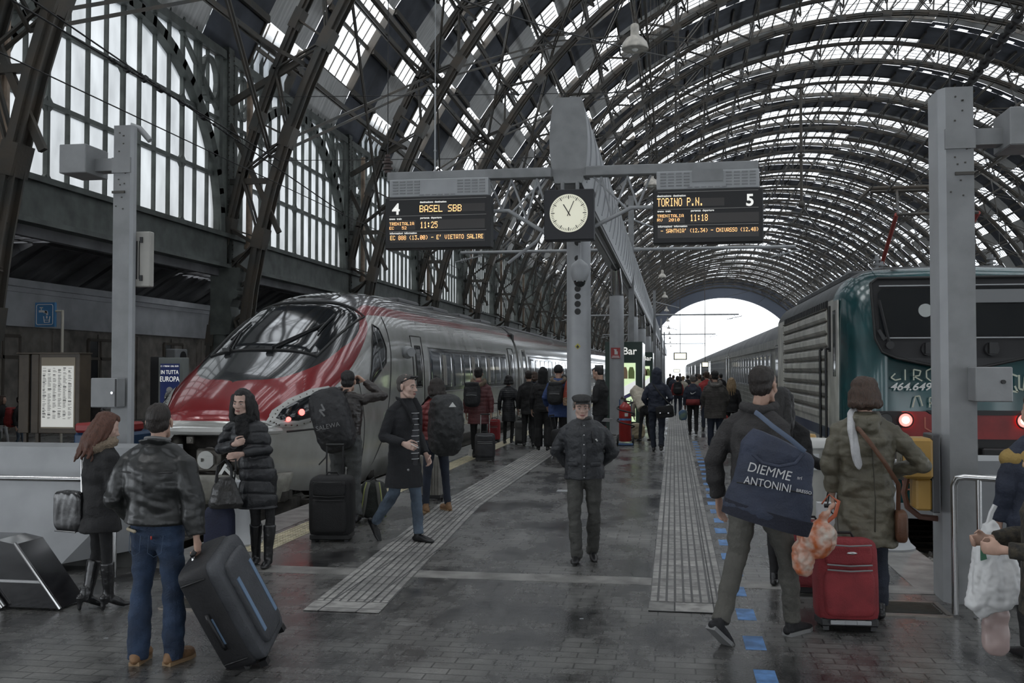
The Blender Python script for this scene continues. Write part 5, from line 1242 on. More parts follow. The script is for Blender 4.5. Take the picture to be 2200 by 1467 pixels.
# ---- far platform displays
for i, (x0, y0, x1, y1, Y) in enumerate(((1447, 757, 1476, 773, 62), (1447, 793, 1461, 800, 110), (1508, 777, 1522, 789, 58))):
    a = P(x0, y1, Y); c = P(x1, y0, Y); t = thing('platform_display', ('distant hanging display with a pale screen in front of the bright opening', 'smaller, farther display with a pale screen', 'dark display farthest back above the coaches')[i], 'display', (a.x, Y, a.z), 0)
    b = MB(); w = c.x-a.x; h = c.z-a.z; b.bx(0, w, 0, .2, 0, h); b.build('case', M_IRONG, t); b = MB(); b.bx(w*.08, w*.92, -.01, 0, h*.12, h*.88); b.build('screen', mat('pale_screen', (.35, .35, .28), .4, emit=(1, .95, .75), estr=.3), t)
    b = MB(); b.tube([(w*.5, .1, h), (w*.5, .1, 28.6-a.z)], .02, 6); b.build('hanger', M_IRON, t)
# ---- left side: tap sign, timetable case, totem, cart
t = thing('tap_sign', 'blue drinking water sign with a white tap and glass on a pale pole', 'sign', tuple(P(97, 702, 21)))
b = MB(); b.bx(-.24, .25, -.03, .05, 0, .56); q = b.build('panel', mat('sign_blue', (.035, .16, .33), .4), t)
b = MB(); fr_ = rr(-.20, .21, .05, .51, .04)
b.tube([Vector((x, -.035, z)) for x, z in fr_+[fr_[0]]], .008, 6, cap=False)
for bx_ in ((-.14, -.02, .33, .38), (-.12, -.04, .43, .45), (-.09, -.07, .38, .44), (-.02, .07, .31, .37)): b.bx(bx_[0], bx_[1], -.037, -.03, bx_[2], bx_[3])
b.prism([(.03, .37), (.09, .34), (.09, .27), (.045, .27), (.045, .32), (.0, .32)], -.037, -.03, 'y')
b.tube([Vector((x, -.035, z)) for x, z in ((-.02, .24), (.0, .10), (.12, .10), (.14, .24))], .010, 6); b.bx(.0, .12, -.036, -.03, .15, .16); b.bx(.045, .075, -.036, -.03, .19, .25); b.build('pictogram', M_WTEXT, q)
b = MB(); b.tube([(.25, .02, .36), (.42, .02, .36)], .025, 8); b.tube([(.42, .02, .38), (.42, .02, -t.location.z)], .032, 10); b.build('pole', mat('cream_pole', (.50, .47, .40), .5), t, smooth=True)
a = P(38, 930, 18.5); c = P(172, 757, 18.5)
t = thing('timetable_case', 'brown timetable display case with a paper timetable on dark legs', 'timetable', (a.x, 18.5, 0)); w = c.x-a.x; M_BRN = mat('brown_case', (.085, .065, .045), .45, var=.2)
b = MB(); b.bx(0, w*.17, 0, .4, a.z, c.z-.03, .01); b.bx(w*.22, w*.34, -.02, .4, a.z, c.z-.03, .01); b.bx(.32*w, w, 0, .4, a.z, c.z, .01); b.bx(-.02, w+.02, -.05, .42, c.z-.03, c.z, .005); q = b.build('case', M_BRN, t)
b = MB(); b.bx(w*.17, w*.22, .05, .35, a.z, c.z-.05); b.build('dark_gap', M_BLACK, q)
b = MB(); b.bx(w*.38, w*.93, -.012, 0, a.z+.10, c.z-.10); b.build('backing', mat('backing_board', (.34, .29, .22), .6), q)
b = MB(); b.bx(w*.39, w*.91, -.02, -.012, a.z+.13, c.z-.27); s_ = b.build('timetable_sheet', mat('sheet_white', (.62, .62, .58), .6, emit=(1, 1, .95), estr=.08), q)
b = MB(); random.seed(5)
for i in range(6):
    for j in range(46):
        if random.random() < .82: x = w*(.41+.083*i); z = c.z-.31-j*.0225; b.bx(x, x+w*.06*random.uniform(.5, 1), -.024, -.02, z-.012, z-.004 if random.random() < .9 else z+.004)
b.build('printed_columns', mat('print_black', (.05, .05, .05), .7), s_)
for x in (w*.04, w*.24, w*.9): b = MB(); b.bx(x, x+.07, .1, .17, 0, a.z); b.build('leg', M_BRN, t)
a = P(322, 955, 21.5); c = P(393, 768, 21.5)
t = thing('poster_totem', 'blue travel poster in a grey lightbox left of the high-speed train nose', 'poster', (a.x, 21.5, 0)); w = c.x-a.x
b = MB(); b.bx(0, w*.25, -.02, .3, 0, c.z+.02, .01); b.build('dark_side', M_BLACK, t)
b = MB(); b.bx(w*.22, w, 0, .3, 0, c.z, .01); q = b.build('frame', mat('totem_grey', (.25, .27, .26), .4), t)
b = MB(); b.bx(w*.31, w*.90, -.01, 0, .95, c.z-.14); b.build('blue_poster', mat('poster_blue', (.018, .025, .085), .4, emit=(.1, .15, .5), estr=.02), q)
b = MB(); b.bx(w*.31, w*.90, -.01, 0, .30, .93); b.build('picture_poster', mat('poster_picture', (.40, .42, .32), .5, col2=(.20, .28, .18), vscale=7), q)
for s, z, sz, sx_ in (('E  I TRENI  DEL SUD', c.z-.20, .05, 1), ('IN TUTTA', c.z-.34, .13, .75), ('EUROPA', c.z-.50, .17, .75)): text_mesh('poster_text', s, sz, M_WLIT, q, (w*.60, -.014, z), sx=sx_)
b = MB(); b.tube([(w*.6, -.018, c.z-.75), (w*.6, -.01, c.z-.75)], .075, 20)
for i in range(4): b.bx(w*.40, w*.80, -.016, -.01, c.z-1.06-.045*i, c.z-1.045-.045*i)
b.build('poster_marks', M_WTEXT, q)
b = MB(); b.bx(w*.38, w*.84, -.016, -.01, c.z-1.34, c.z-1.27); b.build('green_strip', mat('poster_green_strip', (.30, .42, .18), .5), q)
# luggage tractor behind the couple
c = P(232, 960, 16.5); t = thing('platform_tractor', 'small red and blue platform tractor with a black steering wheel behind the couple', 'tractor', (c.x, 16.5, 0))
b = MB(); b.bx(-.5, .5, -.3, .9, .25, .75, .05); b.build('body', mat('tractor_blue', (.02, .06, .14), .4), t); b = MB(); b.bx(-.45, .42, -.34, .5, .75, .92, .04); b.build('red_bonnet', mat('tractor_red', (.33, .03, .03), .4), t)
b = MB(); b.tube([(0, 0, .9), (0, .15, 1.14)], .03, 8); b.tube([Vector((.20*math.cos(a), .15+.17*math.sin(a), 1.16+.06*math.sin(a))) for a in [2*PI*i/20 for i in range(21)]], .022, 8, cap=False); b.bar((-.2, .15, 1.16), (.2, .15, 1.16), .05, .02); b.build('steering_wheel', M_BLACK, t, smooth=True)
for x in (-.42, .42):
    for y in (-.1, .7): b = MB(); b.tube([(x-.07, y, .22), (x+.07, y, .22)], .22, 20); b.build('wheel', M_BLACK, t, smooth=True)
# ================================================================== PEOPLE
M_SKIN = mat('skin', (.46, .29, .22), .5, var=.08, vscale=20)
M_SKIN2 = mat('pale_skin', (.50, .34, .28), .5, var=.08, vscale=20)
M_EYE = mat('eye_white', (.5, .48, .46), .3); M_IRIS = mat('iris', (.02, .015, .012), .2); M_LIP = mat('lips', (.30, .12, .11), .5)
HAIRS = dict(black=(.010, .009, .009), brown=(.065, .038, .026), red=(.11, .045, .028), grey=(.16, .15, .14), dark=(.022, .016, .013), salt=(.075, .068, .062), blond=(.26, .18, .10))
def hm(k): return mat('hair_'+k, HAIRS[k], .45, bump=.6, bscale=60, stretch=(4, 4, .5), var=.35, vscale=40)
def cm(name, col, rough=.75, bump=.35, bs=60, var=.18, coat=0.): return mat(name, col, rough, bump=bump, bscale=bs, var=var, vscale=6, coat=coat)
V = Vector
BASE = dict(hipL=(.05, 0, .52), knL=(.055, -.012, .285), anL=(.06, .01, .045), hipR=(-.05, 0, .52), knR=(-.055, -.012, .285), anR=(-.06, .01, .045),
            pel=(0, 0, .53), neck=(0, .005, .835), head=(0, -.008, .928), shL=(.100, .005, .787), elL=(.135, .018, .63), wrL=(.14, -.02, .495), shR=(-.100, .005, .787), elR=(-.135, .018, .63), wrR=(-.14, -.02, .495))
def cubic_hand(mb, wr, d, pn, side, s, curl=.4, thin=1.):
    """palm + four fingers + thumb; d along the forearm, pn the palm normal, side = direction of the thumb"""
    d = V(d).normalized(); pn = V(pn); pn = (pn-d*pn.dot(d)).normalized(); l = d.cross(pn); l = l if l.dot(V(side)) > 0 else -l
    mb.tube([wr-d*.02*s, wr+d*.02*s, wr+d*.055*s, wr+d*.092*s], [(.026*s, .020*s), (.034*s, .017*s), (.040*s, .016*s), (.036*s, .013*s)], 12, ref=l, rnd=False)
    for i, (o, L) in enumerate(((.030, .072), (.010, .080), (-.010, .075), (-.029, .058))):
        p = wr+d*.085*s+l*o*s; a = 0; pts = [p]; c = curl*(1+.12*i)
        for k, f in enumerate((.45, .32, .23)):
            a += c*(.5 if k == 0 else .85); q = d*math.cos(a)+pn*math.sin(a)+l*o*.8*(1-curl); p = p+q*L*f*s; pts.append(p)
        mb.tube(pts, [.0095*s*thin, .009*s*thin, .0085*s*thin, .0075*s*thin], 8, rnd=True)
    p = wr+d*.03*s+l*.030*s; mb.tube([p, p+(l*.75+d*.6+pn*.25)*.035*s, p+(l*.62+d*1.05+pn*.75)*.045*s, p+(l*.4+d*1.45+pn*1.2)*.05*s], [.013*s, .0115*s, .010*s, .008*s], 8, rnd=True)
def headM(J, H, hy, hp, hr=0): return Matrix.Translation(V(J['head'])*H) @ Euler((math.radians(hp), math.radians(hr), math.radians(hy)), 'ZYX').to_matrix().to_4x4() @ Matrix.Scale(H/1.75*1.08, 4)
def sub(mb, M, fn):
    t = MB(); fn(t); t.xf(M); mb.add(t.v, t.f)
def head_shape(t, fem=False, old=False):
    t.ell((0, .014, .040), (.073, .093, .083)); t.ell((0, -.018, -.018), (.060, .070, .082)); t.ell((0, -.030, -.050), (.047, .052, .052))
    t.ell((0, -.066, -.090), (.023, .018, .017)); t.tube([(-.045, .005, -.052), (-.034, -.040, -.088), (0, -.062, -.094), (.034, -.040, -.088), (.045, .005, -.052)], .019, 8, rnd=True)
    t.tube([(-.044, -.066, .014), (-.02, -.078, .020), (.02, -.078, .020), (.044, -.066, .014)], .010, 8, rnd=True)
    t.tube([(0, -.080, .012), (0, -.092, -.008), (0, -.106, -.030)], [.007, .009, .012], 8, rnd=True); t.ell((-.011, -.093, -.035), .009); t.ell((.011, -.093, -.035), .009)
    for s in (-1, 1):
        t.ell((s*.040, -.058, -.022), (.020, .017, .022)); t.ell((s*.076, .012, -.006), (.008, .018, .032)); t.ell((s*.080, .018, .006), (.007, .014, .018))
    t.ell((0, -.085, -.060), (.021, .008, .006)); t.ell((0, -.082, -.071), (.018, .009, .007))
def face_details(par, M, brow='dark', lips=None):
    def mk(nm, m, fn): t = MB(); fn(t); t.xf(M); return t.build(nm, m, par, smooth='all')
    for s in (-1, 1):
        e = mk('eye', M_EYE, lambda t: t.ell((s*.030, -.0735, -.004), (.0125, .010, .0065)))
        mk('iris', M_IRIS, lambda t: t.ell((s*.030, -.0805, -.004), (.0052, .0045, .0055), 10, 6)).parent = e
        mk('eyebrow', hm(brow), lambda t: t.tube([(s*.014, -.087, .018), (s*.030, -.087, .024), (s*.050, -.073, .019)], [.004, .005, .003], 6))
        mk('eyelid', M_SKIN2, lambda t: t.tube([(s*.017, -.082, .002), (s*.030, -.0855, .0045), (s*.044, -.076, .001)], .0034, 6))
    mk('mouth', lips or M_LIP, lambda t: (t.tube([(-.020, -.087, -.064), (0, -.094, -.062), (.020, -.087, -.064)], .0045, 8), t.tube([(-.017, -.086, -.068), (0, -.092, -.070), (.017, -.086, -.068)], .0045, 8)))
def spine(J, z):
    p, n = V(J['pel']), V(J['neck'])
    if z <= p.z: return V((p.x, p.y, z))
    t = (z-p.z)/(n.z-p.z); c = p.lerp(n, t); return V((c.x, c.y, z))
TORSO = [(.47, .094, .070), (.53, .096, .071), (.58, .090, .067), (.63, .090, .066), (.69, .100, .071), (.75, .101, .070), (.785, .090, .060), (.812, .064, .050), (.84, .040, .042)]
def wr_fn(amp, H, puff=None, groove=.012, freq=1.0, cy=None):
    def f(c):
        d = amp*(noise.noise(V((c.x*9*freq+3, c.y*9*freq, c.z*13*freq)))+.30*noise.noise(V((c.x*22*freq, c.y*22*freq+5, c.z*26*freq)))+.5*abs(noise.noise(V((c.x*7+c.z*5, c.y*7+9, c.z*16-c.x*6))))-.12)
        if puff: k = abs(math.sin(PI*(c.z+.02*noise.noise(c*4))/puff)); d += groove*(k**.45-.75)
        return d
    return f
def person(label, foot, top, deg, J={}, look=(0, 0), skin=None, hair=('short', 'dark'), topw=None, legw=None, shoes=None, face=False, near=1, group=None, bulk=1., extra=None, hands=(.45, .45), pn=None, H=None, fem=False, z=0.):
    g = G(*foot) if len(foot) == 2 else V((foot[0], foot[1], 0))
    if H is None: d = ray(foot[0], top); H = EYE+d.z*g.y/d.y
    Jn = dict(BASE); Jn.update(J); J = {k: V(v) for k, v in Jn.items()}
    root = thing('person', label, 'person', (g.x, g.y, z), math.radians(deg), group)
    s = H/1.75; vx = {2: .0065, 1: .0095, 0: .015}[near]; sk = skin or M_SKIN
    Mh = headM(J, H, *look)
    b = MB()
    b.tube([spine(J, z)*H for z, _, _ in TORSO], [(rx*(.66+.14*min(1, max(0, (z-.55)*4)))*H, ry*(.66+.14*min(1, max(0, (z-.55)*4)))*H) for z, rx, ry in TORSO], 16, ref=(1, 0, 0))
    hb = Mh @ V((0, .030, -.055)); nk = V(J['neck'])*H
    b.tube([nk-V((0, 0, .03*s)), nk.lerp(hb, .6), hb], [.056*s, .051*s, .050*s], 12, rnd=True)
    sub(b, Mh, head_shape)
    for q in 'LR':
        sh, el, wr = (J[k+q]*H for k in ('sh', 'el', 'wr')); b.tube([sh, el, wr], [.040*s, .033*s, .025*s], 10, rnd=True)
        sg = 1 if q == 'L' else -1; d = (wr-el).normalized(); inw = V((-sg, 0, 0)) if not (pn and q in pn) else V(pn[q])
        fwd = V((0, -1, 0)) if abs(d.y) < .8 else V((0, 0, 1))
        cubic_hand(b, wr+d*.015*s, d, inw, fwd, s*(.93 if fem else 1), hands[0 if q == 'L' else 1])
        hp, kn, an = (J[k+q]*H for k in ('hip', 'kn', 'an')); b.tube([hp, kn, an], [.058*s, .038*s, .024*s], 10, rnd=True)
    body = fuse(b, 'body', sk, root, vx, 3)
    if face: face_details(body, Mh, 'dark' if hair[1] not in ('grey', 'salt') else 'salt')
    # ---- trousers
    lw = dict(m=cm('dark_trousers', (.02, .02, .024)), w=1., amp=.007, cuff=.06); lw.update(legw or {})
    b = MB(); w = lw['w']*s
    p = J['pel']*H; b.tube([p+V((0, .0, -.06*s)), p+V((0, 0, .03*s)), p+V((0, 0, .12*s))], [(.158*s*w, .118*s*w), (.160*s*w*bulk, .120*s*w*bulk), (.150*s*bulk, .112*s*bulk)], 16, rnd=False, ref=(1, 0, 0))
    for q in 'LR':
        hp, kn, an = (J[k+q]*H for k in ('hip', 'kn', 'an')); dn = (an-kn).normalized()
        fl = lw.get('flare', 1.)
        b.tube([hp+V((0, 0, -.01)), hp.lerp(kn, .5), kn, kn.lerp(an, .5), an-dn*(lw['cuff']-.05)*s], [(.094*s*w, .10*s*w), .080*s*w, .063*s*w, .059*s*w*fl, .052*s*w*fl], 14, rnd=False)
        b.ell(hp, .09*s*w); b.ell(J['pel']*H+V((0, .015*s, -.075*s)), (.115*s*w, .10*s*w, .085*s))
    fuse(b, 'trousers', lw['m'], root, vx*1.2, 3, wr_fn(lw['amp']*s, H, freq=1.1))
    # ---- shoes
    sh = dict(m=cm('black_shoe', (.012, .012, .013), .35, .1), boot=0, heel=0, yaw=(0, 0), pitch=(0, 0)); sh.update(shoes or {})
    for i, q in enumerate('LR'):
        an = J['an'+q]*H; kn = J['kn'+q]*H; R = Euler((math.radians(sh['pitch'][i]), 0, math.radians(sh['yaw'][i]))).to_matrix(); b = MB(); t = MB(); hl = sh['heel']
        zb = -.045*H+.001   # sole relative to the ankle
        t.tube([(0, .055*s, zb+.035*s+hl), (0, .02*s, zb+.045*s+hl*.9), (0, -.06*s, zb+.040*s+hl*.4), (0, -.13*s, zb+.030*s), (0, -.175*s, zb+.026*s)], [(.034*s, .032*s), (.037*s, .042*s), (.040*s, .038*s), (.044*s, .028*s), (.032*s, .020*s)], 12, rnd=True, ref=(1, 0, 0))
        t.tube([(0, .02*s, zb+.05*s+hl), (0, .015*s, zb+.12*s+hl)], [.040*s, .040*s], 12)
        if sh.get('chunk'): t.ell((0, -.12*s, zb+.045*s), (.052*s, .075*s, .042*s)); t.ell((0, .035*s, zb+.05*s), (.044*s, .045*s, .05*s))
        if hl: t.tube([(0, .06*s, zb), (0, .055*s, zb+hl+.02)], [.016*s, .028*s], 10)
        b.add([R @ V(v)+an for v in t.v], t.f)
        if sh['boot']:
            d = (kn-an).normalized(); b.tube([an-d*.01*s, an+d*.10*s, an+d*(kn-an).length*.6, an+d*(kn-an).length*sh['boot']], [.044*s, .046*s, .060*s, .064*s], 14)
        o = fuse(b, 'boot' if sh['boot'] else 'shoe', sh['m'], root, .008 if near else .012, 2, wr_fn(.004*s, H) if sh['boot'] else None)
        if sh.get('sole'):
            b = MB(); t = MB(); t.prism([(-.036*s, .07*s), (.036*s, .07*s), (.040*s, -.05*s), (.046*s, -.13*s), (.028*s, -.19*s), (-.028*s, -.19*s), (-.046*s, -.13*s), (-.040*s, -.05*s)], zb-.001, zb+.024*s, 'z'); b.add([R @ V(v)+an for v in t.v], t.f); b.build('sole', sh['sole'], o)
    # ---- jacket / coat
    T = dict(m=cm('dark_cloth', (.02, .02, .022)), hem=.50, hw=1.0, fat=1.12, amp=.010, puff=None, groove=.012, collar=1, sleeve=1.0, cuff=.0, hood=None, belt=0, freq=1.); T.update(topw or {})
    b = MB(); f = T['fat']*bulk; rows = []
    zh = T['hem']
    if zh < .47:
        n = 3
        for i in range(n): u = i/n; rows.append((zh+(.47-zh)*u, .094*(1+(T['hw']-1)*(1-u))*1.02, .070*(1+(T['hw']-1)*(1-u))*1.08))
    rows += [r for r in TORSO if r[0] >= zh-.02]
    if zh > .47: rows = [(zh, rows[0][1]*T['hw'], rows[0][2]*T['hw'])]+rows[1:]
    rr_ = []
    for z_, rx, ry in rows:
        k = f if z_ < .80 else 1+(f-1)*.5
        if T['belt'] and abs(z_-.63) < .03: k *= .88
        rr_.append((rx*k*H, ry*k*H))
    b.tube([spine(J, r[0])*H for r in rows], rr_, 20, ref=(1, 0, 0))
    sl = T['sleeve']*(1+(f-1)*.7)
    for q in 'LR':
        sh_, el, wr = (J[k+q]*H for k in ('sh', 'el', 'wr')); dn = (wr-el).normalized()
        b.ell(sh_+V((0, 0, -.022*s)), .055*s*sl); b.tube([sh_, sh_.lerp(el, .5), el, el.lerp(wr, .5), wr-dn*(.01*s-T['cuff'])], [.052*s*sl, .058*s*sl, .054*s*sl, .049*s*sl, .041*s*sl], 14, rnd=False); b.ell(el, .054*s*sl)
    nb = J['neck']*H
    b.tube([J['shL']*H*1.0+V((0, 0, -.012*s)), (J['shL']*H).lerp(nb, .5)+V((0, 0, .002*s)), nb+V((0, .01*s, -.01*s)), (J['shR']*H).lerp(nb, .5)+V((0, 0, .002*s)), J['shR']*H+V((0, 0, -.012*s))], [(.046*s*sl, .05*s*sl), (.050*s*f, .054*s*f), (.066*s, .066*s), (.050*s*f, .054*s*f), (.046*s*sl, .05*s*sl)], 12, rnd=True, ref=(0, 1, 0))
    if T['collar']: b.tube([nb+V((0, 0, -.03*s)), nb+V((0, .002, .045*s*T['collar']))], [(.085*s, .080*s), (.073*s, .070*s)], 16, ref=(1, 0, 0))
    if T['hood'] == 'down': b.tube([nb+V((-.085*s, -.01*s, .02*s)), nb+V((-.075*s, .075*s, .0)), nb+V((0, .115*s, -.02*s)), nb+V((.075*s, .075*s, 0)), nb+V((.085*s, -.01*s, .02*s))], [.032*s, .045*s, .055*s, .045*s, .032*s], 10, rnd=True); b.ell(nb+V((0, .10*s, -.07*s)), (.09*s, .05*s, .08*s))
    if T['hood'] == 'up': sub(b, Mh, lambda t: (t.ell((0, .025, .03), (.098, .118, .118)), t.tube([(0, .04, -.02), (0, .03, -.15)], [.10, .10], 14, rnd=True)))
    c = fuse(b, T.get('name', 'jacket'), T['m'], root, vx*1.15, 3, wr_fn(T['amp']*s, H, T['puff'], T['groove'], T['freq']))
    if T.get('fur'):
        b = MB(); n = 16; Rr = .105 if T['hood'] != 'up' else .1
        for i in range(n):
            a = PI*(-.12+1.24*i/(n-1)); p = nb+V((math.cos(a)*.115*s, math.sin(a)*.125*s-.01*s, (.03-.05*math.sin(a))*s)); b.ell(p+V((0, .012*s, -.012*s)), .047*s)
        fuse(b, 'fur_trim', T['fur'], c, .009, 1, lambda c_: .012*noise.noise(c_*60))
    # ---- hair
    k, hc = hair; m = hm(hc)
    def hshort(t): t.ell((0, .034, .054), (.080, .090, .080)); t.ell((0, .046, .0), (.075, .066, .070)); t.ell((0, -.012, .088), (.060, .066, .040))
    if k == 'short': hb_ = lambda t: hshort(t)
    elif k == 'crop': hb_ = lambda t: (t.ell((0, .032, .050), (.077, .088, .079)), t.ell((0, .048, .0), (.071, .060, .062)), t.ell((0, -.012, .084), (.056, .062, .038)))
    elif k == 'bob': hb_ = lambda t: (hshort(t), t.ell((0, .045, .005), (.108, .092, .105)), t.ell((0, .030, .075), (.092, .092, .070)), t.ell((-.078, .02, -.01), (.034, .06, .07)), t.ell((.078, .02, -.01), (.034, .06, .07)), [t.ell((.085*math.cos(a), .05+.07*math.sin(a), -.05), .035) for a in (0, .6, 1.2, 1.9, 2.5, 3.14)])
    elif k in ('long', 'wavy', 'pony'):
        L = .34 if k != 'pony' else .1
        def hb_(t):
            hshort(t); w_ = .088 if k == 'long' else .10
            for i in range(9):
                a = -.25*PI+1.5*PI*i/8; x = w_*math.cos(a); y = .03+.075*math.sin(a); y = y if y > -.02 else -.02
                t.tube([(x*.8, y*.9, .05), (x, y+.01, -.04), (x*1.15, y+.03, -.14), (x*1.2, y+.04, -L+.05*abs(math.cos(a)))], [.03, .034, .032, .012], 8, rnd=True)
    elif k == 'ponytail': hb_ = lambda t: (hshort(t), t.tube([(0, .11, .05), (0, .15, .0), (0, .14, -.12), (0, .12, -.2)], [.02, .03, .028, .012], 8, rnd=True))
    else: hb_ = None
    if hb_ and k != 'none':
        b = MB(); sub(b, Mh, hb_); fuse(b, 'hair', m, root, .0085 if near else .014, 2, lambda c_: .006*noise.noise(V((c_.x*70, c_.y*70, c_.z*14)))+.006*noise.noise(V((c_.x*18, c_.y*18, c_.z*18))))
    if k == 'beanie': b = MB(); sub(b, Mh, lambda t: (t.ell((0, .016, .055), (.088, .104, .090)), t.tube([(0, .014, .02), (0, .014, .055)], [(.088, .103), (.088, .103)], 18, ref=(1, 0, 0)))); fuse(b, 'beanie', cm('black_knit', (.012, .012, .013)), root, .012, 2)
    if extra: extra(root, J, H, s, Mh, c)
    return root, J, H, s, Mh, c
def part(root, nm, m, fn, M=None, fz=None, disp=None, smooth='all', sm=2):
    b = MB(); fn(b)
    if M is not None: b.xf(M)
    return fuse(b, nm, m, root, fz, sm, disp) if fz else b.build(nm, m, root, smooth=smooth)
def W2(root, p): return Matrix.Translation(root.location) @ root.rotation_euler.to_matrix().to_4x4() @ V(p)
# ---- luggage builders (top-level things) ----------------------------------
def carry_suitcase(label, loc, rz, w, d, h, col, tilt=0., handle=.35, rough=.7, style='soft', accent=None, roll=0.):
    t = thing('suitcase', label, 'suitcase', loc, math.radians(rz)); R = Matrix.Rotation(math.radians(tilt), 4, 'X'); m = cm('luggage_%d_%d_%d' % tuple(int(x*255) for x in col), col, rough, .3, 90)
    lift = .045
    def P_(b): return b.xf(R)
    b = MB(); tbox(b, (0, 0, lift+h/2), (w, d, h), e=.28); o = P_(b).build('shell', m, t, smooth='all')
    if style in ('soft', 'dark'):
        b = MB(); tbox(b, (0, -d/2, lift+h*.36), (w*.82, .09, h*.55), e=.35); tbox(b, (0, -d/2, lift+h*.80), (w*.76, .07, h*.24), e=.35); P_(b).build('front_pocket', m, t, smooth='all')
        for z in (.63, .92, .69):
            b = MB(); b.tube([V((-w*.36, -d/2-.045, lift+h*z)), V((0, -d/2-.055, lift+h*z-.008)), V((w*.36, -d/2-.045, lift+h*z))], .006, 6); P_(b).build('zip', accent or M_GREY, t, smooth=True)
    else:
        b = MB()
        for i in range(9): x = -w*.40+w*.8*i/8; b.tube([V((x, -d/2-.0, lift+h*.06)), V((x, -d/2-.012, lift+h*.5)), V((x, -d/2, lift+h*.94))], .008, 6)
        P_(b).build('ribs', m, t, smooth=True)
    b = MB(); 
    for z in (.02, .98): pass
    b.bx(-w*.46, w*.46, -d*.46, d*.46, lift-.02, lift+.04, .01); P_(b).build('base', M_BLACK, t)
    for s in (-1, 1):
        b = MB(); b.tube([V((s*w*.38-.014, d*.36, .035)), V((s*w*.38+.014, d*.36, .035))], .035, 16); P_(b).build('wheel', M_BLACK, t, smooth=True)
        if style != 'tilted': b = MB(); b.box((s*w*.38, -d*.36, .022), (.04, .04, .045)); P_(b).build('foot', M_BLACK, t)
    if handle:
        b = MB(); 
        for s in (-1, 1): b.tube([V((s*.09 if w > .3 else s*.07, d*.36, lift+h*.95)), V((s*.09 if w > .3 else s*.07, d*.36, lift+h+handle))], .009, 8)
        P_(b).build('telescopic_bars', M_STEEL if style != 'dark' else M_BLACK, t, smooth=True)
        b = MB(); b.tube([V((-.10, d*.36, lift+h+handle)), V((.10, d*.36, lift+h+handle))], .015, 10); P_(b).build('handle', M_BLACK, t, smooth=True)
    b = MB(); b.tube([V((-.07, 0, lift+h-.005)), V((-.05, 0, lift+h+.03)), V((.05, 0, lift+h+.03)), V((.07, 0, lift+h-.005))], .010, 8); P_(b).build('top_grip', M_BLACK, t, smooth=True)
    return t
def backpack(label, root, J, H, w, h, d, col, cat='backpack', cx=0., cz=.66, tilt=0., roll=0., cover=False, name='backpack', parts=None, sx_=1):
    """worn on the back of root; local back is +Y"""
    s = H/1.75; loc = W2(root, (cx*H, J['neck'].y*H+.115*s+d/2, cz*H))
    t = thing(name, label, cat, loc, root.rotation_euler.z); m = cm('pack_%d_%d_%d' % tuple(int(x*255) for x in col), col, .55 if cover else .7, .5, 25)
    R = Euler((math.radians(tilt), math.radians(roll), 0)).to_matrix().to_4x4()
    b = MB(); tbox(b, (0, 0, 0), (w, d, h), e=.55)
    if not cover: tbox(b, (0, d*.45, -h*.15), (w*.75, d*.5, h*.5), e=.5); tbox(b, (0, .02, h*.45), (w*.8, d*.8, h*.2), e=.5)
    else: b.ell((0, d*.25, 0), (w*.5, d*.42, h*.46))
    b.xf(R); fuse(b, 'cover' if cover else 'pack_body', m, t, .010, 3, wr_fn(.010 if cover else .006, 1, freq=1.2))
    if not cover:
        b = MB(); b.tube([V((-w*.3, d*.72, -h*.0)), V((0, d*.75, h*.02)), V((w*.3, d*.72, 0))], .005, 6); b.xf(R); b.build('zip', M_GREY, t, smooth=True)
    for q in (-1, 1):
        b = MB(); y0 = -d/2-.01; b.tube([V((q*w*.22, -d*.3, h*.42)), V((q*w*.24, -d/2-.09*s, h*.46)), V((q*w*.30, -d/2-.26*s, h*.30)), V((q*w*.34, -d/2-.25*s, h*.0)), V((q*w*.32, -d*.4, -h*.36))], [(.026, .008)]*5, 8, ref=(1, 0, 0)); b.build('strap', M_BLACK, t, smooth=True)
    return t, R
# ---- materials for clothes
C_LEATH = cm('black_leather', (.013, .014, .014), .40, .12, 30, .06, .08)
C_PUFF = cm('black_quilt', (.016, .017, .020), .42, .25, 40)
C_JEAN = cm('blue_denim', (.022, .042, .085), .8, .4, 120, .35)
C_JEAN2 = cm('faded_denim', (.085, .115, .155), .8, .4, 120, .4)
C_JEAND = cm('dark_denim', (.018, .024, .040), .8, .4, 120)
C_WOOL = cm('charcoal_wool', (.020, .021, .024), .95, .6, 160)
C_BLACK = cm('black_cloth', (.011, .011, .012), .8)
C_GREYT = cm('grey_trousers', (.075, .078, .078), .8)
C_TAUPE = cm('olive_grey_trousers', (.085, .082, .072), .8)
C_TAN = cm('tan_boot_leather', (.22, .12, .055), .6)
C_BURG = cm('burgundy_quilt', (.105, .030, .032), .5, .3, 40)
C_REDP = cm('red_puffer', (.17, .022, .022), .42, .3, 40)
C_BLUE = cm('blue_parka', (.030, .060, .17), .7)
C_OLIVE = cm('olive_quilt', (.115, .105, .075), .5, .3, 30)
C_FUR = cm('tan_fur', (.23, .18, .13), .95, 1., 120, .4)
C_FURG = cm('grey_fur', (.16, .15, .14), .95, 1., 120, .4)
C_NAVY = cm('navy_cloth', (.020, .026, .045), .75)
C_TWEED = cm('grey_tweed', (.060, .055, .050), .95, .8, 70, .4)
C_CREAM = cm('cream_cloth', (.42, .38, .31), .85)
C_DKGR = cm('dark_grey_fleece', (.040, .038, .038), .95, .5, 80)
C_WHITE = cm('white_cloth', (.50, .50, .51), .8)
M_WSOLE = mat('white_sole', (.55, .55, .53), .6); M_TSOLE = mat('tan_sole', (.30, .20, .11), .6); M_GSOLE = mat('grey_sole', (.20, .20, .20), .6)
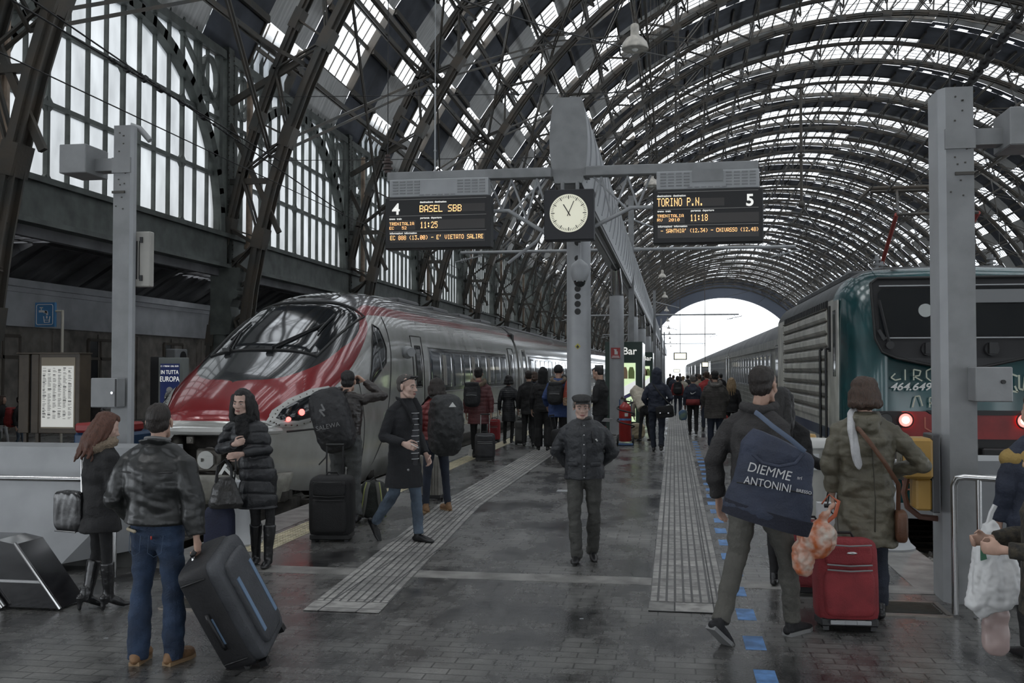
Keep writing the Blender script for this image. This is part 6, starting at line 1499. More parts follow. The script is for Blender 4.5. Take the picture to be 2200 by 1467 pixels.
def bag_strap(pts, m, r=(.02, .004), name='strap', par=None): b = MB(); b.tube(pts, [r]*len(pts), 8, ref=(0, 1, 0)); return b.build(name, m, par, smooth=True)
# 1 --- man in the black leather jacket, back to us
def ex(root, J, H, s, Mh, c):
    nb = J['neck']*H
    part(c, 'collar', C_LEATH, lambda b: b.tube([nb+V((-.10*s, -.03*s, -.005)), nb+V((-.07*s, .06*s, .03*s)), nb+V((0, .085*s, .04*s)), nb+V((.07*s, .06*s, .03*s)), nb+V((.10*s, -.03*s, -.005))], [(.012*s, .04*s)]*5, 8, ref=(0, 1, 0)), None, .009)
    part(c, 'collar_lining', mat('grey_lining', (.16, .16, .16), .9), lambda b: b.tube([nb+V((-.075*s, -.02*s, .045*s)), nb+V((-.055*s, .05*s, .058*s)), nb+V((0, .070*s, .064*s)), nb+V((.055*s, .05*s, .058*s)), nb+V((.075*s, -.02*s, .045*s))], .015*s, 8, rnd=True))
    def seam(b):
        pts = []
        for i in range(17):
            x = -.20+.40*i/16; pts.append(V((x*s, .155*s-.35*x*x*s, .745*H-.010*math.cos(x*8))))
        b.tube(pts, .0045, 6)
    part(c, 'yoke_seam', M_BLACK, seam)
    part(c, 'waistband', C_LEATH, lambda b: b.tube([V(J['pel'])*H+V((0, 0, .01)), V(J['pel'])*H+V((0, 0, .07))], [(.198*s, .152*s), (.202*s, .155*s)], 22, ref=(1, 0, 0)), None, .012)
    for q in (-1, 1): part(root, 'jeans_pocket', cm('denim_stitch', (.05, .08, .13), .8), lambda b: b.tube([V((q*.03*s, .148*s, .505*H)), V((q*.03*s, .160*s, .44*H)), V((q*.075*s, .155*s, .425*H)), V((q*.12*s, .14*s, .44*H)), V((q*.125*s, .125*s, .505*H))], .0018, 5))
    part(root, 'red_tab', mat('red_tab', (.4, .04, .03), .6), lambda b: b.box((-.055*s, .155*s, .497*H), (.008, .008, .02)))
    part(root, 'shirt_hem', mat('beige_hem', (.36, .31, .23), .8), lambda b: b.tube([V((.20*s, -.02*s, .522*H)), V((.165*s, .09*s, .520*H)), V((.07*s, .155*s, .518*H))], .012*s, 6, rnd=True))
man1 = person('man in a black leather jacket and blue jeans, seen from behind, holding a tilted suitcase', (335, 1424), 868, 176,
    dict(anL=(.065, .02, .045), anR=(-.07, -.01, .045), knL=(.062, 0, .285), knR=(-.068, -.01, .285), elL=(.165, .035, .635), wrL=(.125, -.06, .545), elR=(-.16, .015, .635), wrR=(-.18, .02, .50), shL=(.112, .005, .782), shR=(-.112, .005, .782), head=(.0, -.01, .928)),
    look=(18, -6), hair=('crop', 'dark'), topw=dict(m=C_LEATH, hem=.545, hw=.99, fat=1.24, amp=.014, sleeve=1.18, freq=.75, cuff=.01), legw=dict(m=C_JEAN, w=1.14, amp=.012, flare=1.22, cuff=.0), shoes=dict(m=C_TAN, sole=M_TSOLE, chunk=1, yaw=(12, -10)), bulk=1.12, extra=ex, near=2, hands=(.8, 1.0))
# 2 --- woman with the fur hood
def ex(root, J, H, s, Mh, c):
    part(c, 'coat_skirt', C_BLACK, lambda b: b.tube([V((0, .0, .40*H)), V((0, 0, .52*H))], [(.13*s*1.45, .13*s*1.2), (.125*s*1.3, .12*s*1.1)], 18, ref=(1, 0, 0)), None, .012, wr_fn(.012, H))
woman2 = person('woman with reddish hair, fur-edged hood and heeled boots beside the leather-jacket man', (212, 1308), 888, 148,
    dict(anL=(.045, .045, .045), anR=(-.05, -.03, .045), elL=(.135, -.01, .63), wrL=(.10, -.10, .60), elR=(-.13, .0, .63), wrR=(-.08, -.10, .60), head=(.0, -.035, .925), neck=(0, -.012, .835)),
    look=(-25, 22), hair=('long', 'red'), skin=M_SKIN2, topw=dict(m=C_BLACK, hem=.40, hw=1.12, fat=1.22, amp=.014, hood='down', fur=C_FUR, name='coat'), legw=dict(m=C_BLACK, w=.86), shoes=dict(m=cm('boot_leather', (.012, .012, .013), .28, .3, 30, coat=.3), boot=.82, heel=.065, yaw=(0, 0)), extra=ex, near=1, fem=True)
# 3 --- woman facing us in the black puffer coat
def ex(root, J, H, s, Mh, c):
    nb = J['neck']*H
    part(root, 'scarf', cm('black_scarf', (.010, .010, .011), .9, .8, 60), lambda b: (b.tube([nb+V((.085*s*math.cos(a), .08*s*math.sin(a)-.01, (.015+.02*math.sin(3*a))*s)) for a in [2*PI*i/14 for i in range(15)]], .034*s, 8, rnd=True), b.tube([nb+V((.02*s, -.10*s, 0)), nb+V((.03*s, -.135*s, -.13*s)), nb+V((.02*s, -.13*s, -.24*s))], [(.045*s, .02*s), (.05*s, .022*s), (.045*s, .015*s)], 10, rnd=True), b.tube([nb+V((-.03*s, -.10*s, 0)), nb+V((-.035*s, -.13*s, -.12*s))], [.035*s, .03*s], 10, rnd=True)), None, .009, lambda c_: .008*noise.noise(c_*35))
woman3 = person('woman with wavy black hair in a long black puffer coat, arms folded, facing us', (560, 1216), 838, 8,
    dict(hipL=(.05, 0, .52), anL=(.045, -.01, .045), anR=(-.04, .05, .045), knR=(-.03, .0, .285), pel=(-.02, 0, .53), neck=(-.095, .0, .835), head=(-.11, -.02, .928),
         shL=(.0, .0, .785), elL=(.035, -.02, .66), wrL=(-.075, -.115, .645), shR=(-.185, .0, .785), elR=(-.225, -.02, .665), wrR=(-.12, -.125, .70)),
    look=(-8, 4, 0), skin=M_SKIN2, hair=('wavy', 'black'), topw=dict(m=C_PUFF, hem=.33, hw=1.10, fat=1.10, amp=.006, puff=.115, groove=.020, name='puffer_coat', belt=1, sleeve=1.04), legw=dict(m=C_BLACK, w=.84), shoes=dict(m=cm('boot_leather', (0, 0, 0)), boot=.8), face=True, extra=ex, near=2, fem=True, pn=dict(L=(0, 1, 0), R=(0, 1, 0)), hands=(.5, .7))
# 4 --- photographer
man4 = person('man in a shiny brown jacket seen from behind, arms raised to take a photo', (742, 1122), 796, 186,
    dict(head=(-.01, -.03, .925), elL=(.16, -.09, .75), wrL=(.055, -.135, .885), elR=(-.235, -.055, .83), wrR=(-.10, -.125, .925), shR=(-.12, 0, .815), shL=(.115, 0, .80), anL=(.07, .0, .045), anR=(-.07, 0, .045)),
    look=(0, -4), hair=('crop', 'black'), topw=dict(m=cm('shiny_brown', (.030, .024, .022), .35, .3, 40, coat=.1), hem=.52, fat=1.12, amp=.012, puff=.075, groove=.008), legw=dict(m=C_GREYT, w=1.12, amp=.016, flare=1.15), near=1, hands=(.9, .9), pn=dict(L=(-1, 0, 0), R=(1, 0, 0)))
b = MB(); b.box((0, 0, 0), (.13, .06, .08), None, .008); b.tube([(0, -.03, 0), (0, -.10, 0)], .032, 16); p = W2(man4[0], V((-.02, -.175, .93))*man4[2]); o = b.build('photo_camera', M_BLACK, loc=p); o.rotation_euler.z = man4[0].rotation_euler.z; tag(o, 'black camera held up in front of the face of the photographer by the train', 'camera')
t, R = backpack('huge black covered backpack with grey lettering on the photographer', man4[0], man4[1], man4[2], .46, .78, .36, (.018, .018, .02), cover=True, cx=.05, cz=.68, roll=17, tilt=6)
text_mesh('lettering', 'SALEWA', .075, mat('grey_print', (.20, .20, .20), .6), t, (-.01, .272, -.06), (PI/2, math.radians(-12), PI), .001)
b = MB(); b.bar((.03, .262, .06), (.09, .268, .13), .004, .02); b.bar((.09, .268, .13), (.03, .27, .13), .004, .02); b.bar((.03, .27, .13), (.07, .262, .20), .004, .02); b.build('mark', mat('grey_print', (0, 0, 0)), t)
# 5 --- man in the long wool coat
def ex(root, J, H, s, Mh, c):
    nb = J['neck']*H
    part(root, 'striped_sweater', mat('sweater_grey', (.045, .045, .05), .9), lambda b: b.tube([V((.015*s, -.075*s, .46*H)), V((.015*s, -.088*s, .60*H)), V((.01*s, -.088*s, .75*H)), V((0, -.03*s, .835*H))], [(.077*s, .075*s), (.077*s, .075*s), (.077*s, .074*s), (.05*s, .05*s)], 14, ref=(1, 0, 0)), None, .009)
    for i in range(9):
        z = (.50+.034*i)*H; part(root, 'sweater_stripe', C_WHITE, lambda b: b.tube([V((.015*s+.077*s*math.sin(a), -.088*s-.0755*s*math.cos(a), z)) for a in [-.85+1.7*k/10 for k in range(11)]], .0042, 6))
    for q in (-1, 1): part(c, 'lapel', C_WOOL, lambda b: b.tube([nb+V((q*.075*s, .045*s, .035*s)), nb+V((q*.095*s, -.03*s, .02*s)), nb+V((q*.085*s, -.11*s, -.08*s)), nb+V((q*.06*s, -.165*s, -.22*s))], [(.012*s, .035*s), (.014*s, .045*s), (.012*s, .045*s), (.01*s, .02*s)], 8, ref=(0, 1, 0), rnd=True), None, .009)
    part(c, 'coat_button', mat('button_grey', (.3, .3, .3), .3), lambda b: b.tube([V((-.105*s, -.155*s, .44*H)), V((-.112*s, -.163*s, .44*H))], .012, 12))
    part(root, 'sunglasses', M_BLACK, lambda b: (b.tube([(-.082, .02, .045), (-.075, -.05, .075), (-.03, -.075, .10), (.03, -.075, .10), (.075, -.05, .075), (.082, .02, .045)], .007, 6), b.ell((-.035, -.078, .098), (.03, .012, .014)), b.ell((.035, -.078, .098), (.03, .012, .014))), Mh)
    w = J['wrR']*H; part(root, 'cigarette', M_WTEXT, lambda b: b.tube([w+V((-.0, -.11, .0)), w+V((.03, -.19, -.04))], .004, 6))
man5 = person('man in a long dark wool coat and striped sweater walking with a cigarette', (868, 1164), 805, 62,
    dict(hipL=(.05, -.0, .52), hipR=(-.05, 0, .52), knL=(.05, -.045, .30), anL=(.05, -.075, .045), knR=(-.055, .03, .30), anR=(-.06, .185, .105), elR=(-.155, .02, .635), wrR=(-.14, -.125, .60), elL=(.14, .02, .63), wrL=(.11, -.075, .52), neck=(0, -.01, .835), head=(0, -.025, .928)),
    look=(8, 2), hair=('crop', 'salt'), skin=M_SKIN2, face=True, topw=dict(m=C_WOOL, hem=.33, hw=1.18, fat=1.16, amp=.010, name='wool_coat', freq=.8), legw=dict(m=C_JEAN2, w=.98, amp=.010), shoes=dict(m=cm('black_shoe', (0, 0, 0)), pitch=(0, 52)), extra=ex, near=2, hands=(.5, .75), pn=dict(R=(1, 0, -.3)))
# 6 --- girl with the red puffer
p6 = person('person in a red puffer jacket and dark jeans wearing a huge black backpack', (936, 1099), 816, 218,
    dict(anL=(.085, .0, .045), anR=(-.10, .0, .045), knL=(.07, 0, .285), knR=(-.08, 0, .285), elR=(-.12, -.02, .64), wrR=(-.06, -.12, .60), elL=(.13, 0, .64), wrL=(.08, -.12, .58)),
    look=(5, 0), hair=('bob', 'dark'), topw=dict(m=C_REDP, hem=.55, fat=1.2, puff=.07, groove=.016, amp=.005, hood='down', name='puffer_jacket'), legw=dict(m=C_JEAND, w=.92), shoes=dict(m=C_TAN, sole=M_TSOLE, chunk=1), near=1, fem=True)
t, R = backpack('tall black rain-covered backpack with a small white triangle on the red-jacketed person', p6[0], p6[1], p6[2], .43, .80, .36, (.020, .021, .022), cover=True, cx=0, cz=.665, tilt=-4)
b = MB(); b.prism([(-.05, 0), (.05, 0), (.0, .06)], .315, .322, 'y'); b.v = [(x+.02, y-.07, z+.24) for x, y, z in b.v]; b.build('white_mark', M_WTEXT, t)
# 7 --- burgundy coat
p7 = person('person in a burgundy quilted coat with a furry hood', (1028, 984), 790, 186,
    dict(anR=(-.05, .04, .06), anL=(.05, -.03, .045), elR=(-.14, .02, .63), wrR=(-.14, .02, .50)), hair=('short', 'black'), topw=dict(m=C_BURG, hem=.38, hw=1.05, fat=1.22, puff=.085, groove=.010, amp=.005, hood='down', fur=C_FUR, name='coat'), legw=dict(m=C_BLACK, w=.9), near=1, fem=True)
backpack('black backpack worn over the burgundy coat', p7[0], p7[1], p7[2], .36, .50, .22, (.014, .015, .017), cx=.06, cz=.70)
p8 = person('person in a long black quilted coat with a belt beside the second train door', (1093, 953), 808, 182,
    dict(anR=(-.045, .03, .055)), hair=('bob', 'black'), topw=dict(m=C_PUFF, hem=.33, hw=1.05, fat=1.05, puff=.05, groove=.006, amp=.003, belt=1, name='coat'), legw=dict(m=C_BLACK, w=.85), near=1, fem=True)
p9 = person('person in dark clothes half hidden behind the hooded figure near the train', (1136, 958), 797, 184, dict(), hair=('short', 'dark'), topw=dict(m=C_BLACK, hem=.42, fat=1.15, amp=.008), legw=dict(m=C_BLACK), near=1)
p9b = person('brown-haired person mostly hidden between the dark-clothed walkers', (1148, 940), 800, 184, dict(), hair=('bob', 'brown'), topw=dict(m=C_NAVY, hem=.45), legw=dict(m=C_BLACK), near=0)
p10 = person('person with black hood, wide black trousers and white-soled shoes', (1167, 968), 791, 182,
    dict(anL=(.06, -.02, .045), anR=(-.06, .02, .045)), hair=('none', 'black'), topw=dict(m=C_BLACK, hem=.47, fat=1.2, amp=.010, hood='up'), legw=dict(m=C_BLACK, w=1.2, flare=1.25), shoes=dict(sole=M_WSOLE, yaw=(10, -10)), near=1)
p11 = person('person in a blue parka with a furry collar and dark cap', (1200, 978), 786, 180,
    dict(anL=(.05, -.02, .045), anR=(-.04, .06, .06), elL=(.15, .02, .64), wrL=(.14, -.06, .55)), hair=('beanie', 'black'), topw=dict(m=C_BLUE, hem=.43, fat=1.22, amp=.010, hood='down', fur=C_FUR, name='parka'), legw=dict(m=C_BLACK, w=.9), near=1)
t, R = backpack('black backpack worn over the blue parka', p11[0], p11[1], p11[2], .36, .48, .24, (.012, .013, .016), cx=.02, cz=.69)
t, R = backpack('orange-red backpack with a patterned pocket next to the clock column', p11[0], p11[1], p11[2], .34, .60, .22, (.26, .045, .028), cx=-.16, cz=.71, roll=-10)
b = MB(); tbox(b, (.06, .16, -.2), (.22, .08, .18)); b.build('patterned_pocket', mat('pattern_cloth', (.35, .25, .15), .8, col2=(.08, .03, .03), vscale=40), t, smooth='all')
p12 = person('person farther back in a blue jacket between the parka and the column', (1212, 940), 805, 184, dict(), hair=('short', 'black'), topw=dict(m=cm('indigo_cloth', (.02, .025, .09)), hem=.5), near=0)
# 13 --- man behind the clock column with a paper
p13 = person('man in black behind the clock column looking down at a leaflet', (1290, 985), 788, 250,
    dict(elL=(.13, .0, .64), wrL=(.07, -.14, .64), elR=(-.13, 0, .64), wrR=(-.06, -.16, .64), head=(0, -.03, .925)), look=(0, 26), hair=('crop', 'black'), topw=dict(m=C_BLACK, hem=.47, fat=1.15, amp=.01), near=1)
b = MB(); b.prism([(-.10, 0), (.08, -.02), (.12, .09), (-.06, .11)], -.002, .002, 'y'); o = b.build('leaflet', C_WHITE, loc=P(1303, 905, 20.2)); o.rotation_euler = (.9, 0, .3); tag(o, 'open white leaflet in the hand beside the clock column', 'leaflet')
t = thing('plastic_bag', 'white shopping bag with a red handle behind the capped old man', 'bag', tuple(P(1295, 970, 20.0)))
b = MB(); tbox(b, (0, 0, .35), (.26, .16, .52), e=.6); fuse(b, 'bag_body', mat('white_plastic', (.58, .58, .58), .4, var=.1), t, .012, 2, wr_fn(.014, 1)); b = MB(); b.tube([(-.08, 0, .58), (-.05, 0, .72), (.06, 0, .72), (.08, 0, .58)], .012, 6); b.build('handle', mat('bag_red', (.35, .04, .04), .5), t, smooth=True)
t.location.z = .0
# 14 --- old man with the flat cap
def ex(root, J, H, s, Mh, c):
    cap = part(root, 'flat_cap', cm('tweed_cap', (.035, .035, .035), .95, .8, 80), lambda b: (b.ell((0, .012, .088), (.098, .115, .034)), b.ell((0, -.055, .075), (.085, .062, .026)), b.tube([(0, .012, .055), (0, .012, .085)], [(.084, .104), (.09, .11)], 18, ref=(1, 0, 0))), Mh, .008)
    part(cap, 'peak', cm('tweed_cap', (0, 0, 0)), lambda b: b.grid(lambda u, v: (.068*math.sin((u-.5)*2.4)*(1.0+.1*v), -.075-.055*v*math.cos((u-.5)*2.2), .066-.012*v-.010*abs(u-.5)*2), 10, 4), Mh).modifiers.new('t', 'SOLIDIFY').thickness = .006
    for q in (-1, 1): part(root, 'side_hair', hm('grey'), lambda b: b.ell((q*.073, .018, .022), (.013, .045, .035)), Mh)
    nb = J['neck']*H
    part(root, 'scarf', mat('dark_checked_scarf', (.03, .03, .03), .9, col2=(.09, .085, .08), vscale=40), lambda b: b.tube([nb+V((.062*s*math.cos(a), .06*s*math.sin(a)-.01, .035*s)) for a in [2*PI*i/14 for i in range(15)]], .022*s, 8, rnd=True), None, .008)
    jm = cm('old_jacket', (0, 0, 0))
    part(c, 'placket', jm, lambda b: b.tube([V((0, -.155*s, .50*H)), V((0, -.165*s, .60*H)), V((0, -.152*s, .74*H)), V((0, -.10*s, .825*H))], [(.028*s, .010)]*4, 8, ref=(1, 0, 0)), None, .008)
    for z in (.50, .565, .63, .69, .745, .80): part(c, 'snap', M_STEEL, lambda b: b.ell((.0, -.170*s+max(0, z-.72)*.55, z*H), .0075, 8, 6))
    for q in (-1, 1):
        part(c, 'pocket_flap', jm, lambda b: b.box((q*.115*s, -.158*s+abs(q)*.012, .575*H), (.115*s, .02, .045*s), Euler((.1, 0, q*.35)).to_matrix(), .008))
    part(c, 'chest_zip', M_BLACK, lambda b: b.tube([V((.085*s, -.146*s, .77*H)), V((.087*s, -.158*s, .70*H))], .006, 6))
    part(c, 'white_emblem', M_WTEXT, lambda b: (b.bar(V((.115*s, -.142*s, .722*H)), V((.137*s, -.133*s, .710*H)), .004, .010), b.bar(V((.127*s, -.139*s, .724*H)), V((.131*s, -.139*s, .708*H)), .004, .006)))
    part(c, 'hem_band', jm, lambda b: b.tube([V((0, 0, .488*H)), V((0, 0, .505*H))], [(.198*s, .150*s), (.200*s, .152*s)], 24, ref=(1, 0, 0)), None, .009)
cm('old_jacket', (.022, .024, .028), .5, .4, 45)
man14 = person('old man in a flat cap walking towards the camera, hands behind his back', (1256, 1205), 840, 4,
    dict(anL=(.045, .07, .052), knL=(.055, -.0, .285), anR=(-.045, -.07, .045), knR=(-.058, -.055, .285), elL=(.165, .055, .64), wrL=(.06, .11, .54), elR=(-.165, .055, .64), wrR=(-.06, .11, .53), head=(-.015, -.018, .905), neck=(0, 0, .82), shL=(.105, .01, .765), shR=(-.105, .01, .765)),
    look=(6, 6), skin=M_SKIN2, hair=('none', 'grey'), face=True, topw=dict(m=cm('old_jacket', (0, 0, 0)), hem=.485, hw=1.02, fat=1.22, amp=.014, sleeve=1.15, freq=.9), legw=dict(m=cm('worn_grey_trousers', (.055, .055, .050), .75), w=1.12, amp=.013, flare=1.10, cuff=.02), shoes=dict(pitch=(8, -3), yaw=(8, -8)), extra=ex, near=2, bulk=1.03)
# 15 --- bending person by the extinguisher
p15 = person('person in a cream jacket and black trousers bending down beside the bar panel', (1385, 948), None, 205,
    dict(pel=(0, .03, .50), neck=(0, -.16, .66), head=(0, -.24, .68), shL=(.10, -.14, .64), shR=(-.10, -.14, .64), elL=(.12, -.19, .49), wrL=(.08, -.24, .38), elR=(-.12, -.19, .49), wrR=(-.08, -.24, .38), hipL=(.05, .03, .50), hipR=(-.05, .03, .50), anL=(.09, .02, .045), anR=(-.09, .02, .045)), look=(0, 55), hair=('long', 'brown'), topw=dict(m=C_CREAM, hem=.50, fat=1.3, amp=.012), legw=dict(m=C_BLACK, w=.85), near=1, H=1.66, fem=True)
# shopping bags and parcels on the floor near there
for (x, y, w_, h_, m, lab) in ((1368, 945, .42, .42, mat('beige_sack', (.36, .30, .20), .7, var=.3), 'beige sack on the floor behind the bending person'), (1402, 940, .22, .30, mat('white_plastic', (0, 0, 0)), 'white bag on the floor right of the bending person')):
    c = G(x, y); b = MB(); tbox(b, (0, 0, h_/2), (w_, w_*.7, h_), e=.6); tag(fuse(b, 'floor_bag', m, None, .014, 2, wr_fn(.015, 1), loc=(c.x, c.y+.5, 0)), lab, 'bag')
# 16 --- hooded man with the shoulder bag
p16 = person('hooded man in a dark jacket and jeans walking away left of the guide strip', (1412, 970), 792, 178,
    dict(anL=(.045, -.04, .045), anR=(-.05, .05, .055), elL=(.155, .02, .64), wrL=(.12, -.06, .56), elR=(-.165, .03, .65), wrR=(-.11, -.06, .58)), hair=('none', 'black'), topw=dict(m=C_NAVY, hem=.48, fat=1.18, amp=.012, hood='up'), legw=dict(m=C_JEAND, w=.98, amp=.012), near=1)
t = thing('shoulder_bag', 'black flap shoulder bag on the hip of the hooded man', 'bag', W2(p16[0], V((-.10, .14, .485))*p16[2]), p16[0].rotation_euler.z)
b = MB(); tbox(b, (0, 0, 0), (.40, .16, .27), e=.3); tbox(b, (0, .05, .05), (.40, .10, .18), e=.3); b.xf(Matrix.Rotation(.12, 4, 'Y')); b.build('bag_body', C_BLACK, t, smooth='all'); b = MB(); b.tube([V((-.18, -.02, .10)), V((.10, .02, .40)), V((.27, -.06, .62)), V((.24, -.26, .58))], [(.016, .004)]*4, 6); b.build('strap', M_BLACK, t, smooth=True)
for q in (-.08, .1): b = MB(); b.box((q, .105, -.02), (.03, .01, .03)); b.build('buckle', M_STEEL, t)
# 17-22 --- people walking away along the strip
p17 = person('far walker in a red and black jacket with a dark backpack', (1456, 893), 808, 182, dict(anR=(-.05, .05, .05)), hair=('short', 'dark'), topw=dict(m=cm('red_cloth', (.22, .03, .03)), hem=.52, fat=1.15), legw=dict(m=C_JEAND), near=0)
backpack('dark backpack of the far walker in red', p17[0], p17[1], p17[2], .36, .5, .2, (.015, .015, .018), cz=.69)
p18 = person('grey-haired walker whose black jacket has a red lower back and white swoosh', (1489, 934), 806, 180, dict(anR=(-.05, .05, .06), anL=(.05, -.03, .045)), hair=('short', 'grey'), topw=dict(m=C_NAVY, hem=.49, fat=1.2, amp=.008), legw=dict(m=C_BLACK, w=1.05), shoes=dict(sole=M_GSOLE), near=1,
    extra=lambda root, J, H, s, Mh, c: (part(c, 'red_panel', cm('red_cloth', (0, 0, 0)), lambda b: b.tube([V((0, .01, .50*H)), V((0, .01, .60*H))], [(.214*s, .163*s), (.205*s, .158*s)], 20, ref=(1, 0, 0))), part(c, 'white_swoosh', M_WTEXT, lambda b: b.tube([V((.07*s, .168*s, .715*H)), V((.05*s, .172*s, .69*H)), V((.01*s, .172*s, .69*H)), V((-.08*s, .165*s, .72*H))], [.004, .014, .012, .003], 6)),
        part(c, 'red_piping', cm('red_cloth', (0, 0, 0)), lambda b: [b.tube([V((q*.10*s, .06*s, .83*H)), V((q*.17*s, .045*s, .79*H)), V((q*.205*s, .03*s, .70*H))], .012, 6) for q in (-1, 1)])))
p19 = person('woman in a grey tweed coat with a fur hood, right of the guide strip', (1537, 966), 797, 180, dict(anL=(.06, -.02, .045), anR=(-.065, .03, .05), elL=(.15, .0, .64), elR=(-.15, 0, .64), wrL=(.13, -.08, .55), wrR=(-.13, -.08, .55)), hair=('short', 'black'), topw=dict(m=C_TWEED, hem=.40, fat=1.38, puff=.055, groove=.006, amp=.006, hood='down', fur=C_FURG, name='coat'), legw=dict(m=C_NAVY, w=1.15), shoes=dict(sole=M_WSOLE, pitch=(0, 12)), near=1, bulk=1.05)
p20 = person('balding walker in a beige jacket beyond the one in the swoosh jacket', (1503, 900), 804, 180, dict(), hair=('crop', 'brown'), topw=dict(m=cm('beige_cloth', (.22, .18, .13)), hem=.48, fat=1.15), near=0)
p21 = person('walker in a bright red jacket half hidden behind the tweed coat', (1519, 925), 798, 180, dict(), hair=('short', 'brown'), topw=dict(m=cm('scarlet_cloth', (.32, .03, .03)), hem=.48, fat=1.15), legw=dict(m=C_NAVY), near=0)
p22 = person('blond woman in black carrying a red handbag beside the tweed coat', (1572, 946), 812, 178, dict(elR=(-.13, .0, .64)), hair=('long', 'blond'), topw=dict(m=C_BLACK, hem=.45, fat=1.1), legw=dict(m=C_BLACK, w=.85), near=1, fem=True)
t = thing('red_handbag', 'small bright red handbag hanging beside the tweed coat', 'bag', W2(p22[0], V((.11, -.0, .33))*p22[2])); b = MB(); tbox(b, (0, 0, 0), (.22, .12, .26), e=.5); b.build('bag_body', mat('handbag_red', (.36, .035, .03), .4), t, smooth='all'); b = MB(); b.tube([V((-.06, 0, .11)), V((-.02, 0, .30)), V((.02, 0, .30)), V((.06, 0, .11))], .008, 6); b.build('handle', mat('handbag_red', (0, 0, 0)), t, smooth=True)
t = thing('shopping_bag', 'blue and green carrier bag beside the walker in the swoosh jacket', 'bag', W2(p18[0], V((.165, -.02, .33))*p18[2])); b = MB(); tbox(b, (0, 0, 0), (.24, .14, .30), e=.6); fuse(b, 'bag_body', mat('carrier_green', (.16, .22, .15), .5, col2=(.03, .10, .28), vscale=5), t, .012, 2, wr_fn(.01, 1)); b = MB(); b.tube([V((0, 0, .14)), V((0, 0, .34))], .012, 6); b.build('handle', C_WHITE, t)
far = [(1468, 880, 808, 'beige', C_CREAM, 'short', 'blond'), (1478, 872, 806, 'dark', C_BLACK, 'short', 'black'), (1447, 868, 806, 'navy', C_NAVY, 'short', 'brown'), (1497, 866, 803, 'grey', C_DKGR, 'bob', 'black'), (1512, 862, 801, 'black', C_BLACK, 'short', 'dark'), (1528, 880, 805, 'brown', C_BURG, 'bob', 'brown'), (1440, 852, 803, 'faint dark', C_BLACK, 'short', 'dark'), (1461, 850, 802, 'faint grey', C_DKGR, 'short', 'grey'), (1549, 884, 803, 'black', C_BLACK, 'short', 'black')]
for i, (x, y, ty, w_, m, hk, hc) in enumerate(far):
    person('tiny distant walker in %s clothes in the crowd before the bright opening' % w_, (x, y), ty, 180+random.uniform(-8, 8), dict(anR=(-.05, random.uniform(-.04, .06), .05)), hair=(hk, hc), topw=dict(m=m, hem=random.choice((.42, .48, .5)), fat=1.15), near=0, group='far crowd at the end of the platform' )
# 23 --- big striding man with the navy bag
def ex(root, J, H, s, Mh, c):
    nb = J['neck']*H
    part(c, 'collar', C_DKGR, lambda b: b.tube([nb+V((.10*s*math.cos(a), .095*s*math.sin(a)+.0, (.02+.012*math.sin(a*2))*s)) for a in [2*PI*i/14 for i in range(15)]], .034*s, 8, rnd=True), None, .009, lambda c_: .006*noise.noise(c_*30))
man23 = person('tall man in grey striding across with a big navy bag', (1628, 1372), 787, 140,
    dict(pel=(0, 0, .525), hipL=(.05, 0, .515), hipR=(-.05, 0, .515), knL=(.05, .055, .30), anL=(.02, .195, .085), knR=(-.055, -.11, .30), anR=(-.05, -.15, .045), neck=(0, -.02, .835), head=(-.01, -.035, .925), elL=(.155, .055, .645), wrL=(.16, .02, .505), elR=(-.14, .03, .645), wrR=(-.12, -.06, .53)),
    look=(10, 0), hair=('crop', 'dark'), topw=dict(m=C_DKGR, hem=.50, fat=1.16, amp=.014, sleeve=1.08, freq=.9), legw=dict(m=C_TAUPE, w=.98, amp=.012), shoes=dict(m=cm('black_sneaker', (.010, .010, .012), .7), pitch=(38, 0), sole=M_GSOLE), extra=ex, near=2, hands=(.35, .5))
# 24 --- dark haired woman behind him
p24 = person('black-haired woman mostly hidden behind the navy bag, teal cuff showing', (1684, 1262), 836, 168,
    dict(elR=(-.125, .03, .655), wrR=(-.24, -.02, .60), anL=(.05, -.04, .045), anR=(-.05, .05, .05)), hair=('long', 'black'), look=(-20, 10), topw=dict(m=C_BLACK, hem=.42, fat=1.1, cuff=-.05, name='coat'), legw=dict(m=C_BLACK, w=.85), near=1, fem=True, hands=(.5, 1.),
    extra=lambda root, J, H, s, Mh, c: part(c, 'teal_cuff', cm('teal_cloth', (.01, .10, .09)), lambda b: b.tube([(J['elR']*H).lerp(J['wrR']*H, .55), (J['elR']*H).lerp(J['wrR']*H, .97)], [.05*s, .045*s], 14)))
# 25 --- woman in the olive coat
def ex(root, J, H, s, Mh, c):
    nb = J['neck']*H
    part(root, 'white_scarf', C_WHITE, lambda b: (b.tube([nb+V((-.03*s, -.06*s, .05*s)), nb+V((.07*s, -.02*s, .055*s)), nb+V((.10*s, .06*s, .02*s)), nb+V((.105*s, .135*s, -.09*s)), nb+V((.085*s, .165*s, -.22*s)), nb+V((.07*s, .17*s, -.31*s))], [(.02*s, .03*s), (.022*s, .035*s), (.03*s, .05*s), (.022*s, .055*s), (.02*s, .06*s), (.016*s, .065*s)], 10, ref=(0, 1, 0), rnd=True)), None, .009, lambda c_: .010*noise.noise(V((c_.x*40, c_.y*10, c_.z*4))))
    for z in (.385,): pass
    part(c, 'back_seam', cm('olive_dark', (.05, .046, .034)), lambda b: b.tube([V((-.045*s, .165*s, .36*H)), V((-.05*s, .172*s, .50*H)), V((-.04*s, .150*s, .64*H)), V((-.03*s, .16*s, .74*H))], .004, 6))
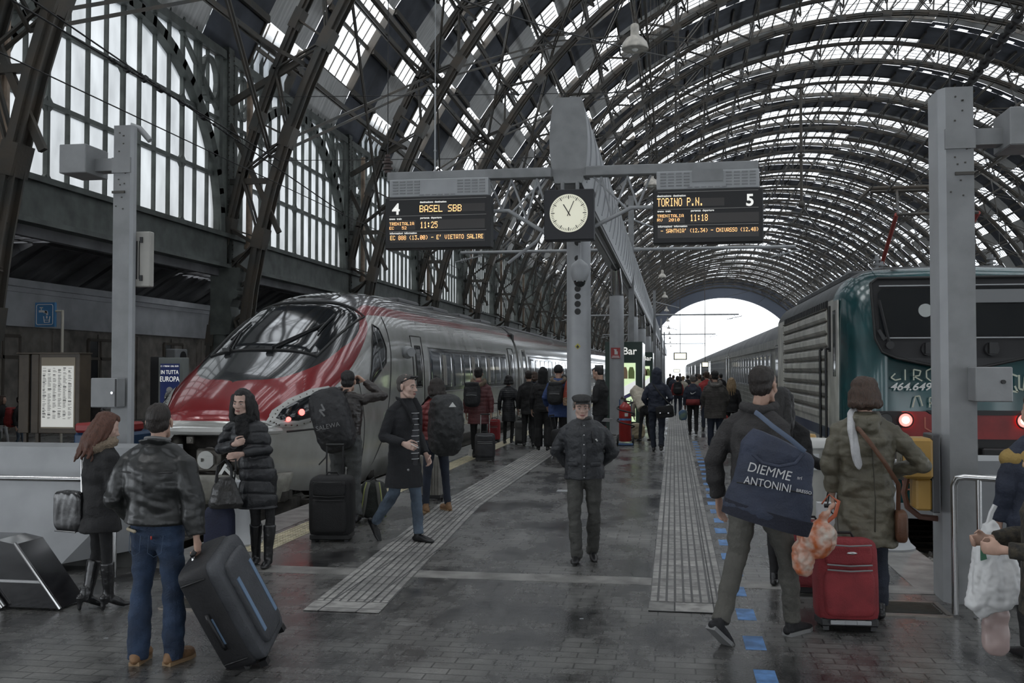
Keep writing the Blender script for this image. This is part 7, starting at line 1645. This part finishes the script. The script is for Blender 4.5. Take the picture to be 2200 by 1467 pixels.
w25 = person('woman in an olive quilted coat and white scarf pulling a red suitcase', (1862, 1322), 815, 176,
    dict(anL=(.055, -.03, .05), anR=(-.05, .03, .045), elL=(.145, .015, .64), wrL=(.135, -.0, .515), elR=(-.225, .01, .645), wrR=(-.115, -.09, .60), shL=(.104, 0, .783), shR=(-.104, 0, .783), head=(-.0, -.015, .925)),
    hair=('bob', 'brown'), look=(0, 4), topw=dict(m=C_OLIVE, hem=.30, hw=1.10, fat=1.22, puff=.15, groove=.009, amp=.018, hood='down', name='quilted_coat', sleeve=1.10), legw=dict(m=C_JEAND, w=1.0, flare=1.1), extra=ex, near=2, fem=True, hands=(1., .6))
t = thing('crossbody_bag', 'brown leather crossbody bag hanging at the right hip of the olive coat', 'bag', W2(w25[0], V((-.135, .04, .40))*w25[2]), w25[0].rotation_euler.z); M_BRB = cm('brown_leather', (.12, .055, .03), .45, .2)
H_ = w25[2]; b = MB(); tbox(b, (0, 0, -.02), (.09, .20, .24), e=.5); b.build('bag_body', M_BRB, t, smooth='all'); b = MB(); b.tube([V((.02, .02, .10)), V((.03, .125, .30)), V((.13, .17, .46)), V((.24, .155, .62)), V((.31, .07, .715))], [(.016, .005)]*5, 6, ref=(1, 0, 0)); b.build('strap', M_BRB, t, smooth=True)
# 26 --- blurred people at the right edge
def ex(root, J, H, s, Mh, c):
    part(c, 'yellow_yoke', cm('mustard_cloth', (.30, .20, .06)), lambda b: b.tube([V((0, -.0, .725*H)), V((0, 0, .785*H)), V((0, 0, .822*H))], [(.232*s, .178*s), (.215*s, .155*s), (.12*s, .11*s)], 20, ref=(1, 0, 0)), None, .010)
    for q in (-1, 1): part(c, 'yellow_shoulder', cm('mustard_cloth', (0, 0, 0)), lambda b: b.ell(V((q*.105, 0, .762))*H, (.092*s, .088*s, .072*s)))
p26 = person('person in a navy jacket with a mustard yellow yoke at the right edge', (2236, 1415), 850, 200,
    dict(elL=(.14, .0, .64), wrL=(.13, -.05, .52)), hair=('short', 'brown'), topw=dict(m=C_NAVY, hem=.42, fat=1.3, amp=.012), legw=dict(m=C_BLACK), extra=ex, near=1)
p27 = person('person in a dark checked coat at the right edge holding a white plastic bag', (2262, 1600), 940, 262,
    dict(elL=(.16, -.0, .64), wrL=(.13, -.15, .645), elR=(-.14, .0, .66), wrR=(-.10, -.16, .645), knL=(.055, -.06, .29), anL=(.05, -.02, .05)), hair=('short', 'dark'), topw=dict(m=mat('checked_cloth', (.06, .05, .035), .95, bump=.5, bscale=50, col2=(.02, .02, .018), vscale=30), hem=.42, fat=1.25, amp=.012, name='coat'), legw=dict(m=C_BLACK, w=1.15), near=1, hands=(1., 1.))
# left background
p28 = person('person in a dark hooded jacket far behind the couple near the stone wall', (206, 975), 835, 175, dict(), hair=('short', 'dark'), topw=dict(m=cm('brown_black', (.03, .026, .025)), hem=.48, fat=1.2, hood='down', amp=.01), near=1)
p29 = person('walker at the far left edge in a dark top and pale trousers', (4, 975), 850, 90, dict(anL=(.05, -.10, .05), anR=(-.05, .10, .06), knL=(.05, -.06, .29)), hair=('long', 'brown'), topw=dict(m=C_BLACK, hem=.5), legw=dict(m=C_WHITE), near=0)
p30 = person('walker partly hidden behind the timetable case, with jeans', (42, 978), 852, 90, dict(anL=(.05, -.10, .05), anR=(-.05, .10, .06)), hair=('short', 'dark'), topw=dict(m=C_BLACK, hem=.5), legw=dict(m=C_JEAN2), shoes=dict(sole=M_WSOLE), near=0)
backpack('small red bag of the walker behind the timetable case', p30[0], p30[1], p30[2], .34, .42, .2, (.30, .03, .03), cz=.64)
# ================================================================== LUGGAGE
def at_floor(x, y): g = G(x, y); return (g.x, g.y, 0)
# tilted grey suitcase of the man in the leather jacket
t = thing('tilted_suitcase', 'large dark grey suitcase with blue stripes, tilted on its wheels beside the man in jeans', 'suitcase', at_floor(548, 1413), 0)
hand1 = W2(man1[0], V(man1[1]['wrR'])*man1[2]+V((0, 0, -.09)))
hv = hand1-V(t.location); ang = math.atan2(-hv.x, hv.z)            # lean towards the hand
az = math.atan2(hv.y, -hv.x)
L_, W_, D_ = .74, .30, .50
# local frame: u along the case towards the hand, n up-right normal, w sideways
u = hv.normalized(); side = V((0, 1, 0)); side = (side-u*side.dot(u)).normalized(); n_ = side.cross(u); n_ = n_ if n_.x > 0 else -n_
FR = Matrix((side, n_, u)).transposed().to_4x4()     # x: side, y: normal (outer, upper right), z: along
def S(b, nm, m, sm='all', par=t): b.xf(FR); return b.build(nm, m, par, smooth=sm)
mg = cm('suitcase_grey', (.050, .053, .060), .55, .3, 60); md = cm('suitcase_black', (.018, .018, .020), .6, .2, 60)
b = MB(); tbox(b, (0, .02, .05+L_/2), (D_, W_*.72, L_), e=.22); S(b, 'shell', md)
b = MB(); tbox(b, (0, .02+W_*.40, .05+L_/2), (D_*.96, W_*.34, L_*.97), e=.25); S(b, 'front_shell', mg)
b = MB(); tbox(b, (0, .02+W_*.56, .05+L_*.50), (D_*.66, .07, L_*.80), e=.3); S(b, 'front_pocket', mg)
for x in (-.12, .12): b = MB(); b.bx(x-.018, x+.018, .02+W_*.66, .02+W_*.685, .05+L_*.22, .05+L_*.74); S(b, 'blue_stripe', mat('ice_blue', (.16, .24, .36), .4), True)
b = MB(); b.bx(-D_*.505, -D_*.49, -.02, .02, .05+L_*.30, .05+L_*.55); S(b, 'blue_grip', mat('ice_blue', (0, 0, 0)), True)
b = MB(); b.tube([V((-D_*.50, 0, .05+L_*.26)), V((-D_*.53, 0, .05+L_*.30)), V((-D_*.53, 0, .05+L_*.56)), V((-D_*.50, 0, .05+L_*.60))], .014, 8); S(b, 'side_grip', M_BLACK)
b = MB(); 
for z in (.12, .9): b.tube([V((-D_*.5, -.06, .05+L_*z)), V((-D_*.505, .10, .05+L_*z))], .006, 6)
S(b, 'seams', M_BLACK)
for x in (-.19, .19):
    b = MB(); b.tube([V((x-.02, .0, .03)), V((x+.02, .0, .03))], .042, 18); S(b, 'wheel', M_BLACK)
    b = MB(); b.box((x, .0, .07), (.09, .12, .08), None, .02); S(b, 'wheel_housing', M_BLACK, False)
    b = MB(); b.box((x, W_*.5, .045), (.05, .05, .04)); S(b, 'foot', M_BLACK, False)
Lh = hv.length
for x in (-.07, .07): b = MB(); b.tube([V((x, -.04, L_)), V((x*.7, -.0, Lh))], .009, 8); S(b, 'telescopic_bar', M_STEEL)
b = MB(); b.tube([V((-.07, 0, Lh)), V((.07, 0, Lh))], .015, 10); S(b, 'handle', M_BLACK)
# photographer's trolley bag
t = carry_suitcase('large black upright soft suitcase in front of the photographer', at_floor(714, 1160), 8, .47, .34, .66, (.012, .012, .013), 0, .32, style='dark', accent=M_BLACK)
# striped small backpack on the floor
c = at_floor(802, 1114); t = thing('floor_backpack', 'small grey backpack with yellow-green striped straps standing on the floor', 'backpack', c, math.radians(12))
b = MB(); tbox(b, (0, 0, .24), (.34, .22, .48), e=.6); fuse(b, 'pack_body', cm('pack_grey', (.030, .034, .030), .8), t, .01, 3, wr_fn(.007, 1))
for q in (-1, 1):
    pts = [V((q*.06, -.07, .46)), V((q*.08, -.14, .38)), V((q*.10, -.15, .22)), V((q*.13, -.12, .07)), V((q*.14, -.06, .03))]
    b = MB(); b.tube(pts, [(.032, .008)]*5, 8, ref=(1, 0, 0)); o = b.build('strap', mat('strap_grey', (.13, .13, .12), .8), t, smooth=True)
    b = MB(); b.tube([p+V((q*.018, -.010, 0)) for p in pts], .006, 6); b.build('strap_stripe', mat('lime_stripe', (.38, .42, .12), .6), o, smooth=True)
b = MB(); b.tube([V((-.04, -.02, .47)), V((0, -.02, .51)), V((.04, -.02, .47))], .009, 6); b.build('top_loop', M_BLACK, t, smooth=True)
# silver ribbed case and red bag behind the red jacket
c = P(934, 1080, 14.2); t = carry_suitcase('silver ribbed hard suitcase standing behind the legs of the red-jacketed person', (c.x-.02, 14.0, 0), 0, .40, .25, .62, (.20, .19, .17), 0, .0, .35, 'hard')
c = carry_suitcase('grey trolley suitcase pulled by the person in burgundy', (G(1042, 990).x, G(1042, 990).y, 0), 10, .42, .28, .52, (.040, .040, .044), 0, .38)
b = MB(); b.prism([(-.05, -.1), (.03, -.12), (.06, .02), (-.02, .05)], -.004, .004, 'y'); tag(b.build('luggage_tag', M_WTEXT, loc=P(1010, 968, 20.3)), 'white paper luggage tag hanging left of the grey trolley suitcase', 'tag')
t = carry_suitcase('patterned trolley bag between the quilted coat and the dark walkers', (G(1117, 955).x, G(1117, 955).y, 0), 0, .24, .2, .55, (.10, .10, .10), 0, .3, accent=M_BLACK)
t = carry_suitcase('black trolley suitcase beside the legs of the blue parka', (G(1214, 985).x, G(1214, 985).y, 0), 70, .36, .24, .60, (.014, .014, .016), -14, .30, style='dark')
t = carry_suitcase('small red trolley seen between the burgundy and the quilted coats', (G(1062, 950).x, G(1062, 950).y, 0), 0, .30, .22, .55, (.30, .03, .035), 0, .40)
# handbag of the woman in the puffer coat
c = W2(woman3[0], V((-.165, -.13, .435))*woman3[2]); t = thing('handbag', 'black leather slouch handbag hanging from the arm of the woman facing us', 'bag', c, woman3[0].rotation_euler.z)
b = MB(); b.tube([(0, 0, .14), (0, 0, .02), (0, 0, -.10), (0, 0, -.15)], [(.07, .035), (.13, .06), (.165, .075), (.15, .06)], 16, ref=(1, 0, 0)); fuse(b, 'bag_body', cm('bag_leather', (.022, .021, .020), .35, .4, 30, coat=.2), t, .008, 3, wr_fn(.008, 1))
for q in (-.02, .02): b = MB(); b.tube([V((-.09, q, .09)), V((-.07, q, .24)), V((0, q, .30)), V((.05, q, .24)), V((.06, q, .10))], .008, 8); b.build('handle', M_BLACK, t, smooth=True)
b = MB(); b.tube([V((.08, 0, .10)), V((.10, -.02, .22)), V((.10, -.02, .33))], [(.008, .003)]*3, 6); b.ell((.10, -.03, .20), .012); b.build('strap_clip', M_BLACK, t, smooth=True)
# shiny bag of woman 2
c = W2(woman2[0], V((.115, .10, .50))*woman2[2]); t = thing('quilted_bag', 'shiny crinkled black shoulder bag on the back of the woman in heeled boots', 'bag', c, woman2[0].rotation_euler.z+.3)
b = MB(); tbox(b, (0, 0, 0), (.30, .10, .32), e=.4); fuse(b, 'bag_body', cm('patent_black', (.012, .012, .013), .28, .15, 20, .05, .25), t, .008, 2, lambda c_: .005*noise.noise(V((c_.x*26, c_.y*14, c_.z*9)))); b = MB(); b.tube([V((-.12, 0, .15)), V((-.06, -.05, .40)), V((.0, -.12, .52))], [(.012, .004)]*3, 6); b.build('strap', M_STEEL, t, smooth=True)
b = MB(); b.tube([V((.10, .055, -.15)), V((-.12, .055, -.15))], .006, 6); b.build('zip', M_STEEL, t, smooth=True)
# blue bag behind the man's leg
c = at_floor(405, 1250); t = thing('blue_bag', 'dark blue wheeled shopper just behind the right leg of the man in jeans', 'bag', (c[0], c[1]+.6, 0)); b = MB(); tbox(b, (0, 0, .33), (.26, .2, .52), e=.4); b.build('bag_body', cm('shopper_blue', (.015, .019, .045)), t, smooth='all'); b = MB(); b.tube([(-.1, 0, .04), (-.06, 0, .04)], .04, 12); b.build('wheel', M_BLACK, t, smooth=True); b = MB(); b.tube([(.08, 0, .04), (.12, 0, .04)], .04, 12); b.build('wheel', M_BLACK, t, smooth=True)
# the big navy bag with white lettering
c = P(1660, 1035, 6.62); t = thing('big_navy_bag', 'big navy shoulder bag with white hand-lettered print on the striding man', 'bag', c, math.radians(-6))
mn = cm('navy_canvas', (.030, .038, .065), .7, .3, 80); b = MB()
b.tube([(.02, 0, .27), (.0, 0, .20), (.0, 0, .0), (-.01, 0, -.20), (-.02, 0, -.26)], [(.20, .05), (.235, .085), (.25, .10), (.285, .115), (.27, .10)], 24, ref=(1, 0, 0)); 
b.xf(Matrix.Rotation(math.radians(9), 4, 'Y')); fuse(b, 'bag_body', mn, t, .009, 3, wr_fn(.010, 1, freq=.7))
b = MB(); b.tube([(-.0, 0, -.18), (-.01, 0, -.275)], [(.287, .117), (.28, .11)], 24, ref=(1, 0, 0)); b.xf(Matrix.Rotation(math.radians(9), 4, 'Y')); b.build('dark_base', cm('navy_dark', (.012, .014, .026)), t, smooth=True)
b = MB(); b.tube([V((-.22, -.09, .0)), V((0, -.11, -.02)), V((.24, -.09, -.065))], .005, 6); b.build('zip', M_BLACK, t, smooth=True)
b = MB(); b.tube([V((-.12, -.09, .18)), V((-.06, -.12, .13)), V((.04, -.13, .11)), V((.14, -.11, .13)), V((.19, -.08, .19))], .012, 8); b.build('grip', mn, t, smooth=True)
ml = mat('bag_print', (.60, .60, .60), .7)
text_mesh('lettering', 'DIEMME', .085, ml, t, (-.02, -.118, .075), (PI/2, math.radians(12), 0), .002, bold=.0, shear=.1, sx=.9)
text_mesh('lettering', 'ANTONINI', .070, ml, t, (-.03, -.118, -.005), (PI/2, math.radians(10), 0), .002, sx=.85)
text_mesh('lettering', 'srl', .030, ml, t, (.165, -.108, .04), (PI/2, math.radians(12), 0), .002); text_mesh('lettering', 'BRESSO', .028, ml, t, (.19, -.108, -.045), (PI/2, math.radians(10), 0), .002)
b = MB(); b.tube([V((.20, -.04, .20)), V((.11, -.06, .28)), V((.0, -.04, .36)), V((-.08, .03, .425)), V((-.11, .14, .44))], [(.016, .004)]*5, 6); b.build('shoulder_strap', mat('strap_blue', (.09, .12, .18), .6), t, smooth=True)
# white paper bag, patterned plastic bag, red suitcases
c = W2(p24[0], V(p24[1]['wrR'])*p24[2]); t = thing('paper_bag', 'white glossy paper carrier bag with dark letters beside the navy bag', 'bag', (c.x+.0, c.y-.05, c.z-.63))
b = MB(); b.prism([(-.14, 0), (.14, 0), (.14, .36), (-.14, .36)], -.05, .05, 'y'); b.build('bag_body', mat('paper_white', (.62, .63, .64), .3, var=.06), t); text_mesh('lettering', 'CO', .10, M_BLACK, t, (.03, -.055, .30)); text_mesh('lettering', 'FE', .10, M_BLACK, t, (.0, -.055, .07))
for q in (-.05, .05): b = MB(); b.tube([V((-.06, q, .35)), V((-.03, q*.5, .52)), V((.03, q*.5, .52)), V((.06, q, .35))], .006, 6); b.build('handle', M_BLACK, t, smooth=True)
M_LRED = (.235, .024, .030)
t = carry_suitcase('bright red soft suitcase with grey zips pulled by the woman in olive', at_floor(1818, 1349), 3, .43, .28, .60, M_LRED, -6, .0, style='soft')
h = W2(w25[0], V(w25[1]['wrL'])*w25[2]+V((0, 0, -.10))); b = MB(); lp = h-V(t.location); lp.rotate(Euler((0, 0, -t.rotation_euler.z)))
b.tube([V((lp.x*.5-.02, .15, .62)), lp+V((.02, 0, 0))], .011, 8); b.build('telescopic_bars', M_IRON, t, smooth=True); b = MB(); b.tube([lp-V((.06, 0, 0)), lp+V((.06, 0, 0))], .015, 10); b.build('handle', M_BLACK, t, smooth=True)
b = MB(); 
for s in (-1, 1): b.box((s*.09, -.155, .075), (.10, .01, .03), None, .004)
b.bx(-.1, .1, -.150, -.146, .06, .09); b.build('kick_plate', M_GREYL, t); b = MB(); b.ell((0, -.205, .57), (.035, .006, .01)); b.build('badge', M_STEEL, t, smooth=True)
t = carry_suitcase('second darker red suitcase half hidden behind the plastic bag', at_floor(1738, 1275), 0, .34, .26, .56, (.17, .018, .024), 0, .0)
c = P(1755, 1160, 7.05); t = thing('printed_plastic_bag', 'bulging white plastic bag with orange pattern on top of the red suitcase', 'bag', c)
b = MB(); b.ell((-.0, 0, .0), (.13, .12, .12)); b.ell((-.09, 0, -.12), (.075, .08, .13)); b.ell((.04, -.03, .05), (.09, .08, .08)); b.tube([(.02, 0, .09), (.07, 0, .19), (.12, .05, .24)], [.05, .022, .015], 8, rnd=True)
fuse(b, 'bag_body', mat('printed_plastic', (.60, .55, .48), .35, bump=.3, bscale=14, col2=(.50, .12, .03), vscale=9), t, .009, 2, lambda c_: .018*noise.noise(c_*16)+.006*noise.noise(c_*45))
b = MB(); b.tube([V((.04, 0, .10)), V((.12, .0, .17)), V((.15, .03, .26)), V((.09, .06, .30)), V((.04, .04, .24))], [(.014, .006)]*5, 6); b.build('handle', mat('orange_plastic', (.45, .10, .04), .4), t, smooth=True)
# white plastic bag at the right edge, brown bag
c = P(2122, 1120, 5.85); t = thing('plastic_bag', 'white plastic shopping bag hanging at the right edge of the picture', 'bag', c)
b = MB(); b.tube([(.0, 0, .0), (.01, 0, -.12), (.0, 0, -.30), (-.01, 0, -.44), (0, 0, -.47)], [(.03, .025), (.09, .06), (.14, .09), (.165, .10), (.12, .08)], 18, ref=(1, 0, 0)); b.xf(Matrix.Rotation(-.12, 4, 'Y')); fuse(b, 'bag_body', mat('white_plastic', (0, 0, 0)), t, .009, 2, lambda c_: .022*noise.noise(V((c_.x*20, c_.y*20, c_.z*7)))+.006*noise.noise(c_*50))
b = MB(); b.prism([(-.06, -.20), (-.03, -.19), (-.045, -.12), (-.06, -.12)], -.085, -.07, 'y'); b.build('green_print', mat('print_green', (.05, .15, .09), .5), t)
b = MB(); b.tube([(0, 0, -.02), (.02, 0, .05), (.04, 0, .09)], .014, 6); b.build('handle', mat('white_plastic', (0, 0, 0)), t, smooth=True)
c = P(2140, 1350, 5.9); t = thing('clear_bag', 'pale pink translucent bag hanging below the white plastic bag', 'bag', c); b = MB(); tbox(b, (0, 0, 0), (.14, .08, .30), e=.5); fuse(b, 'bag_body', mat('pink_plastic', (.42, .32, .30), .3), t, .01, 2, lambda c_: .012*noise.noise(c_*18))
b = MB(); b.tube([(0, 0, .14), (.02, .05, .45)], .008, 6); b.build('handle', M_BLACK, t)
bpy.context.view_layer.update()
